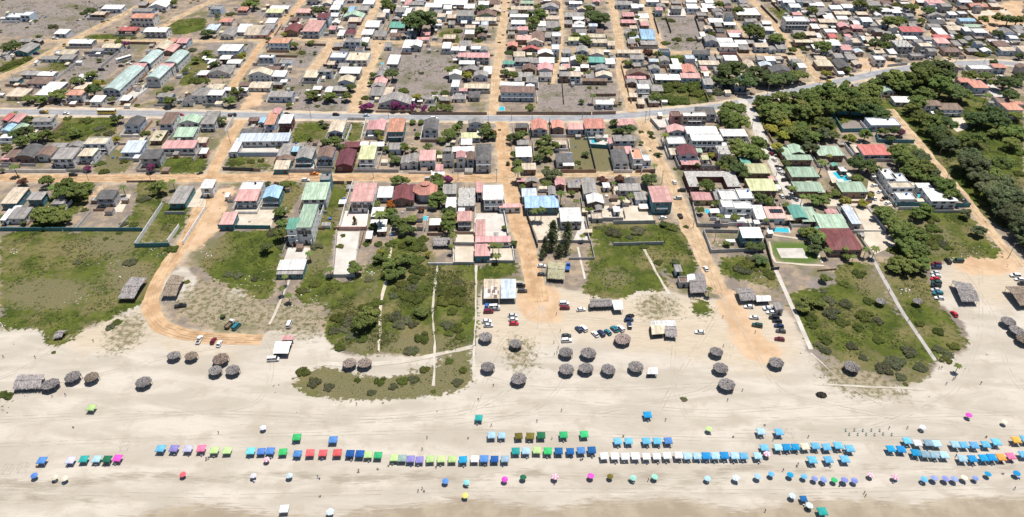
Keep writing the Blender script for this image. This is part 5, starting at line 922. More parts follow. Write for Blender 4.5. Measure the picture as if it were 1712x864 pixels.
# more small houses filling the dense far blocks
def pip(px, py, poly):
    c = False
    for (x0, y0), (x1, y1) in zip(poly, poly[1:] + poly[:1]):
        if (y0 > py) != (y1 > py) and px < (x1 - x0) * (py - y0) / (y1 - y0) + x0: c = not c
    return c
LOTS = Z_DRY + Z_GREEN + Z_OCHRE + [P('340,0 500,0 440,70 330,70'), P('300,60 420,60 380,150 200,170')]
RD = [(p[0], p[1], w / 2 + 1.2) for k, (px_, w, m) in STREETS.items() for p in resample([unp(*q) for q in px_], 3)] + [(p[0], p[1], 8.5) for p in EDGE]
rf = random.Random(101); FILL = []
for i in range(5200):
    px, py = rf.uniform(500, 1730), rf.uniform(-4, 172)
    if any(pip(px, py, q) for q in LOTS) or (px > 1180 and py > 126): continue
    x, y = unp(px, py); w, d, H = rf.uniform(5, 9.5), rf.uniform(5, 9), rf.choice((2.5, 2.7, 2.9, 2.9, 5.4))
    if any(abs(x - h['x']) < (h['w'] + w) / 2 + .8 and y + d + .8 > h['y'] - h['front'] and y - 1.4 < h['y'] + h['d'] for h in HS): continue
    if any(abs(x - a[0]) < (a[2] + w) / 2 + .8 and y + d + 1.2 > a[1] and y < a[1] + a[3] + 1.2 for a in FILL): continue
    if any(abs(p[0] - x) < w / 2 + p[2] and -p[2] - .5 < p[1] - y < d + p[2] for p in RD): continue
    FILL.append((x, y, w, d))
    wb, rb = MB(), MB(); st = rf.choice('Gssfsg'); tl = rf.uniform(.03, .1)
    walls_into(wb, w, d, H, st, 0, tl, .5 if st != 'f' else 0); roof_into(rb, w, d, H, st, 0, tl)
    for k in range(max(1, int(w / 3))):
        xx = -w / 2 + w * (k + .5) / max(1, int(w / 3)); wb.box(xx - .7, xx + .7, -.03, .02, .9 if k else .1, 2.1, 1)
    wm, rm = wall_mat(rf.choice('wwbgkcbg')), roof_mat(rf.choice('gggwwcckdgwpgl'))
    for mbb, ms in ((wb, [wm, M_GLASS]), (rb, [rm])):
        k = len(far_mb.v); far_mb.v += [(x + a, y + b, z) for a, b, z in mbb.v]
        far_mb.f += [tuple(j + k for j in q) for q in mbb.f]; far_mb.m += [far_slot(ms[j]) for j in mbb.m]
print('FILL', len(FILL))
if far_mb.v:
    stuff(link('distant_houses', far_mb.mesh('distant_houses', far_mats)), 'mass of small grey and white tin-roofed houses in the far blocks', 'houses')

# the U-shaped unfinished building
def unfinished_u():
    A, Bq = unp(*tp('T13', 625, 690), 3.6), unp(*tp('T13', 1050, 690), 3.6)
    C = unp(*tp('T13', 590, 560), 3.6)
    w, d = Bq[0] - A[0], C[1] - A[1]
    o = empty('unfinished_building', (A[0], A[1], 0))
    mb = MB()
    for a in ((0, w * .2, 0, d), (w * .74, w, 0, d), (w * .2, w * .74, d * .62, d)): mb.box(*a, 0, 3.4, 0, top=False)
    child('wall', mb.mesh('wall', wall_mat('m')), o)
    mb = MB()
    for a in ((-.1, w * .2, -.1, d + .1), (w * .74, w + .1, -.1, d + .1), (w * .2, w * .74, d * .62, d + .1)): mb.box(*a, 3.4, 3.65, 0, bottom=True)
    child('slab', mb.mesh('slab', M_CONC), o)
    _m = MB(); _m.box(-.15, .15, -.15, .15, 0, 1.5); cm = _m.mesh('column', M_CONC)
    for k in range(9):
        child('column', cm, o, (w * (k + .3) / 8.6, d - .5, 3.65))
        if k < 2 or k > 6: child('column', cm, o, (w * (k + .3) / 8.6, .6, 3.65))
    mb = MB(); mb.box(-.1, w + .1, d - .05, d + .1, 3.65, 4.7); child('parapet', mb.mesh('parapet', wall_mat('m')), o)
    for x in (.1, .87):
        for k in (0, 1): child('window', WIN, o, (w * (x + (k - .5) * .09), -.03, 1.8), 0, (1.2, 1.6, 1.4))
    thing(o, 'U-shaped unfinished concrete building with open roof slab and column stubs', 'unfinished building', None, *tp('T13', 820, 690), tail='')
unfinished_u()
# solar panel on the pink roof
_mb = MB(); _mb.box(-3.4, 3.4, -1.6, 1.6, 0, .08, 0, bottom=True)
for k in range(5): _mb.box(-3.4 + 1.36 * k + .64, -3.4 + 1.36 * k + .68, -1.6, 1.6, .08, .09, 1)
_p = unp(*tp('T23', 1340, 42), 4.6)
o = link('solar_panel', _mb.mesh('solar_panel', [M_GLASS, M_METAL]), None, (_p[0], _p[1], 4.62)); o.rotation_euler = (.08, 0, 0)
thing(o, 'large dark solar panel lying on a pink roof', 'solar panel', None, *tp('T23', 1340, 42), tail='')

# ------------------------------------------------------------------ thatched barns and round thatched huts
def frond_roof(name, corners, n, mat, rs, thick=0.12, size=.42):
    """thatch over one sloped quad: corners front-left, front-right, back-right, back-left (3-D)"""
    c = np.array(corners, float)
    u, v = rs.rand(n), rs.rand(n)
    p = (c[0] * ((1 - u) * (1 - v))[:, None] + c[1] * (u * (1 - v))[:, None] + c[2] * (u * v)[:, None] + c[3] * ((1 - u) * v)[:, None])
    p[:, 2] += rs.rand(n) * thick
    return p
def frond_mesh(name, pts, down, mat, rs, length, width):
    """narrow strips laid along their own downhill direction"""
    n = len(pts)
    L = (length * (0.7 + .6 * rs.rand(n)))[:, None]; W = (width * (0.6 + .8 * rs.rand(n)))[:, None]
    dn = down + rs.normal(scale=.09, size=(n, 3)); dn /= np.linalg.norm(dn, axis=1, keepdims=True)
    side = np.cross(dn, np.array([0, 0, 1.0])) + rs.normal(scale=.10, size=(n, 3)); side /= np.linalg.norm(side, axis=1, keepdims=True)
    q = np.stack([pts - side * W, pts + side * W, pts + side * W * .6 + dn * L, pts - side * W * .6 + dn * L], 1).reshape(-1, 3)
    me = bpy.data.meshes.new(name)
    me.vertices.add(4 * n); me.loops.add(4 * n); me.polygons.add(n)
    me.vertices.foreach_set('co', q.astype(np.float32).ravel())
    me.loops.foreach_set('vertex_index', np.arange(4 * n, dtype=np.int32))
    me.polygons.foreach_set('loop_start', np.arange(0, 4 * n, 4, dtype=np.int32))
    me.update(calc_edges=True); me.materials.append(mat)
    return me
_mb = MB(); _mb.tube((0, 0, 0), (0, 0, 1), .09, .075, 6); WPOST = _mb.mesh('post', M_WOOD)
BARN_OBJ = []
for bi, rec in enumerate(BARNS):
    t, cs, H, kind = rec[:4]
    rs = np.random.RandomState(bi + 1)
    cr = [unp(*tp(t, *q), H) for q in P(cs)]
    cx, cy = sum(p[0] for p in cr) / 4, sum(p[1] for p in cr) / 4
    o = empty('thatched_barn' if kind in 'gky' and 'tin' not in rec[4] else 'open_shed', (cx, cy, 0))
    loc = [Vector((p[0] - cx, p[1] - cy, H)) for p in cr]
    up = 0.7
    fl, fr, br, bl = loc
    br, bl = br + Vector((0, 0, up * .2)), bl + Vector((0, 0, up * .2))
    ml, mr = (fl + bl) / 2 + Vector((0, 0, up)), (fr + br) / 2 + Vector((0, 0, up))
    if kind in 'gky' and 'tin half' not in rec[4]:
        mb = MB(); mb.add([tuple(p) for p in (fl, fr, mr, ml, br, bl)], [(0, 1, 2, 3), (3, 2, 4, 5)])
        area = (fr - fl).length * (bl - fl).length
        n = int(area * 40)
        p1, p2 = frond_roof('', (fl, fr, mr, ml), n // 2, None, rs), frond_roof('', (bl, br, mr, ml), n // 2, None, rs)
        d1, d2 = np.tile(np.array((fl - ml).normalized()), (len(p1), 1)), np.tile(np.array((bl - ml).normalized()), (len(p2), 1))
        me_ = frond_mesh('thatch', np.concatenate([p1, p2]), np.concatenate([d1, d2]), THATCH[kind], rs, .9, .07)
        ro = child('roof', mb.mesh('roof', M_DARK), o); child('thatch', me_, ro)
    else:
        mb = MB(); v = [tuple(p) for p in (fl, fr, mr, ml, br, bl)]; v += [(a, b, c + .1) for a, b, c in v]
        mb.add(v, [(0, 3, 2, 1), (3, 5, 4, 2), (6, 7, 8, 9), (9, 8, 10, 11), (0, 1, 7, 6), (1, 2, 8, 7), (2, 4, 10, 8), (4, 5, 11, 10), (5, 3, 9, 11), (3, 0, 6, 9)])
        child('roof', mb.mesh('roof', roof_mat(kind)), o)
        if 'patched' in rec[4]:
            for k in range(14):
                a, b_ = rs.rand(2) * .75; p = fl * (1 - a) * (1 - b_) + fr * a * (1 - b_) + mr * a * b_ + ml * (1 - a) * b_
                e1, e2 = (fr - fl) * .2, (ml - fl) * (.25 + .2 * rs.rand())
                q = [p, p + e1, p + e1 + e2, p + e2]; m2 = MB(); m2.add([tuple(s + Vector((0, 0, .13 + .004 * k))) for s in q], [(0, 1, 2, 3)])
                child('roof_sheet', m2.mesh('roof_sheet', roof_mat('wkw'[k % 3])), o)
    n = max(2, int((fr - fl).length / 3.2) + 1)
    for k in range(n):
        for a, b_ in ((fl, fr), (bl, br)):
            p = a.lerp(b_, (k + .08) / (n - 1 + .16)); child('post', WPOST, o, (p.x * .96, p.y * .96, 0), 0, (1, 1, p.z + .05))
    if bi in (2, 3, 7, 8, 9, 13, 16):                        # closed back and side boards
        mb = MB()
        for a, b_ in ((bl, br), (bl, fl)):
            a, b_ = a * .9, b_ * .9; mb.add([(a.x, a.y, 0), (b_.x, b_.y, 0), (b_.x, b_.y, H * .9), (a.x, a.y, H * .9)], [(0, 1, 2, 3)])
        child('board_wall', mb.mesh('board_wall', M_WOOD), o)
    px, py = proj(cx, cy, H)
    thing(o, rec[4], 'barn' if 'barn' in rec[4] else 'shelter', None, px, py, tail='')
def hut_meshes(kind, seed):
    rs = np.random.RandomState(seed)
    n = 8
    mb = MB()
    rise, He = .74, 0.0
    ring = [(math.cos(2 * math.pi * i / n + .2), math.sin(2 * math.pi * i / n + .2), He) for i in range(n)]
    mb.add(ring + [(0, 0, rise * .55)], [(i, (i + 1) % n, n) for i in range(n)])
    core = mb.mesh('roof', M_DARK)
    m = 1300
    a = rs.rand(m) * 2 * np.pi; r = np.sqrt(rs.rand(m)) * .93
    k8 = np.floor((a - .2) / (2 * np.pi / n)); fa = .2 + (k8 + .5) * 2 * np.pi / n
    facet = np.round((a - .2) / (2 * np.pi / n) - .5) * (2 * np.pi / n) + .2 + np.pi / n
    rad = r * 1.03 * np.cos(np.pi / n) / np.cos(a - fa)
    pts = np.stack([np.cos(a) * rad, np.sin(a) * rad, (1 - r) * rise * .55 + .02 + rs.rand(m) * .03], 1)
    down = np.stack([np.cos(fa), np.sin(fa), np.full(m, -.42)], 1)
    th = frond_mesh('thatch', pts, down, THATCH[kind], rs, .075, .020)
    return core, th
HUT = {}
for rec in PALAPAS.replace('\n', '').split(';'):
    f = rec.split(',')
    if len(f) < 5: continue
    t, x, y, w, k = f[0], float(f[1]), float(f[2]), float(f[3]), f[4]
    H = 2.35
    wx, wy = unp(*tp(t, x, y + 4), H + .5)
    px, py = tp(t, x, y)
    R = w / ZS / ppm(py) / 2 * .98
    key = (k, rng.randrange(5))
    if key not in HUT: HUT[key] = hut_meshes(k, 11 + len(HUT))
    o = empty('thatched_hut', (wx, wy, 0), rng.uniform(0, .8))
    ro = child('roof', HUT[key][0], o, (0, 0, H), 0, (R * rng.uniform(.94, 1.06), R * rng.uniform(.94, 1.06), R * rng.uniform(.65, 1.2)))
    ro.rotation_euler = (rng.uniform(-.05, .05), rng.uniform(-.05, .05), 0); child('thatch', HUT[key][1], ro)
    for i in range(8):
        a = 2 * math.pi * i / 8 + .2; child('post', WPOST, o, (R * .9 * math.cos(a), R * .9 * math.sin(a), 0), 0, (1, 1, H + .1))
    child('post', WPOST, o, (0, 0, 0), 0, (1.5, 1.5, H + R * .5))
    thing(o, {'g': 'grey', 'k': 'brownish', 'p': 'pale pinkish', 'y': 'straw'}[k] + ' octagonal thatched hut', 'thatched hut', 'thatched huts on the sand', px, py)

# ------------------------------------------------------------------ boundary walls
for t, s in WALLS.items():
    for rec in s.split(';'):
        c, h, pts = rec.strip().split(',', 2)
        h = float(h)
        g = [unp(*tp(t, *q)) for q in P(pts)]
        mb = MB(); th = .11; cx, cy = g[0]
        for a, b in zip(g[:-1], g[1:]):
            d = math.dist(a, b)
            if d < .2: continue
            ux, uy = (b[0] - a[0]) / d, (b[1] - a[1]) / d
            q = [(a[0] - cx - uy * th, a[1] - cy + ux * th), (a[0] - cx + uy * th, a[1] - cy - ux * th), (b[0] - cx + uy * th, b[1] - cy - ux * th), (b[0] - cx - uy * th, b[1] - cy + ux * th)]
            mb.prism(q, 0, h)
            n = max(1, int(d / 4))
            for k in range(n + 1):
                x, y = a[0] - cx + ux * d * k / n, a[1] - cy + uy * d * k / n
                mb.prism([(x - .17, y - .17), (x + .17, y - .17), (x + .17, y + .17), (x - .17, y + .17)], 0, h + .12)
        o = link('boundary_wall', mb.mesh('boundary_wall', wall_mat(c)), None, (cx, cy, 0))
        L = sum(math.dist(a, b) for a, b in zip(g[:-1], g[1:]))
        px, py = tp(t, *P(pts)[len(P(pts)) // 2])
        a, b = P(pts)[0], P(pts)[-1]
        run = 'running along the beach direction' if abs(a[0] - b[0]) > abs(a[1] - b[1]) else 'running inland'
        thing(o, '%s %s boundary wall %s' % ('long' if L > 35 else 'short', {'w': 'white', 'g': 'grey', 't': 'dark teal', 'k': 'brown', 'd': 'dark', 'p': 'pink', 'b': 'pale blue'}[c], run), 'wall', 'boundary walls around the plots', px, py)  # b: white yard wall, its blue shade painted into the colour

# ------------------------------------------------------------------ pools
M_POOL = plain('pool_water', (.05, .42, .52), rough=0.08, spec=0.5, grime=0.05)
for t, s in POOLS:
    g = [unp(*tp(t, *q)) for q in P(s)]
    cx, cy = sum(p[0] for p in g) / len(g), sum(p[1] for p in g) / len(g)
    o = empty('swimming_pool', (cx, cy, 0))
    mb = MB(); mb.prism([((p[0] - cx) * 1.12, (p[1] - cy) * 1.12) for p in g], 0, .14); child('rim', mb.mesh('rim', M_PINKSLAB), o)
    mb = MB(); mb.prism([(p[0] - cx, p[1] - cy) for p in g], 0, .18); child('water', mb.mesh('water', M_POOL), o)
    px, py = tp(t, *P(s)[0])
    thing(o, 'turquoise swimming pool with pale rim', 'swimming pool', 'garden pools', px, py)

# ------------------------------------------------------------------ utility poles
_mb = MB(); _mb.tube((0, 0, 0), (0, 0, 8.5), .17, .11, 8); PL = _mb.mesh('pole', M_CONC)
_mb = MB(); _mb.box(-.9, .9, -.06, .06, 8.0, 8.14, bottom=True); CA = _mb.mesh('crossarm', M_WOOD)
_mb = MB()
for x in (-.8, 0, .8): _mb.tube((x, 0, 8.14), (x, 0, 8.34), .05, .05, 6)
INS = _mb.mesh('insulator_row', M_WHITE)
for t, s in POLES.items():
    for q in s.split(';'):
        x, y = (float(a) for a in q.split(','))
        px, py = tp(t, x, y); wx, wy = unp(px, py)
        o = empty('utility_pole', (wx, wy, 0), rng.uniform(-.3, .3))
        child('pole', PL, o); ca = child('crossarm', CA, o); child('insulator', INS, ca)
        thing(o, 'slim grey utility pole with crossarm', 'utility pole', 'utility poles along the streets', px, py)
# ------------------------------------------------------------------ trees and shrubs
def crown(kind, seed):
    rs = np.random.RandomState(seed)
    if kind == 'P':
        V, F = [], []
        mb = MB()
        for k in range(15):
            a = 2 * math.pi * k / 15 + rs.uniform(-.2, .2); el = rs.uniform(.1, .85)
            p = Vector((0, 0, 2.3)); d = Vector((math.cos(a) * math.cos(el), math.sin(a) * math.cos(el), math.sin(el)))
            side = Vector((-math.sin(a), math.cos(a), 0)); L = rs.uniform(.85, 1.1); n = 6
            for i in range(n):
                q = p + d * (L / n); d = (d + Vector((0, 0, -.28))).normalized()
                w0, w1 = .17 * math.sin(math.pi * (i + .35) / (n + .5)), .17 * math.sin(math.pi * (i + 1.35) / (n + .5)) if i < n - 1 else .01
                for sg in (1, -1):
                    mb.add([tuple(p), tuple(q), tuple(q + side * sg * w1 - Vector((0, 0, w1 * .5))), tuple(p + side * sg * w0 - Vector((0, 0, w0 * .5)))], [(0, 1, 2, 3) if sg < 0 else (3, 2, 1, 0)])
                p = q
        return mb.mesh('crown', LEAF['G'])
    if kind == 'C':
        n = 1000
        z = rs.rand(n) ** .8; a = rs.rand(n) * 2 * np.pi
        lump = .60 + .40 * np.sin(z * 17 + a * 2) * np.cos(a * 3 + z * 9)
        r = (1 - z ** 1.4 * .80) * np.sqrt(rs.rand(n)) * 1.1 * lump
        c = np.stack([r * np.cos(a), r * np.sin(a), .25 + z * 2.2], 1)
        nr = np.stack([np.cos(a), np.sin(a), rs.normal(size=n) * .8], 1)
        return quad_cloud('crown', c, nr, .10 + .07 * rs.rand(n), LEAF['K'], .45, rs)
    low = kind in 'LS'
    fine = seed >= 1000
    m = rs.randint(30, 38) if fine else rs.randint(13, 19)
    C, N, S = [], [], []
    nl = 75 if fine else 95 if not low else 150
    for j in range(m):
        a = rs.rand() * 2 * np.pi; rr = np.sqrt(rs.rand()) * (.80 if fine else .68)
        zc = (.85 if not low else .10) + (rs.rand() - .35) * (.75 if not low else .22) * (1 - rr * .7)
        R = rs.uniform(.24, .44) * (.64 if fine else 1 if not low else .95)
        ctr = np.array([rr * math.cos(a), rr * math.sin(a), zc])
        d = rs.normal(size=(nl, 3)); d /= np.linalg.norm(d, axis=1, keepdims=True)
        d[:, 2] = np.abs(d[:, 2]) * .9 - .15
        rad = R * (.55 + .45 * rs.rand(nl) ** .5)
        C.append(ctr + d * rad[:, None] * np.array([1, 1, .8 if not low else .62])); N.append(d + rs.normal(scale=.45, size=(nl, 3)) + np.array([0, 0, .95]))
        S.append((.085 + .055 * rs.rand(nl)) * (.62 if low else .70 if fine else 1))
    C, N, S = np.concatenate(C), np.concatenate(N), np.concatenate(S)
    C[:, 2] = np.maximum(C[:, 2], .03)
    return quad_cloud('crown', C, N, S, LEAF[kind], .7, rs)
def trunk(kind, seed):
    r = random.Random(seed); mb = MB()
    if kind == 'P':
        p = Vector((0, 0, 0)); lean = Vector((r.uniform(-.08, .08), r.uniform(-.08, .08), .46))
        for i in range(5):
            q = p + lean; q = q if i < 4 else Vector((0, 0, 2.32))
            mb.tube(tuple(p), tuple(q), .075 - .008 * i, .067 - .008 * i, 7); p = q; lean = Vector((lean.x * -.3, lean.y * -.3, .46))
    elif kind == 'C': mb.tube((0, 0, 0), (0, 0, 2.4), .06, .012, 7)
    elif kind in 'LS':
        for i in range(4):
            a = i * 1.6 + r.random(); mb.tube((0, 0, 0), (.35 * math.cos(a), .35 * math.sin(a), .26), .03, .012, 5)
    else:
        top = (r.uniform(-.06, .06), r.uniform(-.06, .06), .48)
        mb.tube((0, 0, 0), top, .085, .06, 8)
        for i in range(5):
            a = i * 1.26 + r.random(); e = (.48 * math.cos(a), .48 * math.sin(a), .85 + r.uniform(-.1, .25)); mb.tube(top, e, .045, .014, 6)
    return mb.mesh('trunk', M_BARK)
TREE_P = {}
def tree_proto(kind, v):
    if (kind, v) not in TREE_P: TREE_P[kind, v] = (crown(kind, 100 + v * 7 + ord(kind) + (1000 if v >= 4 else 0)), trunk(kind, v + ord(kind)))
    return TREE_P[kind, v]
TL = {'G': 'green round-crowned tree', 'D': 'dark green dense tree', 'Y': 'yellow-green bright tree', 'K': 'grey-green feathery tree', 'B': 'magenta flowering bougainvillea tree', 'O': 'orange flowering tree', 'R': 'reddish-leaved tree',
      'P': 'palm tree with drooping fronds', 'C': 'tall wispy casuarina tree', 'L': 'low green spreading shrub', 'S': 'grey dry shrub'}
def sizew(R, low): return ('big ' if R > 6 else 'small ' if R < 3 else '') if not low else ('wide ' if R > 4.5 else 'little ' if R < 2.5 else '')
SCL = {k: (px, w, [unp(*p) for p in px]) for k, (px, w, m) in STREETS.items()}
SCL['A'] = (ASPH, 13.0, [unp(*p) for p in ASPH])
WALKS = [p for s in ('1297,451 1312,485 1328,520 1342,552 1356,584', '1456,427 1480,470 1507,520 1535,560 1564,603', '797,443 796,480 795,520 793,580 793,629', '731,444 727,480 722,520 727,562 726,600 725,645') for p in resample([unp(*q) for q in P(s)], 1.5)]
TS = []
for t, f in rows(TREES):
    x, y, r, k = float(f[0]), float(f[1]), float(f[2]), f[3]
    if r < 8: continue
    px, py = tp(t, x, y)
    R = r / ZS / ppm(py) * 1.15 * (1.16 if px > 1180 and py < 420 and k in 'GKD' else 1.0)
    zc = R * {'P': 2.2, 'C': 1.2, 'L': .22, 'S': .22}.get(k, .80)
    if k == 'P': R = max(2.0, R); zc = R * 2.2
    wx, wy = unp(px, py, zc)
    if k in 'LS':
        for a_ in WALKS:
            dd = math.dist((wx, wy), a_)
            if .05 < dd < R + 1.2: wx, wy = a_[0] + (wx - a_[0]) / dd * (R + 1.2), a_[1] + (wy - a_[1]) / dd * (R + 1.2)
    if k not in 'LSP' and R > 1.5:                            # crowns stand clear of the streets
        for sk, (spx, sw, sm) in SCL.items():
            for a_, b_ in zip(sm[:-1], sm[1:]):
                dx, dy = b_[0] - a_[0], b_[1] - a_[1]; l2 = dx * dx + dy * dy or 1
                u = max(0, min(1, ((wx - a_[0]) * dx + (wy - a_[1]) * dy) / l2)); cx, cy = a_[0] + dx * u, a_[1] + dy * u
                dd = math.hypot(wx - cx, wy - cy); need = sw / 2 + (R * (1.05 if wx > cx else 1.3) + 1.0 if sk == 'FRL' else R * .55)
                if 0.05 < dd < need: wx, wy = cx + (wx - cx) / dd * need, cy + (wy - cy) / dd * need
    TS.append((r * (1.4 if k in 'PC' else 1), k, wx, wy, R, px, py))
TS.sort(key=lambda a: -a[0])
counts = {}
rest = []
r2 = random.Random(21)
for rr, k, wx, wy, R, px, py in TS:
    cat = 'palm' if k == 'P' else 'shrub' if k in 'LS' else 'tree'
    counts[cat] = counts.get(cat, 0) + 1
    v = r2.randrange(4 if k in 'GDLSK' else 2)
    if R > 4.2 and k in 'GDK': v += 4
    rz, sz = r2.uniform(0, 6.28), r2.uniform(.78, 1.18)
    if counts[cat] > 285: rest.append((k, v, wx, wy, R, rz, sz)); continue
    cm, tm = tree_proto(k, v)
    o = empty({'palm': 'palm_tree', 'shrub': 'shrub', 'tree': 'casuarina_tree' if k == 'C' else 'broadleaf_tree'}[cat], (wx, wy, 0), rz)
    o.scale = (R, R, R * sz)
    child('crown', cm, o); child('trunk', tm, o)
    thing(o, sizew(R, cat == 'shrub') + TL[k], cat, {'palm': 'palms of the gardens', 'shrub': 'shrubs of the scrub and plots', 'tree': 'trees of the town and woods'}[cat], px, py)
def gather(items, name, label, cat):
    """one mesh of many crowns, each kind a material slot"""
    kinds = sorted({i[0] for i in items}); co, mi, rt = [], [], []
    for k, v, wx, wy, R, rz, sz in items:
        me = tree_proto(k, v)[0]
        a = np.empty(len(me.vertices) * 3, np.float32); me.vertices.foreach_get('co', a); a = a.reshape(-1, 3)
        if len(a) % 4: continue
        c, s = math.cos(rz), math.sin(rz)
        co.append(np.stack([wx + (a[:, 0] * c - a[:, 1] * s) * R, wy + (a[:, 0] * s + a[:, 1] * c) * R, a[:, 2] * R * sz], 1)); mi.append(np.full(len(a) // 4, kinds.index(k), np.int32))
    co, mi = np.concatenate(co), np.concatenate(mi); n = len(co)
    me = bpy.data.meshes.new(name); me.vertices.add(n); me.loops.add(n); me.polygons.add(n // 4)
    me.vertices.foreach_set('co', co.astype(np.float32).ravel()); me.loops.foreach_set('vertex_index', np.arange(n, dtype=np.int32)); me.polygons.foreach_set('loop_start', np.arange(0, n, 4, dtype=np.int32))
    for k in kinds: me.materials.append(LEAF[k])
    me.polygons.foreach_set('material_index', mi); me.update(calc_edges=True)
    return stuff(link(name, me), label, cat)
# small greenery between the far houses and over the plots
g3 = random.Random(5)
for i in range(520):
    px, py = g3.uniform(-20, 1732), g3.uniform(-6, 300)
    if abs(py - 192) < 12 or 288 < py < 308: continue
    wx, wy = unp(px, py)
    if any(abs(wx - h['x']) < h['w'] / 2 + 1 and -1 < wy - h['y'] < h['d'] + 1 for h in HS): continue
    if px > 1200 and py > 130: continue
    rest.append((g3.choice('GDLLLSL'), g3.randrange(2), wx, wy, g3.uniform(1.0, 2.4), g3.uniform(0, 6), 1.0))
gather(rest, 'distant_greenery', 'small trees and bushes scattered between the far houses', 'greenery')
# ground cover on the scrub
rs = np.random.RandomState(3)
def scatter(maskarr, n, lo):
    m = (GY > 120) & (GY < 740) & (np.abs(GX) < 540)
    w = np.where(m, np.clip(maskarr - lo, 0, 1), 0).ravel(); w = w / w.sum()
    i = rs.choice(len(w), n, p=w)
    return GX.ravel()[i] + rs.uniform(-.6, .6, n), GY.ravel()[i] + rs.uniform(-.6, .6, n)
def clumps(name, maskarr, n, leaves, rad, mats, label, lo=.55):
    x, y = scatter(maskarr, n, lo)
    patch = np.sin(x * .09 + 1.3) * np.sin(y * .11 + .4) + .6 * np.sin(x * .23 + y * .17) + .5 * np.sin(x * .41 - y * .37 + 2) > .05
    x, y = x[patch], y[patch]
    if name == 'undergrowth':
        keep = np.ones(len(x), bool)
        for sk in ('FRL', 'CAR', 'A'):
            for p in resample(SCL[sk][2], 3): keep &= (x - p[0]) ** 2 + (y - p[1]) ** 2 > (SCL[sk][1] / 2 + 1.8) ** 2
        for h in HS:
            if h['px'] > 1150: keep &= ~((np.abs(x - h['x']) < h['w'] / 2 + 1.5) & (y > h['y'] - 5) & (y < h['y'] + h['d'] + 1.5))
        x, y = x[keep], y[keep]
    n = len(x)
    R = rad * (.35 + 1.25 * rs.rand(n) ** 3)
    c = np.stack([x, y, np.zeros(n)], 1).repeat(leaves, 0)
    d = rs.normal(size=(n * leaves, 3)); d /= np.linalg.norm(d, axis=1, keepdims=True); d[:, 2] = np.abs(d[:, 2])
    c += d * (R.repeat(leaves) * (.5 + .5 * rs.rand(n * leaves)))[:, None] * np.array([1, 1, .55])
    me = quad_cloud(name, c, d + rs.normal(scale=.6, size=d.shape) + np.array([0, 0, .3]), .14 + .16 * rs.rand(n * leaves), mats, .6, rs)
    mi = rs.choice(len(mats), n, p=[.5, .22, .28] if len(mats) == 3 else None).repeat(leaves).astype(np.int32)
    me.polygons.foreach_set('material_index', mi)
    stuff(link(name, me), label, 'ground cover')
clumps('scrub_ground_cover', np.clip(zg - .45 * zy, 0, 1), 26000, 10, .62, [LEAF['L'], LEAF['S'], LEAF['G']], 'low green scrub and weeds covering the plots behind the beach')
clumps('dry_weeds', zd, 5200, 9, .95, [LEAF['S'], LEAF['L'], LEAF['S']], 'dry weeds dotted over the grey empty plots')
town = np.where((GPY < 390) & (GPY > -10), np.clip(1 - zs - zg, 0, 1), 0)
clumps('yard_weeds', town, 5000, 8, .6, [LEAF['L'], LEAF['S'], LEAF['G']], 'weeds and small plants growing in the yards', .5)
edge = np.where(GPY < 690, np.clip(zs, 0, 1) * np.clip(1 - np.abs(blur(zg, 6) - .12) * 9, 0, 1), 0)
clumps('dune_tufts', np.maximum(edge * .5, zb), 900, 6, .36, [LEAF['S']], 'dry tufts and brush at the edge of the sand', .3)
woods = np.where((GPX > 1215) & (GPY < 345) & (GPY > 112), zg, 0)
clumps('undergrowth', woods, 9500, 14, 2.0, [LEAF['G'], LEAF['K'], LEAF['L']], 'thick green undergrowth filling the woods on the right', .5)
scr = np.where((GPX > 545) & (GPX < 800) & (GPY > 430) & (GPY < 590), zg, 0)
clumps('dense_scrub', scr, 3400, 14, 1.5, [LEAF['L'], LEAF['S'], LEAF['G']], 'dense green scrub between the sandy footpaths', .6)
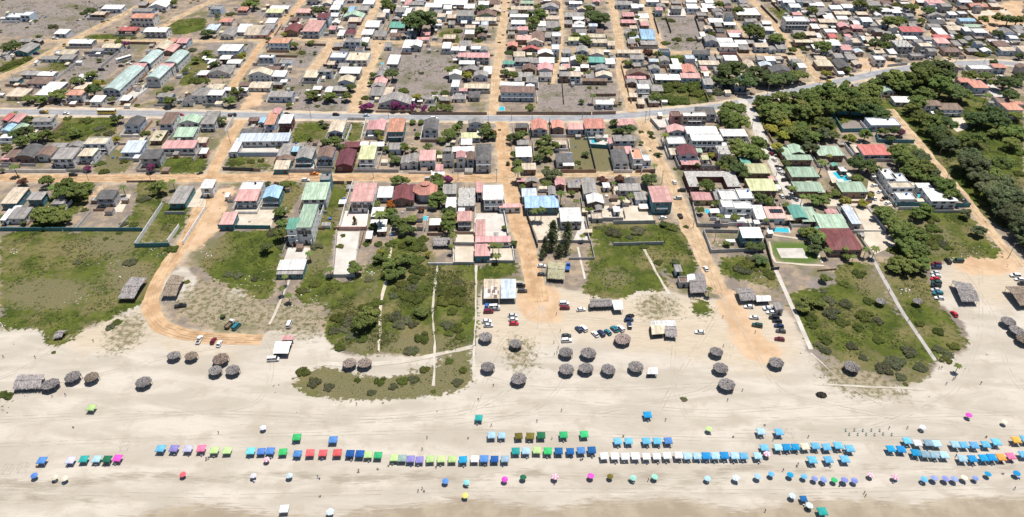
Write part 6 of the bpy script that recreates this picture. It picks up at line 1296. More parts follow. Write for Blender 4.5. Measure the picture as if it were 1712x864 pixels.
# sheds, lean-tos, low walls and junk in the yards of the far blocks
rc = random.Random(77); cm = MB(); cms = [wall_mat('k'), wall_mat('g'), wall_mat('w'), roof_mat('g'), roof_mat('c'), roof_mat('w'), roof_mat('k'), M_TANKB, M_DARK]
STW = [p for k in STREETS for p in resample([unp(*q) for q in STREETS[k][0]], 5)] + EDGE
def free(x, y, m):
    if any(abs(x - h['x']) < h['w'] / 2 + m and -m < y - h['y'] < h['d'] + m for h in NEAR): return False
    return all((x - p[0]) ** 2 + (y - p[1]) ** 2 > 36 for p in STW if abs(p[0] - x) < 7)
for h in HS:
    if h['py'] > 400: continue
    NEAR = [g for g in HS if abs(g['x'] - h['x']) < 40 and abs(g['y'] - h['y']) < 60]
    for k in range(5 if h['py'] < 180 else 3):
        x, y = h['x'] + rc.uniform(-.8, .8) * (h['w'] + 5), h['y'] + rc.uniform(-7, h['d'] + 6)
        if not free(x, y, 1.6): continue
        w_, d_ = rc.uniform(1.5, 4.5), rc.uniform(1.5, 4)
        z = rc.uniform(1.8, 2.6)
        q = rc.random()
        if q < .5: cm.box(x - w_ / 2, x + w_ / 2, y - d_ / 2, y + d_ / 2, 0, z, rc.choice((0, 1, 2)), top=False); cm.add([(x - w_ / 2 - .2, y - d_ / 2 - .4, z), (x + w_ / 2 + .2, y - d_ / 2 - .4, z), (x + w_ / 2 + .2, y + d_ / 2 + .2, z + .3), (x - w_ / 2 - .2, y + d_ / 2 + .2, z + .3)], [(0, 1, 2, 3)], rc.choice((3, 3, 4, 5, 6)))
        else:
            s = rc.uniform(.25, .7); cm.box(x - s, x + s, y - s, y + s, 0, s * 1.3, rc.choice((0, 1, 2, 7, 8)))
    for sx in (-1, 1):                                       # side walls of the plot
        if rc.random() < .5:
            x = h['x'] + sx * (h['w'] / 2 + rc.uniform(.8, 2.5)); y0, y1 = h['y'] - rc.uniform(1, 6), h['y'] + h['d'] + rc.uniform(0, 6)
            if free(x, y0, .4) and free(x, y1, .4) and free(x, (y0 + y1) / 2, .4): cm.box(x - .09, x + .09, y0, y1, 0, rc.uniform(1.6, 2.2), rc.choice((0, 1, 1, 2)))
    if rc.random() < .55:
        y = h['y'] - rc.uniform(2.5, 6); x0, x1 = h['x'] - h['w'] / 2 - 1, h['x'] + h['w'] / 2 + 1
        if free(x0, y, .3) and free(x1, y, .3) and free(h['x'], y, .3): cm.box(x0, x1, y - .09, y + .09, 0, rc.uniform(1.4, 2.1), rc.choice((0, 1, 1, 2)))
stuff(link('yard_clutter', cm.mesh('yard_clutter', cms)), 'clutter of lean-tos, plot walls and junk in the yards', 'yard clutter')
# litter and rubble
mb = MB(); r = random.Random(9)
for t, x, y, sp, n in (('T20', 110, 370, 30, 14), ('T20', 900, 490, 70, 30), ('T20', 1350, 395, 50, 40), ('T20', 1255, 360, 25, 8), ('T20', 660, 770, 50, 18), ('T30', 30, 130, 50, 20), ('T20', 960, 540, 60, 16), ('T21', 340, 640, 110, 26), ('T21', 1380, 560, 70, 60), ('T21', 20, 410, 30, 30), ('T24', 740, 700, 30, 20), ('T23', 850, 310, 50, 40), ('T24', 1300, 370, 80, 30),
                       ('T10', 480, 215, 60, 20), ('T10', 820, 160, 40, 15), ('T04', 350, 540, 60, 60), ('T04', 1440, 450, 60, 30), ('T13', 100, 860, 60, 20), ('T12', 470, 760, 70, 50), ('T03', 350, 90, 40, 40), ('T01', 740, 620, 60, 25), ('T34', 1060, 400, 50, 60), ('T23', 1240, 550, 60, 14), ('T22', 1560, 60, 90, 40), ('T11', 380, 200, 60, 40), ('T21', 830, 760, 80, 24), ('T11', 500, 480, 60, 40)):
    for k in range(n):
        wx, wy = unp(*tp(t, r.gauss(x, sp), r.gauss(y, sp * .5))); s = r.uniform(.05, .22)
        a = r.uniform(0, 3.14); c_, s_ = math.cos(a) * s, math.sin(a) * s
        mb.prism([(wx - c_ * 1.5 + s_, wy - s_ * 1.5 - c_), (wx + c_ * 1.5 + s_, wy + s_ * 1.5 - c_), (wx + c_ * 1.5 - s_, wy + s_ * 1.5 + c_), (wx - c_ * 1.5 - s_, wy - s_ * 1.5 + c_)], 0, s * .8, r.choice((0, 1, 1, 2)))
stuff(link('rubble', mb.mesh('rubble', [M_WHITE, M_CONC, plain('brick_rubble', (.32, .16, .10))])), 'white and grey rubble and litter lying on the empty plots', 'rubble')
# ------------------------------------------------------------------ beach canopies, umbrellas and chairs
FAB = {'blue': (.10, .26, .62), 'lavender': (.58, .58, .80), 'teal': (.03, .34, .33), 'pale blue': (.42, .64, .80), 'dark green': (.02, .14, .07), 'magenta': (.78, .10, .56), 'sky blue': (.16, .48, .76), 'purple': (.30, .26, .60), 'pink': (.80, .19, .37),
       'lime': (.48, .66, .28), 'turquoise': (.18, .60, .68), 'green': (.05, .48, .17), 'coral red': (.74, .13, .15), 'navy': (.02, .12, .36), 'grey green': (.28, .38, .36), 'white': (.82, .82, .82), 'azure': (.02, .30, .62), 'grey blue': (.28, .42, .52), 'olive': (.17, .15, .03),
       'cream': (.78, .70, .54), 'orange': (.82, .38, .08), 'aqua': (.28, .64, .62), 'yellow': (.80, .66, .18), 'mint': (.30, .62, .52), 'periwinkle': (.26, .33, .68)}
def fabric(c):
    k = 'fabric_' + c
    if k in MATS: return MATS[k]
    t = NT(c.replace(' ', '_') + '_fabric')
    n = t.noise(t.coord(), 1.3, 3)
    cc = t.vary(t.mix(t.step(n, .4, .7), mul(FAB[c], .84), mul(FAB[c], 1.06)), .14, .012)
    tr = t.n.new('ShaderNodeBsdfTranslucent'); t.link(cc, tr.inputs['Color']); t.link(cc, t.b.inputs['Base Color'])
    ms = t.n.new('ShaderNodeMixShader'); ms.inputs[0].default_value = .10
    t.link(t.b.outputs[0], ms.inputs[1]); t.link(tr.outputs[0], ms.inputs[2]); t.link(ms.outputs[0], t.n['Material Output'].inputs['Surface'])
    MATS[k] = t.m
    return t.m
TENT_M = {}
def canopy(c, v):
    if (c, v) in TENT_M: return TENT_M[c, v]
    r = random.Random(v * 7 + len(c)); mb = MB(); n = 8; hw = 1.36
    V = []
    for j in range(n + 1):
        for i in range(n + 1):
            x, y = -1 + 2 * i / n, -1 + 2 * j / n
            m = max(abs(x), abs(y))
            z = 1.95 + .52 * (1 - m) ** .85 - .07 * math.sin(math.pi * abs(x)) * m - .07 * math.sin(math.pi * abs(y)) * m + r.uniform(-.018, .018)
            V.append((x * hw, y * hw, z))
    mb.add(V, [(j * (n + 1) + i, j * (n + 1) + i + 1, (j + 1) * (n + 1) + i + 1, (j + 1) * (n + 1) + i) for j in range(n) for i in range(n)])
    ed = [i for i in range(n + 1)] + [(j + 1) * (n + 1) - 1 for j in range(1, n + 1)] + [n * (n + 1) + i for i in range(n - 1, -1, -1)] + [j * (n + 1) for j in range(n - 1, 0, -1)]
    k = len(mb.v)
    for q in ed: x, y, z = V[q]; mb.v.append((x * 1.012, y * 1.012, 1.68 + r.uniform(-.03, .03)))
    m = len(ed)
    for a in range(m): mb.f.append((ed[a], k + a, k + (a + 1) % m, ed[(a + 1) % m])); mb.m.append(0)
    TENT_M[c, v] = mb.mesh('canopy', fabric(c), True)
    return TENT_M[c, v]
_mb = MB(); _mb.tube((0, 0, 0), (0, 0, 1.93), .028, .028, 6); LEG = _mb.mesh('leg', M_WHITE)
def chair_meshes(c):
    k = ('chair', c)
    if k in TENT_M: return TENT_M[k]
    a = MB(); a.box(-.26, .26, -.26, .26, .36, .42, bottom=True)
    b = MB(); b.add([(-.26, .24, .42), (.26, .24, .42), (.26, .44, .92), (-.26, .44, .92), (-.26, .29, .42), (.26, .29, .42), (.26, .49, .92), (-.26, .49, .92)], [(0, 1, 2, 3), (7, 6, 5, 4), (3, 2, 6, 7), (0, 3, 7, 4), (1, 5, 6, 2)])
    l = MB(); l.tube((0, 0, 0), (0, 0, .38), .022, .022, 5)
    TENT_M[k] = (a.mesh('seat', fabric(c)), b.mesh('backrest', fabric(c)), l.mesh('leg', M_WHITE))
    return TENT_M[k]
def chair(x, y, rz, c, px, py, where, group='beach chairs'):
    o = empty('beach_chair', (x, y, 0), rz)
    s, b, l = chair_meshes(c)
    child('seat', s, o); child('backrest', b, o)
    for sx in (-.23, .23):
        for sy in (-.23, .23): child('leg', l, o, (sx, sy, 0))
    thing(o, '%s beach chair %s' % (c, where), 'beach chair', group, px, py)
r = random.Random(44)
TENT_POS, UMB_POS = [], []
ci = 0
for t, s in TENTS.items():
    for rec in s.split(';'):
        x, y, c = rec.split(','); x, y = float(x), float(y)
        px, py = tp(t, x, y)
        wx, wy = unp(px, py, 2.0)
        o = empty('beach_tent', (wx, wy, 0), math.radians(1.2 + r.uniform(-3.5, 3.5) - (3 if px > 1400 else 0)))
        sc = r.uniform(1.0, 1.10) * (.78 if c == 'navy' and t == 'T43' else 1)
        o.scale = (sc, sc, sc * r.uniform(.96, 1.06))
        child('canopy', canopy(c, r.randrange(3)), o)
        for sx in (-1.3, 1.3):
            for sy in (-1.3, 1.3): child('leg', LEG, o, (sx, sy, 0))
        row = 'of the long tent rows' if py > 735 else 'behind the tent rows'
        thing(o, c.replace('coral', 'coral').strip() + ' square beach tent', 'beach tent', 'square tents on the beach', px, py)
        TENT_POS.append((wx, wy, c, px, py))
        ci += 1
        if ci % 2 == 0 or t == 'T43':
            chair(wx + r.uniform(-.7, .7), wy - 1.25 - r.uniform(0, .4), r.uniform(-.3, .3) + math.pi, r.choice(('white', 'white', 'blue', 'white')), px, py + 4, 'in tent front')
UM = {}
def umb_meshes(c):
    if c in UM: return UM[c]
    mb = MB(); n = 10; V = []
    prof = [(0, 2.28), (.28, 2.22), (.62, 2.08), (.95, 1.93), (1.18, 1.80), (1.17, 1.70)]
    for rr, z in prof[1:]:
        for i in range(n): a = 2 * math.pi * i / n; V.append((rr * math.cos(a), rr * math.sin(a), z))
    V.append((0, 0, 2.28)); ap = len(V) - 1
    F = [(ap, i, (i + 1) % n) for i in range(n)]; Mi = [i % 2 for i in range(n)]
    for b in range(len(prof) - 2):
        for i in range(n): F.append((b * n + i, (b + 1) * n + i, (b + 1) * n + (i + 1) % n, b * n + (i + 1) % n)); Mi.append(i % 2)
    mb.v, mb.f, mb.m = V, F, Mi
    lite = {'lavender': 'white', 'white': 'pale blue', 'pink': 'white'}.get(c, c)
    p = MB(); p.tube((0, 0, 0), (0, 0, 2.36), .03, .022, 6)
    UM[c] = (mb.mesh('canopy', [fabric(c), fabric(lite)]), p.mesh('pole', M_WHITE))
    return UM[c]
for t, s in UMBRELLAS.items():
    for rec in s.split(';'):
        x, y, c = rec.split(','); x, y = float(x), float(y)
        px, py = tp(t, x, y); wx, wy = unp(px, py, 2.0)
        o = empty('beach_umbrella', (wx, wy, 0), r.uniform(0, 6))
        o.rotation_euler = (r.uniform(-.12, .12), r.uniform(-.12, .12), r.uniform(0, 6))
        o.scale = (r.uniform(.9, 1.08),) * 3
        a, b = umb_meshes(c)
        child('canopy', a, o); child('pole', b, o)
        thing(o, c + ' round beach umbrella', 'beach umbrella', 'round umbrellas near the water', px, py)
        UMB_POS.append((wx, wy, c, px, py))
        if r.random() < .45: chair(wx + r.uniform(-.9, .9), wy - .5 - r.uniform(0, .6), r.uniform(2.6, 3.7), r.choice(('white', 'blue', 'white')), px, py + 5, 'under umbrella')
for j, y in enumerate((155, 192)):
    for i in range(5 if j == 0 else 6):
        px, py = tp('T44', 232 + 70 * i + 28 * j, y + r.uniform(-4, 4)); wx, wy = unp(px, py)
        for k in (0,): chair(wx + .62 * k, wy, r.uniform(-.15, .15), 'grey green', px, py, 'in open double line', 'empty chairs set out on open sand')
# bare tent frames
for t, x, y in (('T40', 75, 482), ('T43', 1450, 185), ('T40', 1040, 290), ('T40', 200, 470)):
    px, py = tp(t, x, y); wx, wy = unp(px, py)
    o = empty('tent_frame', (wx, wy, 0), r.uniform(-.1, .1))
    for sx in (-1.3, 1.3):
        for sy in (-1.3, 1.3): child('leg', LEG, o, (sx, sy, 0))
    m = MB()
    for sx in (-1.3, 1.3): m.tube((sx, -1.3, 1.9), (sx, 1.3, 1.9), .025, .025, 5); m.tube((-1.3, sx, 1.9), (1.3, sx, 1.9), .025, .025, 5)
    child('rail', m.mesh('rail', M_WOOD), o)
    thing(o, 'bare tent frame of thin poles without a canopy', 'tent frame', 'bare tent frames', px, py)
# dark brown bush built of loose leaf faces
px, py = tp('T34', 30, 715); wx, wy = unp(px, py); rs_ = np.random.RandomState(4)
d = rs_.normal(size=(500, 3)); d /= np.linalg.norm(d, axis=1, keepdims=True); d[:, 2] = abs(d[:, 2])
me = quad_cloud('brown_bush', d * np.array([2.1, 1.6, .9]) * (.7 + .3 * rs_.rand(500))[:, None], d + rs_.normal(scale=.4, size=d.shape),   .3 + .2 * rs_.rand(500), plain('dark_brown_leaf', (.06, .05, .045)), .7, rs_)
o = link('brown_bush', me, None, (wx, wy, .02)); thing(o, 'dark heap of fishing nets on the sand', 'bush', None, px, py, tail='')

# ------------------------------------------------------------------ vehicles
PAINT = {'white': (.78, .78, .78), 'silver': (.50, .52, .54), 'grey': (.25, .26, .27), 'dark grey': (.07, .075, .08), 'black': (.016, .017, .02), 'navy': (.015, .035, .10), 'blue': (.04, .13, .42), 'teal': (.02, .17, .22), 'red': (.50, .02, .04), 'maroon': (.16, .012, .03), 'dark green': (.015, .07, .06), 'yellow': (.70, .48, .06), 'orange': (.66, .22, .05), 'pale blue': (.40, .55, .68)}
def paint(c):
    return plain('paint_' + c, PAINT[c], rough=.28, spec=.6, grime=.06)
M_CARGLASS = NT('car_glass'); M_CARGLASS.b.inputs['Roughness'].default_value = .06; M_CARGLASS.b.inputs['Specular IOR Level'].default_value = .6; M_CARGLASS = M_CARGLASS.out((.015, .02, .028))
M_LAMP = plain('lamp_glass', (.75, .75, .70), rough=.15, spec=.6)
_mb = MB(); _mb.tube((0, -.11, 0), (0, .11, 0), .33, .33, 14); _mb.tube((0, -.125, 0), (0, .125, 0), .18, .18, 10, 1); WHEEL = _mb.mesh('wheel', [M_RUBBER, M_METAL])
_mb = MB(); _mb.box(-.03, .03, -.16, .16, -.07, .07, bottom=True); LAMP = _mb.mesh('headlight', M_LAMP)
# lower body: (x, half width, bottom, belt height); cabin: (x base front, x top front, x top rear, x base rear, roof height)
SHAPES = {'car': ([(-2.1, .62, .35, .62), (-2.0, .78, .25, .86), (-1.2, .85, .22, .92), (0, .86, .22, .92), (.9, .85, .22, .88), (1.85, .78, .24, .74), (2.1, .60, .34, .56)], (1.05, .35, -1.15, -1.85, 1.42), (-1.3, 1.3), 1.7),
          'suv': ([(-2.25, .75, .42, .80), (-2.2, .88, .34, 1.06), (-1.2, .92, .30, 1.08), (0, .92, .30, 1.08), (1.0, .92, .30, 1.05), (2.0, .86, .34, .98), (2.25, .72, .42, .70)], (1.15, .55, -1.95, -2.15, 1.74), (-1.38, 1.40), 1.8),
          'van': ([(-2.4, .80, .42, .9), (-2.35, .90, .34, 1.15), (-1.0, .93, .30, 1.18), (1.2, .93, .30, 1.15), (2.1, .88, .34, .98), (2.35, .75, .42, .72)], (1.75, 1.15, -2.25, -2.35, 1.98), (-1.45, 1.5), 1.85),
          'pickup': ([(-2.55, .82, .45, .98), (-2.5, .90, .38, 1.02), (-.7, .92, .34, 1.02), (.3, .92, .34, 1.04), (1.3, .91, .34, 1.04), (2.3, .86, .38, .96), (2.55, .74, .45, .74)], (1.25, .75, -.35, -.6, 1.72), (-1.55, 1.6), 1.8)}
VP = {}
def vehicle_meshes(kind, c):
    if (kind, c) in VP: return VP[kind, c]
    prof, (xa, xb, xc, xd, zr), axles, _w = SHAPES[kind]
    mb = MB(); V = []
    for x, hw, z0, z1 in prof:
        V += [(x, -hw * .94, z0), (x, -hw, (z0 + z1) * .52), (x, -hw * .95, z1), (x, hw * .95, z1), (x, hw, (z0 + z1) * .52), (x, hw * .94, z0)]
    n = 6; F = []
    for i in range(len(prof) - 1):
        for k in range(n): F.append((i * n + k, i * n + (k + 1) % n, (i + 1) * n + (k + 1) % n, (i + 1) * n + k))
    F += [tuple(range(n - 1, -1, -1)), tuple(len(V) - n + k for k in range(n))]
    mb.add(V, F)
    hw = max(p[1] for p in prof); zb = max(p[3] for p in prof) - .10; tw = hw * .78
    # roof panel and pillars in body colour
    mb.add([(xb + .05, -tw, zr), (xb + .05, tw, zr), (xc - .05, tw, zr), (xc - .05, -tw, zr), (xb - .1, -tw * .9, zr + .05), (xb - .1, tw * .9, zr + .05), (xc + .1, tw * .9, zr + .05), (xc + .1, -tw * .9, zr + .05)], [(0, 4, 5, 1)[::-1], (1, 5, 6, 2)[::-1], (2, 6, 7, 3)[::-1], (3, 7, 4, 0)[::-1], (4, 7, 6, 5)[::-1], (0, 1, 2, 3)])
    for s in (-1, 1):
        for x0, x1 in ((xa, xb), (xd, xc), ((xa + xd) / 2, (xb + xc) / 2)): mb.tube((x0, s * hw * .93, zb), (x1, s * tw * 1.02, zr), .045, .04, 5)
    if kind == 'pickup':
        mb.add([(-2.4, -.72, 1.06), (-.75, -.72, 1.06), (-.75, .72, 1.06), (-2.4, .72, 1.06)], [(0, 1, 2, 3)])
    g = MB()
    w0 = hw * .92
    v = [(xa, -w0, zb), (xa, w0, zb), (xd, w0, zb), (xd, -w0, zb), (xb, -tw, zr - .01), (xb, tw, zr - .01), (xc, tw, zr - .01), (xc, -tw, zr - .01)]
    g.add(v, [(0, 1, 5, 4), (1, 2, 6, 5), (2, 3, 7, 6), (3, 0, 4, 7)])
    VP[kind, c] = (mb.mesh('body', paint(c), False), g.mesh('window_band', M_CARGLASS), axles, hw, prof)
    if kind == 'pickup':
        q = MB(); q.box(-2.35, -.8, -.68, .68, 1.062, 1.075); VP[kind, c] += (q.mesh('load_bed', M_DARK),)
    return VP[kind, c]
def vehicle(kind, c, wx, wy, rz):
    nm = {'car': 'parked_car', 'suv': 'parked_car', 'van': 'van', 'pickup': 'pickup_truck', 'truck': 'truck', 'bus': 'bus'}[kind]
    o = empty(nm, (wx, wy, .03), rz)
    if kind in ('truck', 'bus'):
        L, hw, h = (11.5, 1.25, 3.1) if kind == 'bus' else (5.6, 1.0, 2.0)
        b = MB()
        if kind == 'bus':
            b.box(-L / 2, L / 2, -hw, hw, .45, h - .1); b.box(-L / 2 + .1, L / 2 - .1, -hw + .12, hw - .12, h - .1, h, 1)
            child('body', b.mesh('body', [paint(c), M_WHITE]), o)
            g = MB()
            for s in (-1, 1):
                for i in range(8): x = -L / 2 + .7 + i * 1.32; g.box(x, x + 1.15, s * (hw + .012) - .012, s * (hw + .012) + .012, 1.65, 2.55)
            g.box(L / 2, L / 2 + .02, -hw + .15, hw - .15, 1.4, 2.7)
            child('window_band', g.mesh('window_band', M_CARGLASS), o)
        else:
            b.box(1.0, 2.7, -hw * .92, hw * .92, .5, 1.35); b.add([(1.0, -.9, 1.35), (2.5, -.9, 1.35), (2.5, .9, 1.35), (1.0, .9, 1.35), (1.05, -.8, 2.05), (2.0, -.8, 2.05), (2.0, .8, 2.05), (1.05, .8, 2.05)], [(4, 5, 6, 7), (0, 1, 5, 4), (1, 2, 6, 5), (2, 3, 7, 6), (3, 0, 4, 7)])
            child('cab', b.mesh('cab', paint(c)), o)
            g = MB(); g.add([(2.47, -.72, 1.42), (2.47, .72, 1.42), (2.09, .68, 1.98), (2.09, -.68, 1.98)], [(0, 1, 2, 3)]); child('windscreen', g.mesh('windscreen', M_CARGLASS), o)
            k = MB(); k.box(-2.8, .9, -hw, hw, .75, .9)
            for a in ((-2.8, .9, -hw, -hw + .06), (-2.8, .9, hw - .06, hw), (-2.8, -2.74, -hw + .06, hw - .06), (.84, .9, -hw + .06, hw - .06)): k.box(*a, .9, 1.5)
            child('load_bed', k.mesh('load_bed', M_WOOD if c != 'blue' else paint('blue')), o)
        for x in (-L * .3, L * .33):
            for s in (-1, 1): child('wheel', WHEEL, o, (x, s * (hw - .12), .45), 0, 1.3)
        return o
    m = vehicle_meshes(kind, c)
    child('body', m[0], o); child('window_band', m[1], o)
    if len(m) > 5: child('load_bed', m[5], o)
    for x in m[2]:
        for s in (-1, 1): child('wheel', WHEEL, o, (x, s * (m[3] - .10), .33))
    for s in (-1, 1): child('headlight', LAMP, o, (m[4][-1][0] - .04, s * m[4][-1][1] * .78, m[4][-1][3] - .06))
    return o
CAR_N = {'car': 'small car', 'suv': 'tall estate car', 'van': 'van', 'pickup': 'pickup truck', 'truck': 'open-bed truck', 'bus': 'long bus'}
for t, s in CARS.items():
    for rec in s.split(';'):
        x, y, kind, c, a = rec.split(','); px, py = tp(t, float(x), float(y)); wx, wy = unp(px, py, .6)
        o = vehicle(kind, c, wx, wy, math.radians(float(a)))
        thing(o, c + ' ' + CAR_N[kind], {'car': 'car', 'suv': 'car', 'van': 'van', 'pickup': 'pickup', 'truck': 'truck', 'bus': 'bus'}[kind], 'parked and passing vehicles', px, py)

# ------------------------------------------------------------------ people
SKIN = [plain('skin_a', (.30, .16, .10)), plain('skin_b', (.20, .10, .06))]
HAIR = plain('dark_hair', (.012, .010, .009))
CLOTH = {'black': (.02, .02, .023), 'navy': (.02, .03, .09), 'grey': (.16, .16, .17), 'white': (.72, .72, .71), 'red': (.50, .04, .05), 'blue': (.05, .14, .40), 'teal': (.03, .20, .20)}
def cloth(c): return plain('cloth_' + c, CLOTH[c], rough=.95, spec=.1)
def skin_body(pose):
    """one continuous figure grown over a jointed skeleton; z up, facing -y"""
    if pose == 'sit':
        J = {'pel': (0, 0, .18), 'che': (0, .10, .48), 'nec': (0, .10, .68), 'hea': (0, .06, .80), 'top': (0, .05, .90)}
        legs = [((s * .10, -.02, .16), (s * .16, -.38, .46), (s * .15, -.62, .07), (s * .15, -.76, .05)) for s in (-1, 1)]
        arms = [((s * .19, .10, .60), (s * .26, -.08, .40), (s * .20, -.30, .42), (s * .19, -.40, .42)) for s in (-1, 1)]
    else:
        k = .26 if pose == 'walk' else .03
        J = {'pel': (0, 0, .92), 'che': (0, .01, 1.22), 'nec': (0, .01, 1.43), 'hea': (0, -.02, 1.56), 'top': (0, -.02, 1.66)}
        legs = [((s * .10, 0, .86), (s * .11, -.03 - s * k * .6, .48), (s * .11, .02 - s * k, .08), (s * .12, -.12 - s * k, .04)) for s in (-1, 1)]
        arms = [((s * .19, .01, 1.36), (s * .26, .03 + s * k * .5, 1.10), (s * .27, -.05 + s * k * .8, .86), (s * .27, -.08 + s * k * .9, .76)) for s in (-1, 1)]
    V = [J['pel'], J['che'], J['nec'], J['hea'], J['top']]; E = [(0, 1), (1, 2), (2, 3), (3, 4)]; R = [(.15, .11), (.165, .11), (.058, .058), (.10, .105), (.075, .08)]
    for L in legs:
        b = len(V); V += list(L); E += [(0, b), (b, b + 1), (b + 1, b + 2), (b + 2, b + 3)]; R += [(.092, .09), (.062, .062), (.040, .042), (.04, .03)]
    for L in arms:
        b = len(V); V += list(L); E += [(1, b), (b, b + 1), (b + 1, b + 2), (b + 2, b + 3)]; R += [(.055, .055), (.042, .042), (.032, .032), (.036, .024)]
    me = bpy.data.meshes.new('person_frame'); me.from_pydata(V, E, [])
    o = bpy.data.objects.new('person_frame', me); col.objects.link(o)
    md = o.modifiers.new('skin', 'SKIN'); md.use_smooth_shade = True
    sv = me.skin_vertices[0].data
    for i, q in enumerate(R): sv[i].radius = q; sv[i].use_root = i == 0
    ss = o.modifiers.new('sub', 'SUBSURF'); ss.levels = ss.render_levels = 1
    dg = bpy.context.evaluated_depsgraph_get(); dg.update()
    out = bpy.data.meshes.new_from_object(o.evaluated_get(dg))
    bpy.data.objects.remove(o); bpy.data.meshes.remove(me)
    return out, J
BODY = {}
def person_meshes(pose, top, bottom, sk):
    key = (pose, top, bottom, sk)
    if key in BODY: return BODY[key]
    if pose not in BODY: BODY[pose] = skin_body(pose)
    base, J = BODY[pose]
    me = base.copy(); me.name = 'person'
    me.materials.clear()
    for m in (SKIN[sk], cloth(top), cloth(bottom), HAIR): me.materials.append(m)
    hz = J['hea'][2]
    for p in me.polygons:
        c = p.center
        if c.z > hz - .09: mi = 3 if (c.z > hz + .045 or (c.y > J['hea'][1] + .03 and c.z > hz - .05)) else 0
        elif c.z > J['nec'][2] - .05: mi = 0 if abs(c.x) < .09 else 1
        elif pose == 'sit': mi = 1 if (c.y > -.02 and c.z > .26 and abs(c.x) < .25) else 2 if (c.y > -.34 and c.z < .5 and abs(c.x) < .24) else 0
        else: mi = (1 if abs(c.x) < .235 or c.z > 1.15 else 0) if c.z > .93 else 2 if c.z > .50 and abs(c.x) < .22 else 0
        p.material_index = mi
    BODY[key] = me
    return me
r = random.Random(12)
for t, s in PEOPLE.items():
    for rec in s.split(';'):
        x, y = (float(a) for a in rec.split(',')); px, py = tp(t, x, y); wx, wy = unp(px, py, .5)
        near = min([math.hypot(wx - a[0], wy - a[1]) for a in TENT_POS + UMB_POS])
        pose = r.choice(('sit', 'sit', 'stand')) if near < 3.2 else r.choice(('walk', 'walk', 'stand', 'sit' if py > 690 else 'walk'))
        top = r.choice(('black', 'black', 'navy', 'grey', 'white', 'red', 'blue', 'teal')); bot = r.choice(('black', 'navy', 'navy', 'grey', 'blue'))
        o = link('person', person_meshes(pose, top, bot, r.randrange(2)), None, (wx, wy, .01), r.uniform(0, 6.28))
        thing(o, '%s person in %s top, %s shorts' % ({'sit': 'sitting', 'stand': 'standing', 'walk': 'walking'}[pose], top, bot), 'person', 'people on the beach and paths', px, py)
# ------------------------------------------------------------------ labels that single each thing out, from where it really stands
ORD = 'zeroth first second third fourth fifth sixth seventh eighth ninth tenth eleventh twelfth thirteenth fourteenth fifteenth sixteenth seventeenth eighteenth nineteenth twentieth'.split()
def ordinal(n):
    if n <= 20: return ORD[n]
    tens = 'twenty thirty forty fifty sixty seventy eighty ninety'.split()[n // 10 - 2]
    return tens + '-' + ORD[n % 10] if n % 10 else tens[:-1] + 'ieth'
VST = [('S1s', 'curving dirt street', 196, 600), ('S3s', 'middle dirt street', 196, 540), ('S5s', 'right dirt street', 190, 520), ('CAR', 'car-lined lane', 160, 360), ('FRL', 'ochre woods lane', 170, 460),
       ('S0n', 'first far street', -20, 190), ('S0b', 'second far street', -20, 60), ('S1n', 'third far street', -20, 190), ('S2n', 'fourth far street', -20, 190), ('S3n', 'fifth far street', -20, 194), ('LANE', 'narrow far lane', -20, 150),
       ('S4n', 'sixth far street', -20, 192), ('S5n', 'seventh far street', -20, 90), ('S6n', 'eighth far street', -20, 150), ('S7n', 'ninth far street', -20, 110)]
VW = [(n, [unp(*p) for p in smooth(resample(STREETS[k][0], 12), 1)], y0, y1) for k, n, y0, y1 in VST]
def asph_y(px):
    for (x0, y0), (x1, y1) in zip(ASPH[:-1], ASPH[1:]):
        if x0 <= px <= x1: return y0 + (y1 - y0) * (px - x0) / (x1 - x0)
    return 190
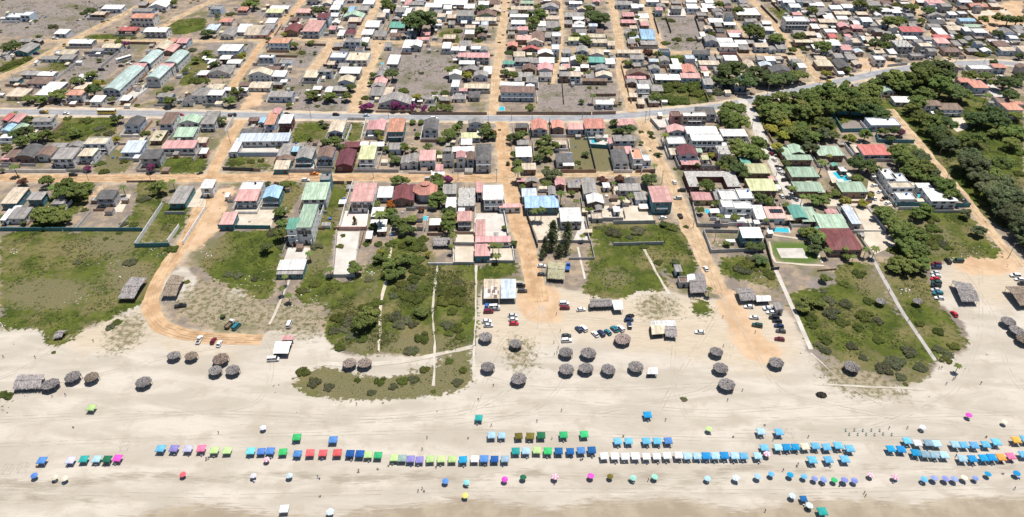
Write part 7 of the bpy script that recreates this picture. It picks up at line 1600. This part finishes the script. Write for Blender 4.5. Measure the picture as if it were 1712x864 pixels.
def place(px, py):
    """(phrase, sort key, what the count starts from)"""
    if py > 640 or (py > 540 and 300 < px < 500):
        if py > 805: return 'close to the wet sand', px, 'from the left'
        if py > 783: return 'in the umbrella line', px, 'from the left'
        if py > 735: return ('in the left tent rows' if px < 700 else 'in the middle tent rows' if px < 1250 else 'in the right tent rows'), px, 'from the left'
        if py > 655: return 'on the sand behind the tents', px, 'from the left'
        return 'on the upper sand', px, 'from the left'
    if py > 383 and px < 245: return 'in the left scrub field', px, 'from the left'
    if 545 < px < 800 and py > 440: return 'in the scrub beside the sandy footpaths', px, 'from the left'
    if 1300 < px < 1625 and py > 440: return 'beside the grassland walkways', px, 'from the left'
    if py > 470: return ('on the sand left of the middle street' if px < 905 else 'on the sandy car park' if px < 1320 else 'on the right-hand sand'), px, 'from the left'
    far = py < asph_y(px) - 2
    best = None
    for n, pts, y0, y1 in VW:
        if ('far' in n) != far: continue
        w = unp(px, py)
        d, k = min((math.dist(w, p), i) for i, p in enumerate(pts))
        if best is None or d < best[0]: best = (d, n, pts[k], w)
    d, n, p, w = best
    side = 'left' if w[0] < p[0] else 'right'
    if not far and 1230 < px and n != 'ochre woods lane' and side == 'right' and d > 25: return 'among the green-roofed bungalows', px, 'from the left'
    return '%s of the %s' % (side, n), w[1], 'from the beach'
GROUPED = {}
for o, look, px, py, tail in THINGS:
    if tail == '':
        o['label'] = look; continue
    ph, key, frm = place(px, py)
    GROUPED.setdefault((look, ph, frm), []).append((key, px, o))
def nwords(s): return len(s.split())
TAKEN = {}
for (look, ph, frm), v in GROUPED.items():
    v.sort(key=lambda a: (a[0], a[1]))
    for i, (_k, _p, o) in enumerate(v):
        lab = '%s %s' % (look, ph)
        if len(v) > 1: lab += ', %s such %s' % (ordinal(i + 1), frm)
        if nwords(lab) > 16: lab = lab.replace(' one-storey', '').replace('one-storey ', '').replace(' such', '').replace(' round beach', '').replace(' plain', '').replace(' beside a pale terrace', '').replace(' with a steep', ',').replace(' and porch', '').replace(' and glazed gable', '')
        if nwords(lab) > 16: lab = lab.replace(' running', '').replace(' the ', ' ').replace(' with drooping fronds', '')
        o['label'] = lab
        TAKEN.setdefault(lab, []).append(o)
for lab, v in TAKEN.items():
    if len(v) > 1: print('SAME LABEL', lab, len(v))
print('THINGS', len(THINGS), 'LONG', [o['label'] for o, *_ in THINGS if nwords(o['label']) > 16][:8], 'HOUSES', len(HS), 'TREES', counts, 'PEOPLE', sum(1 for t in THINGS if t[0]['category'] == 'person'))
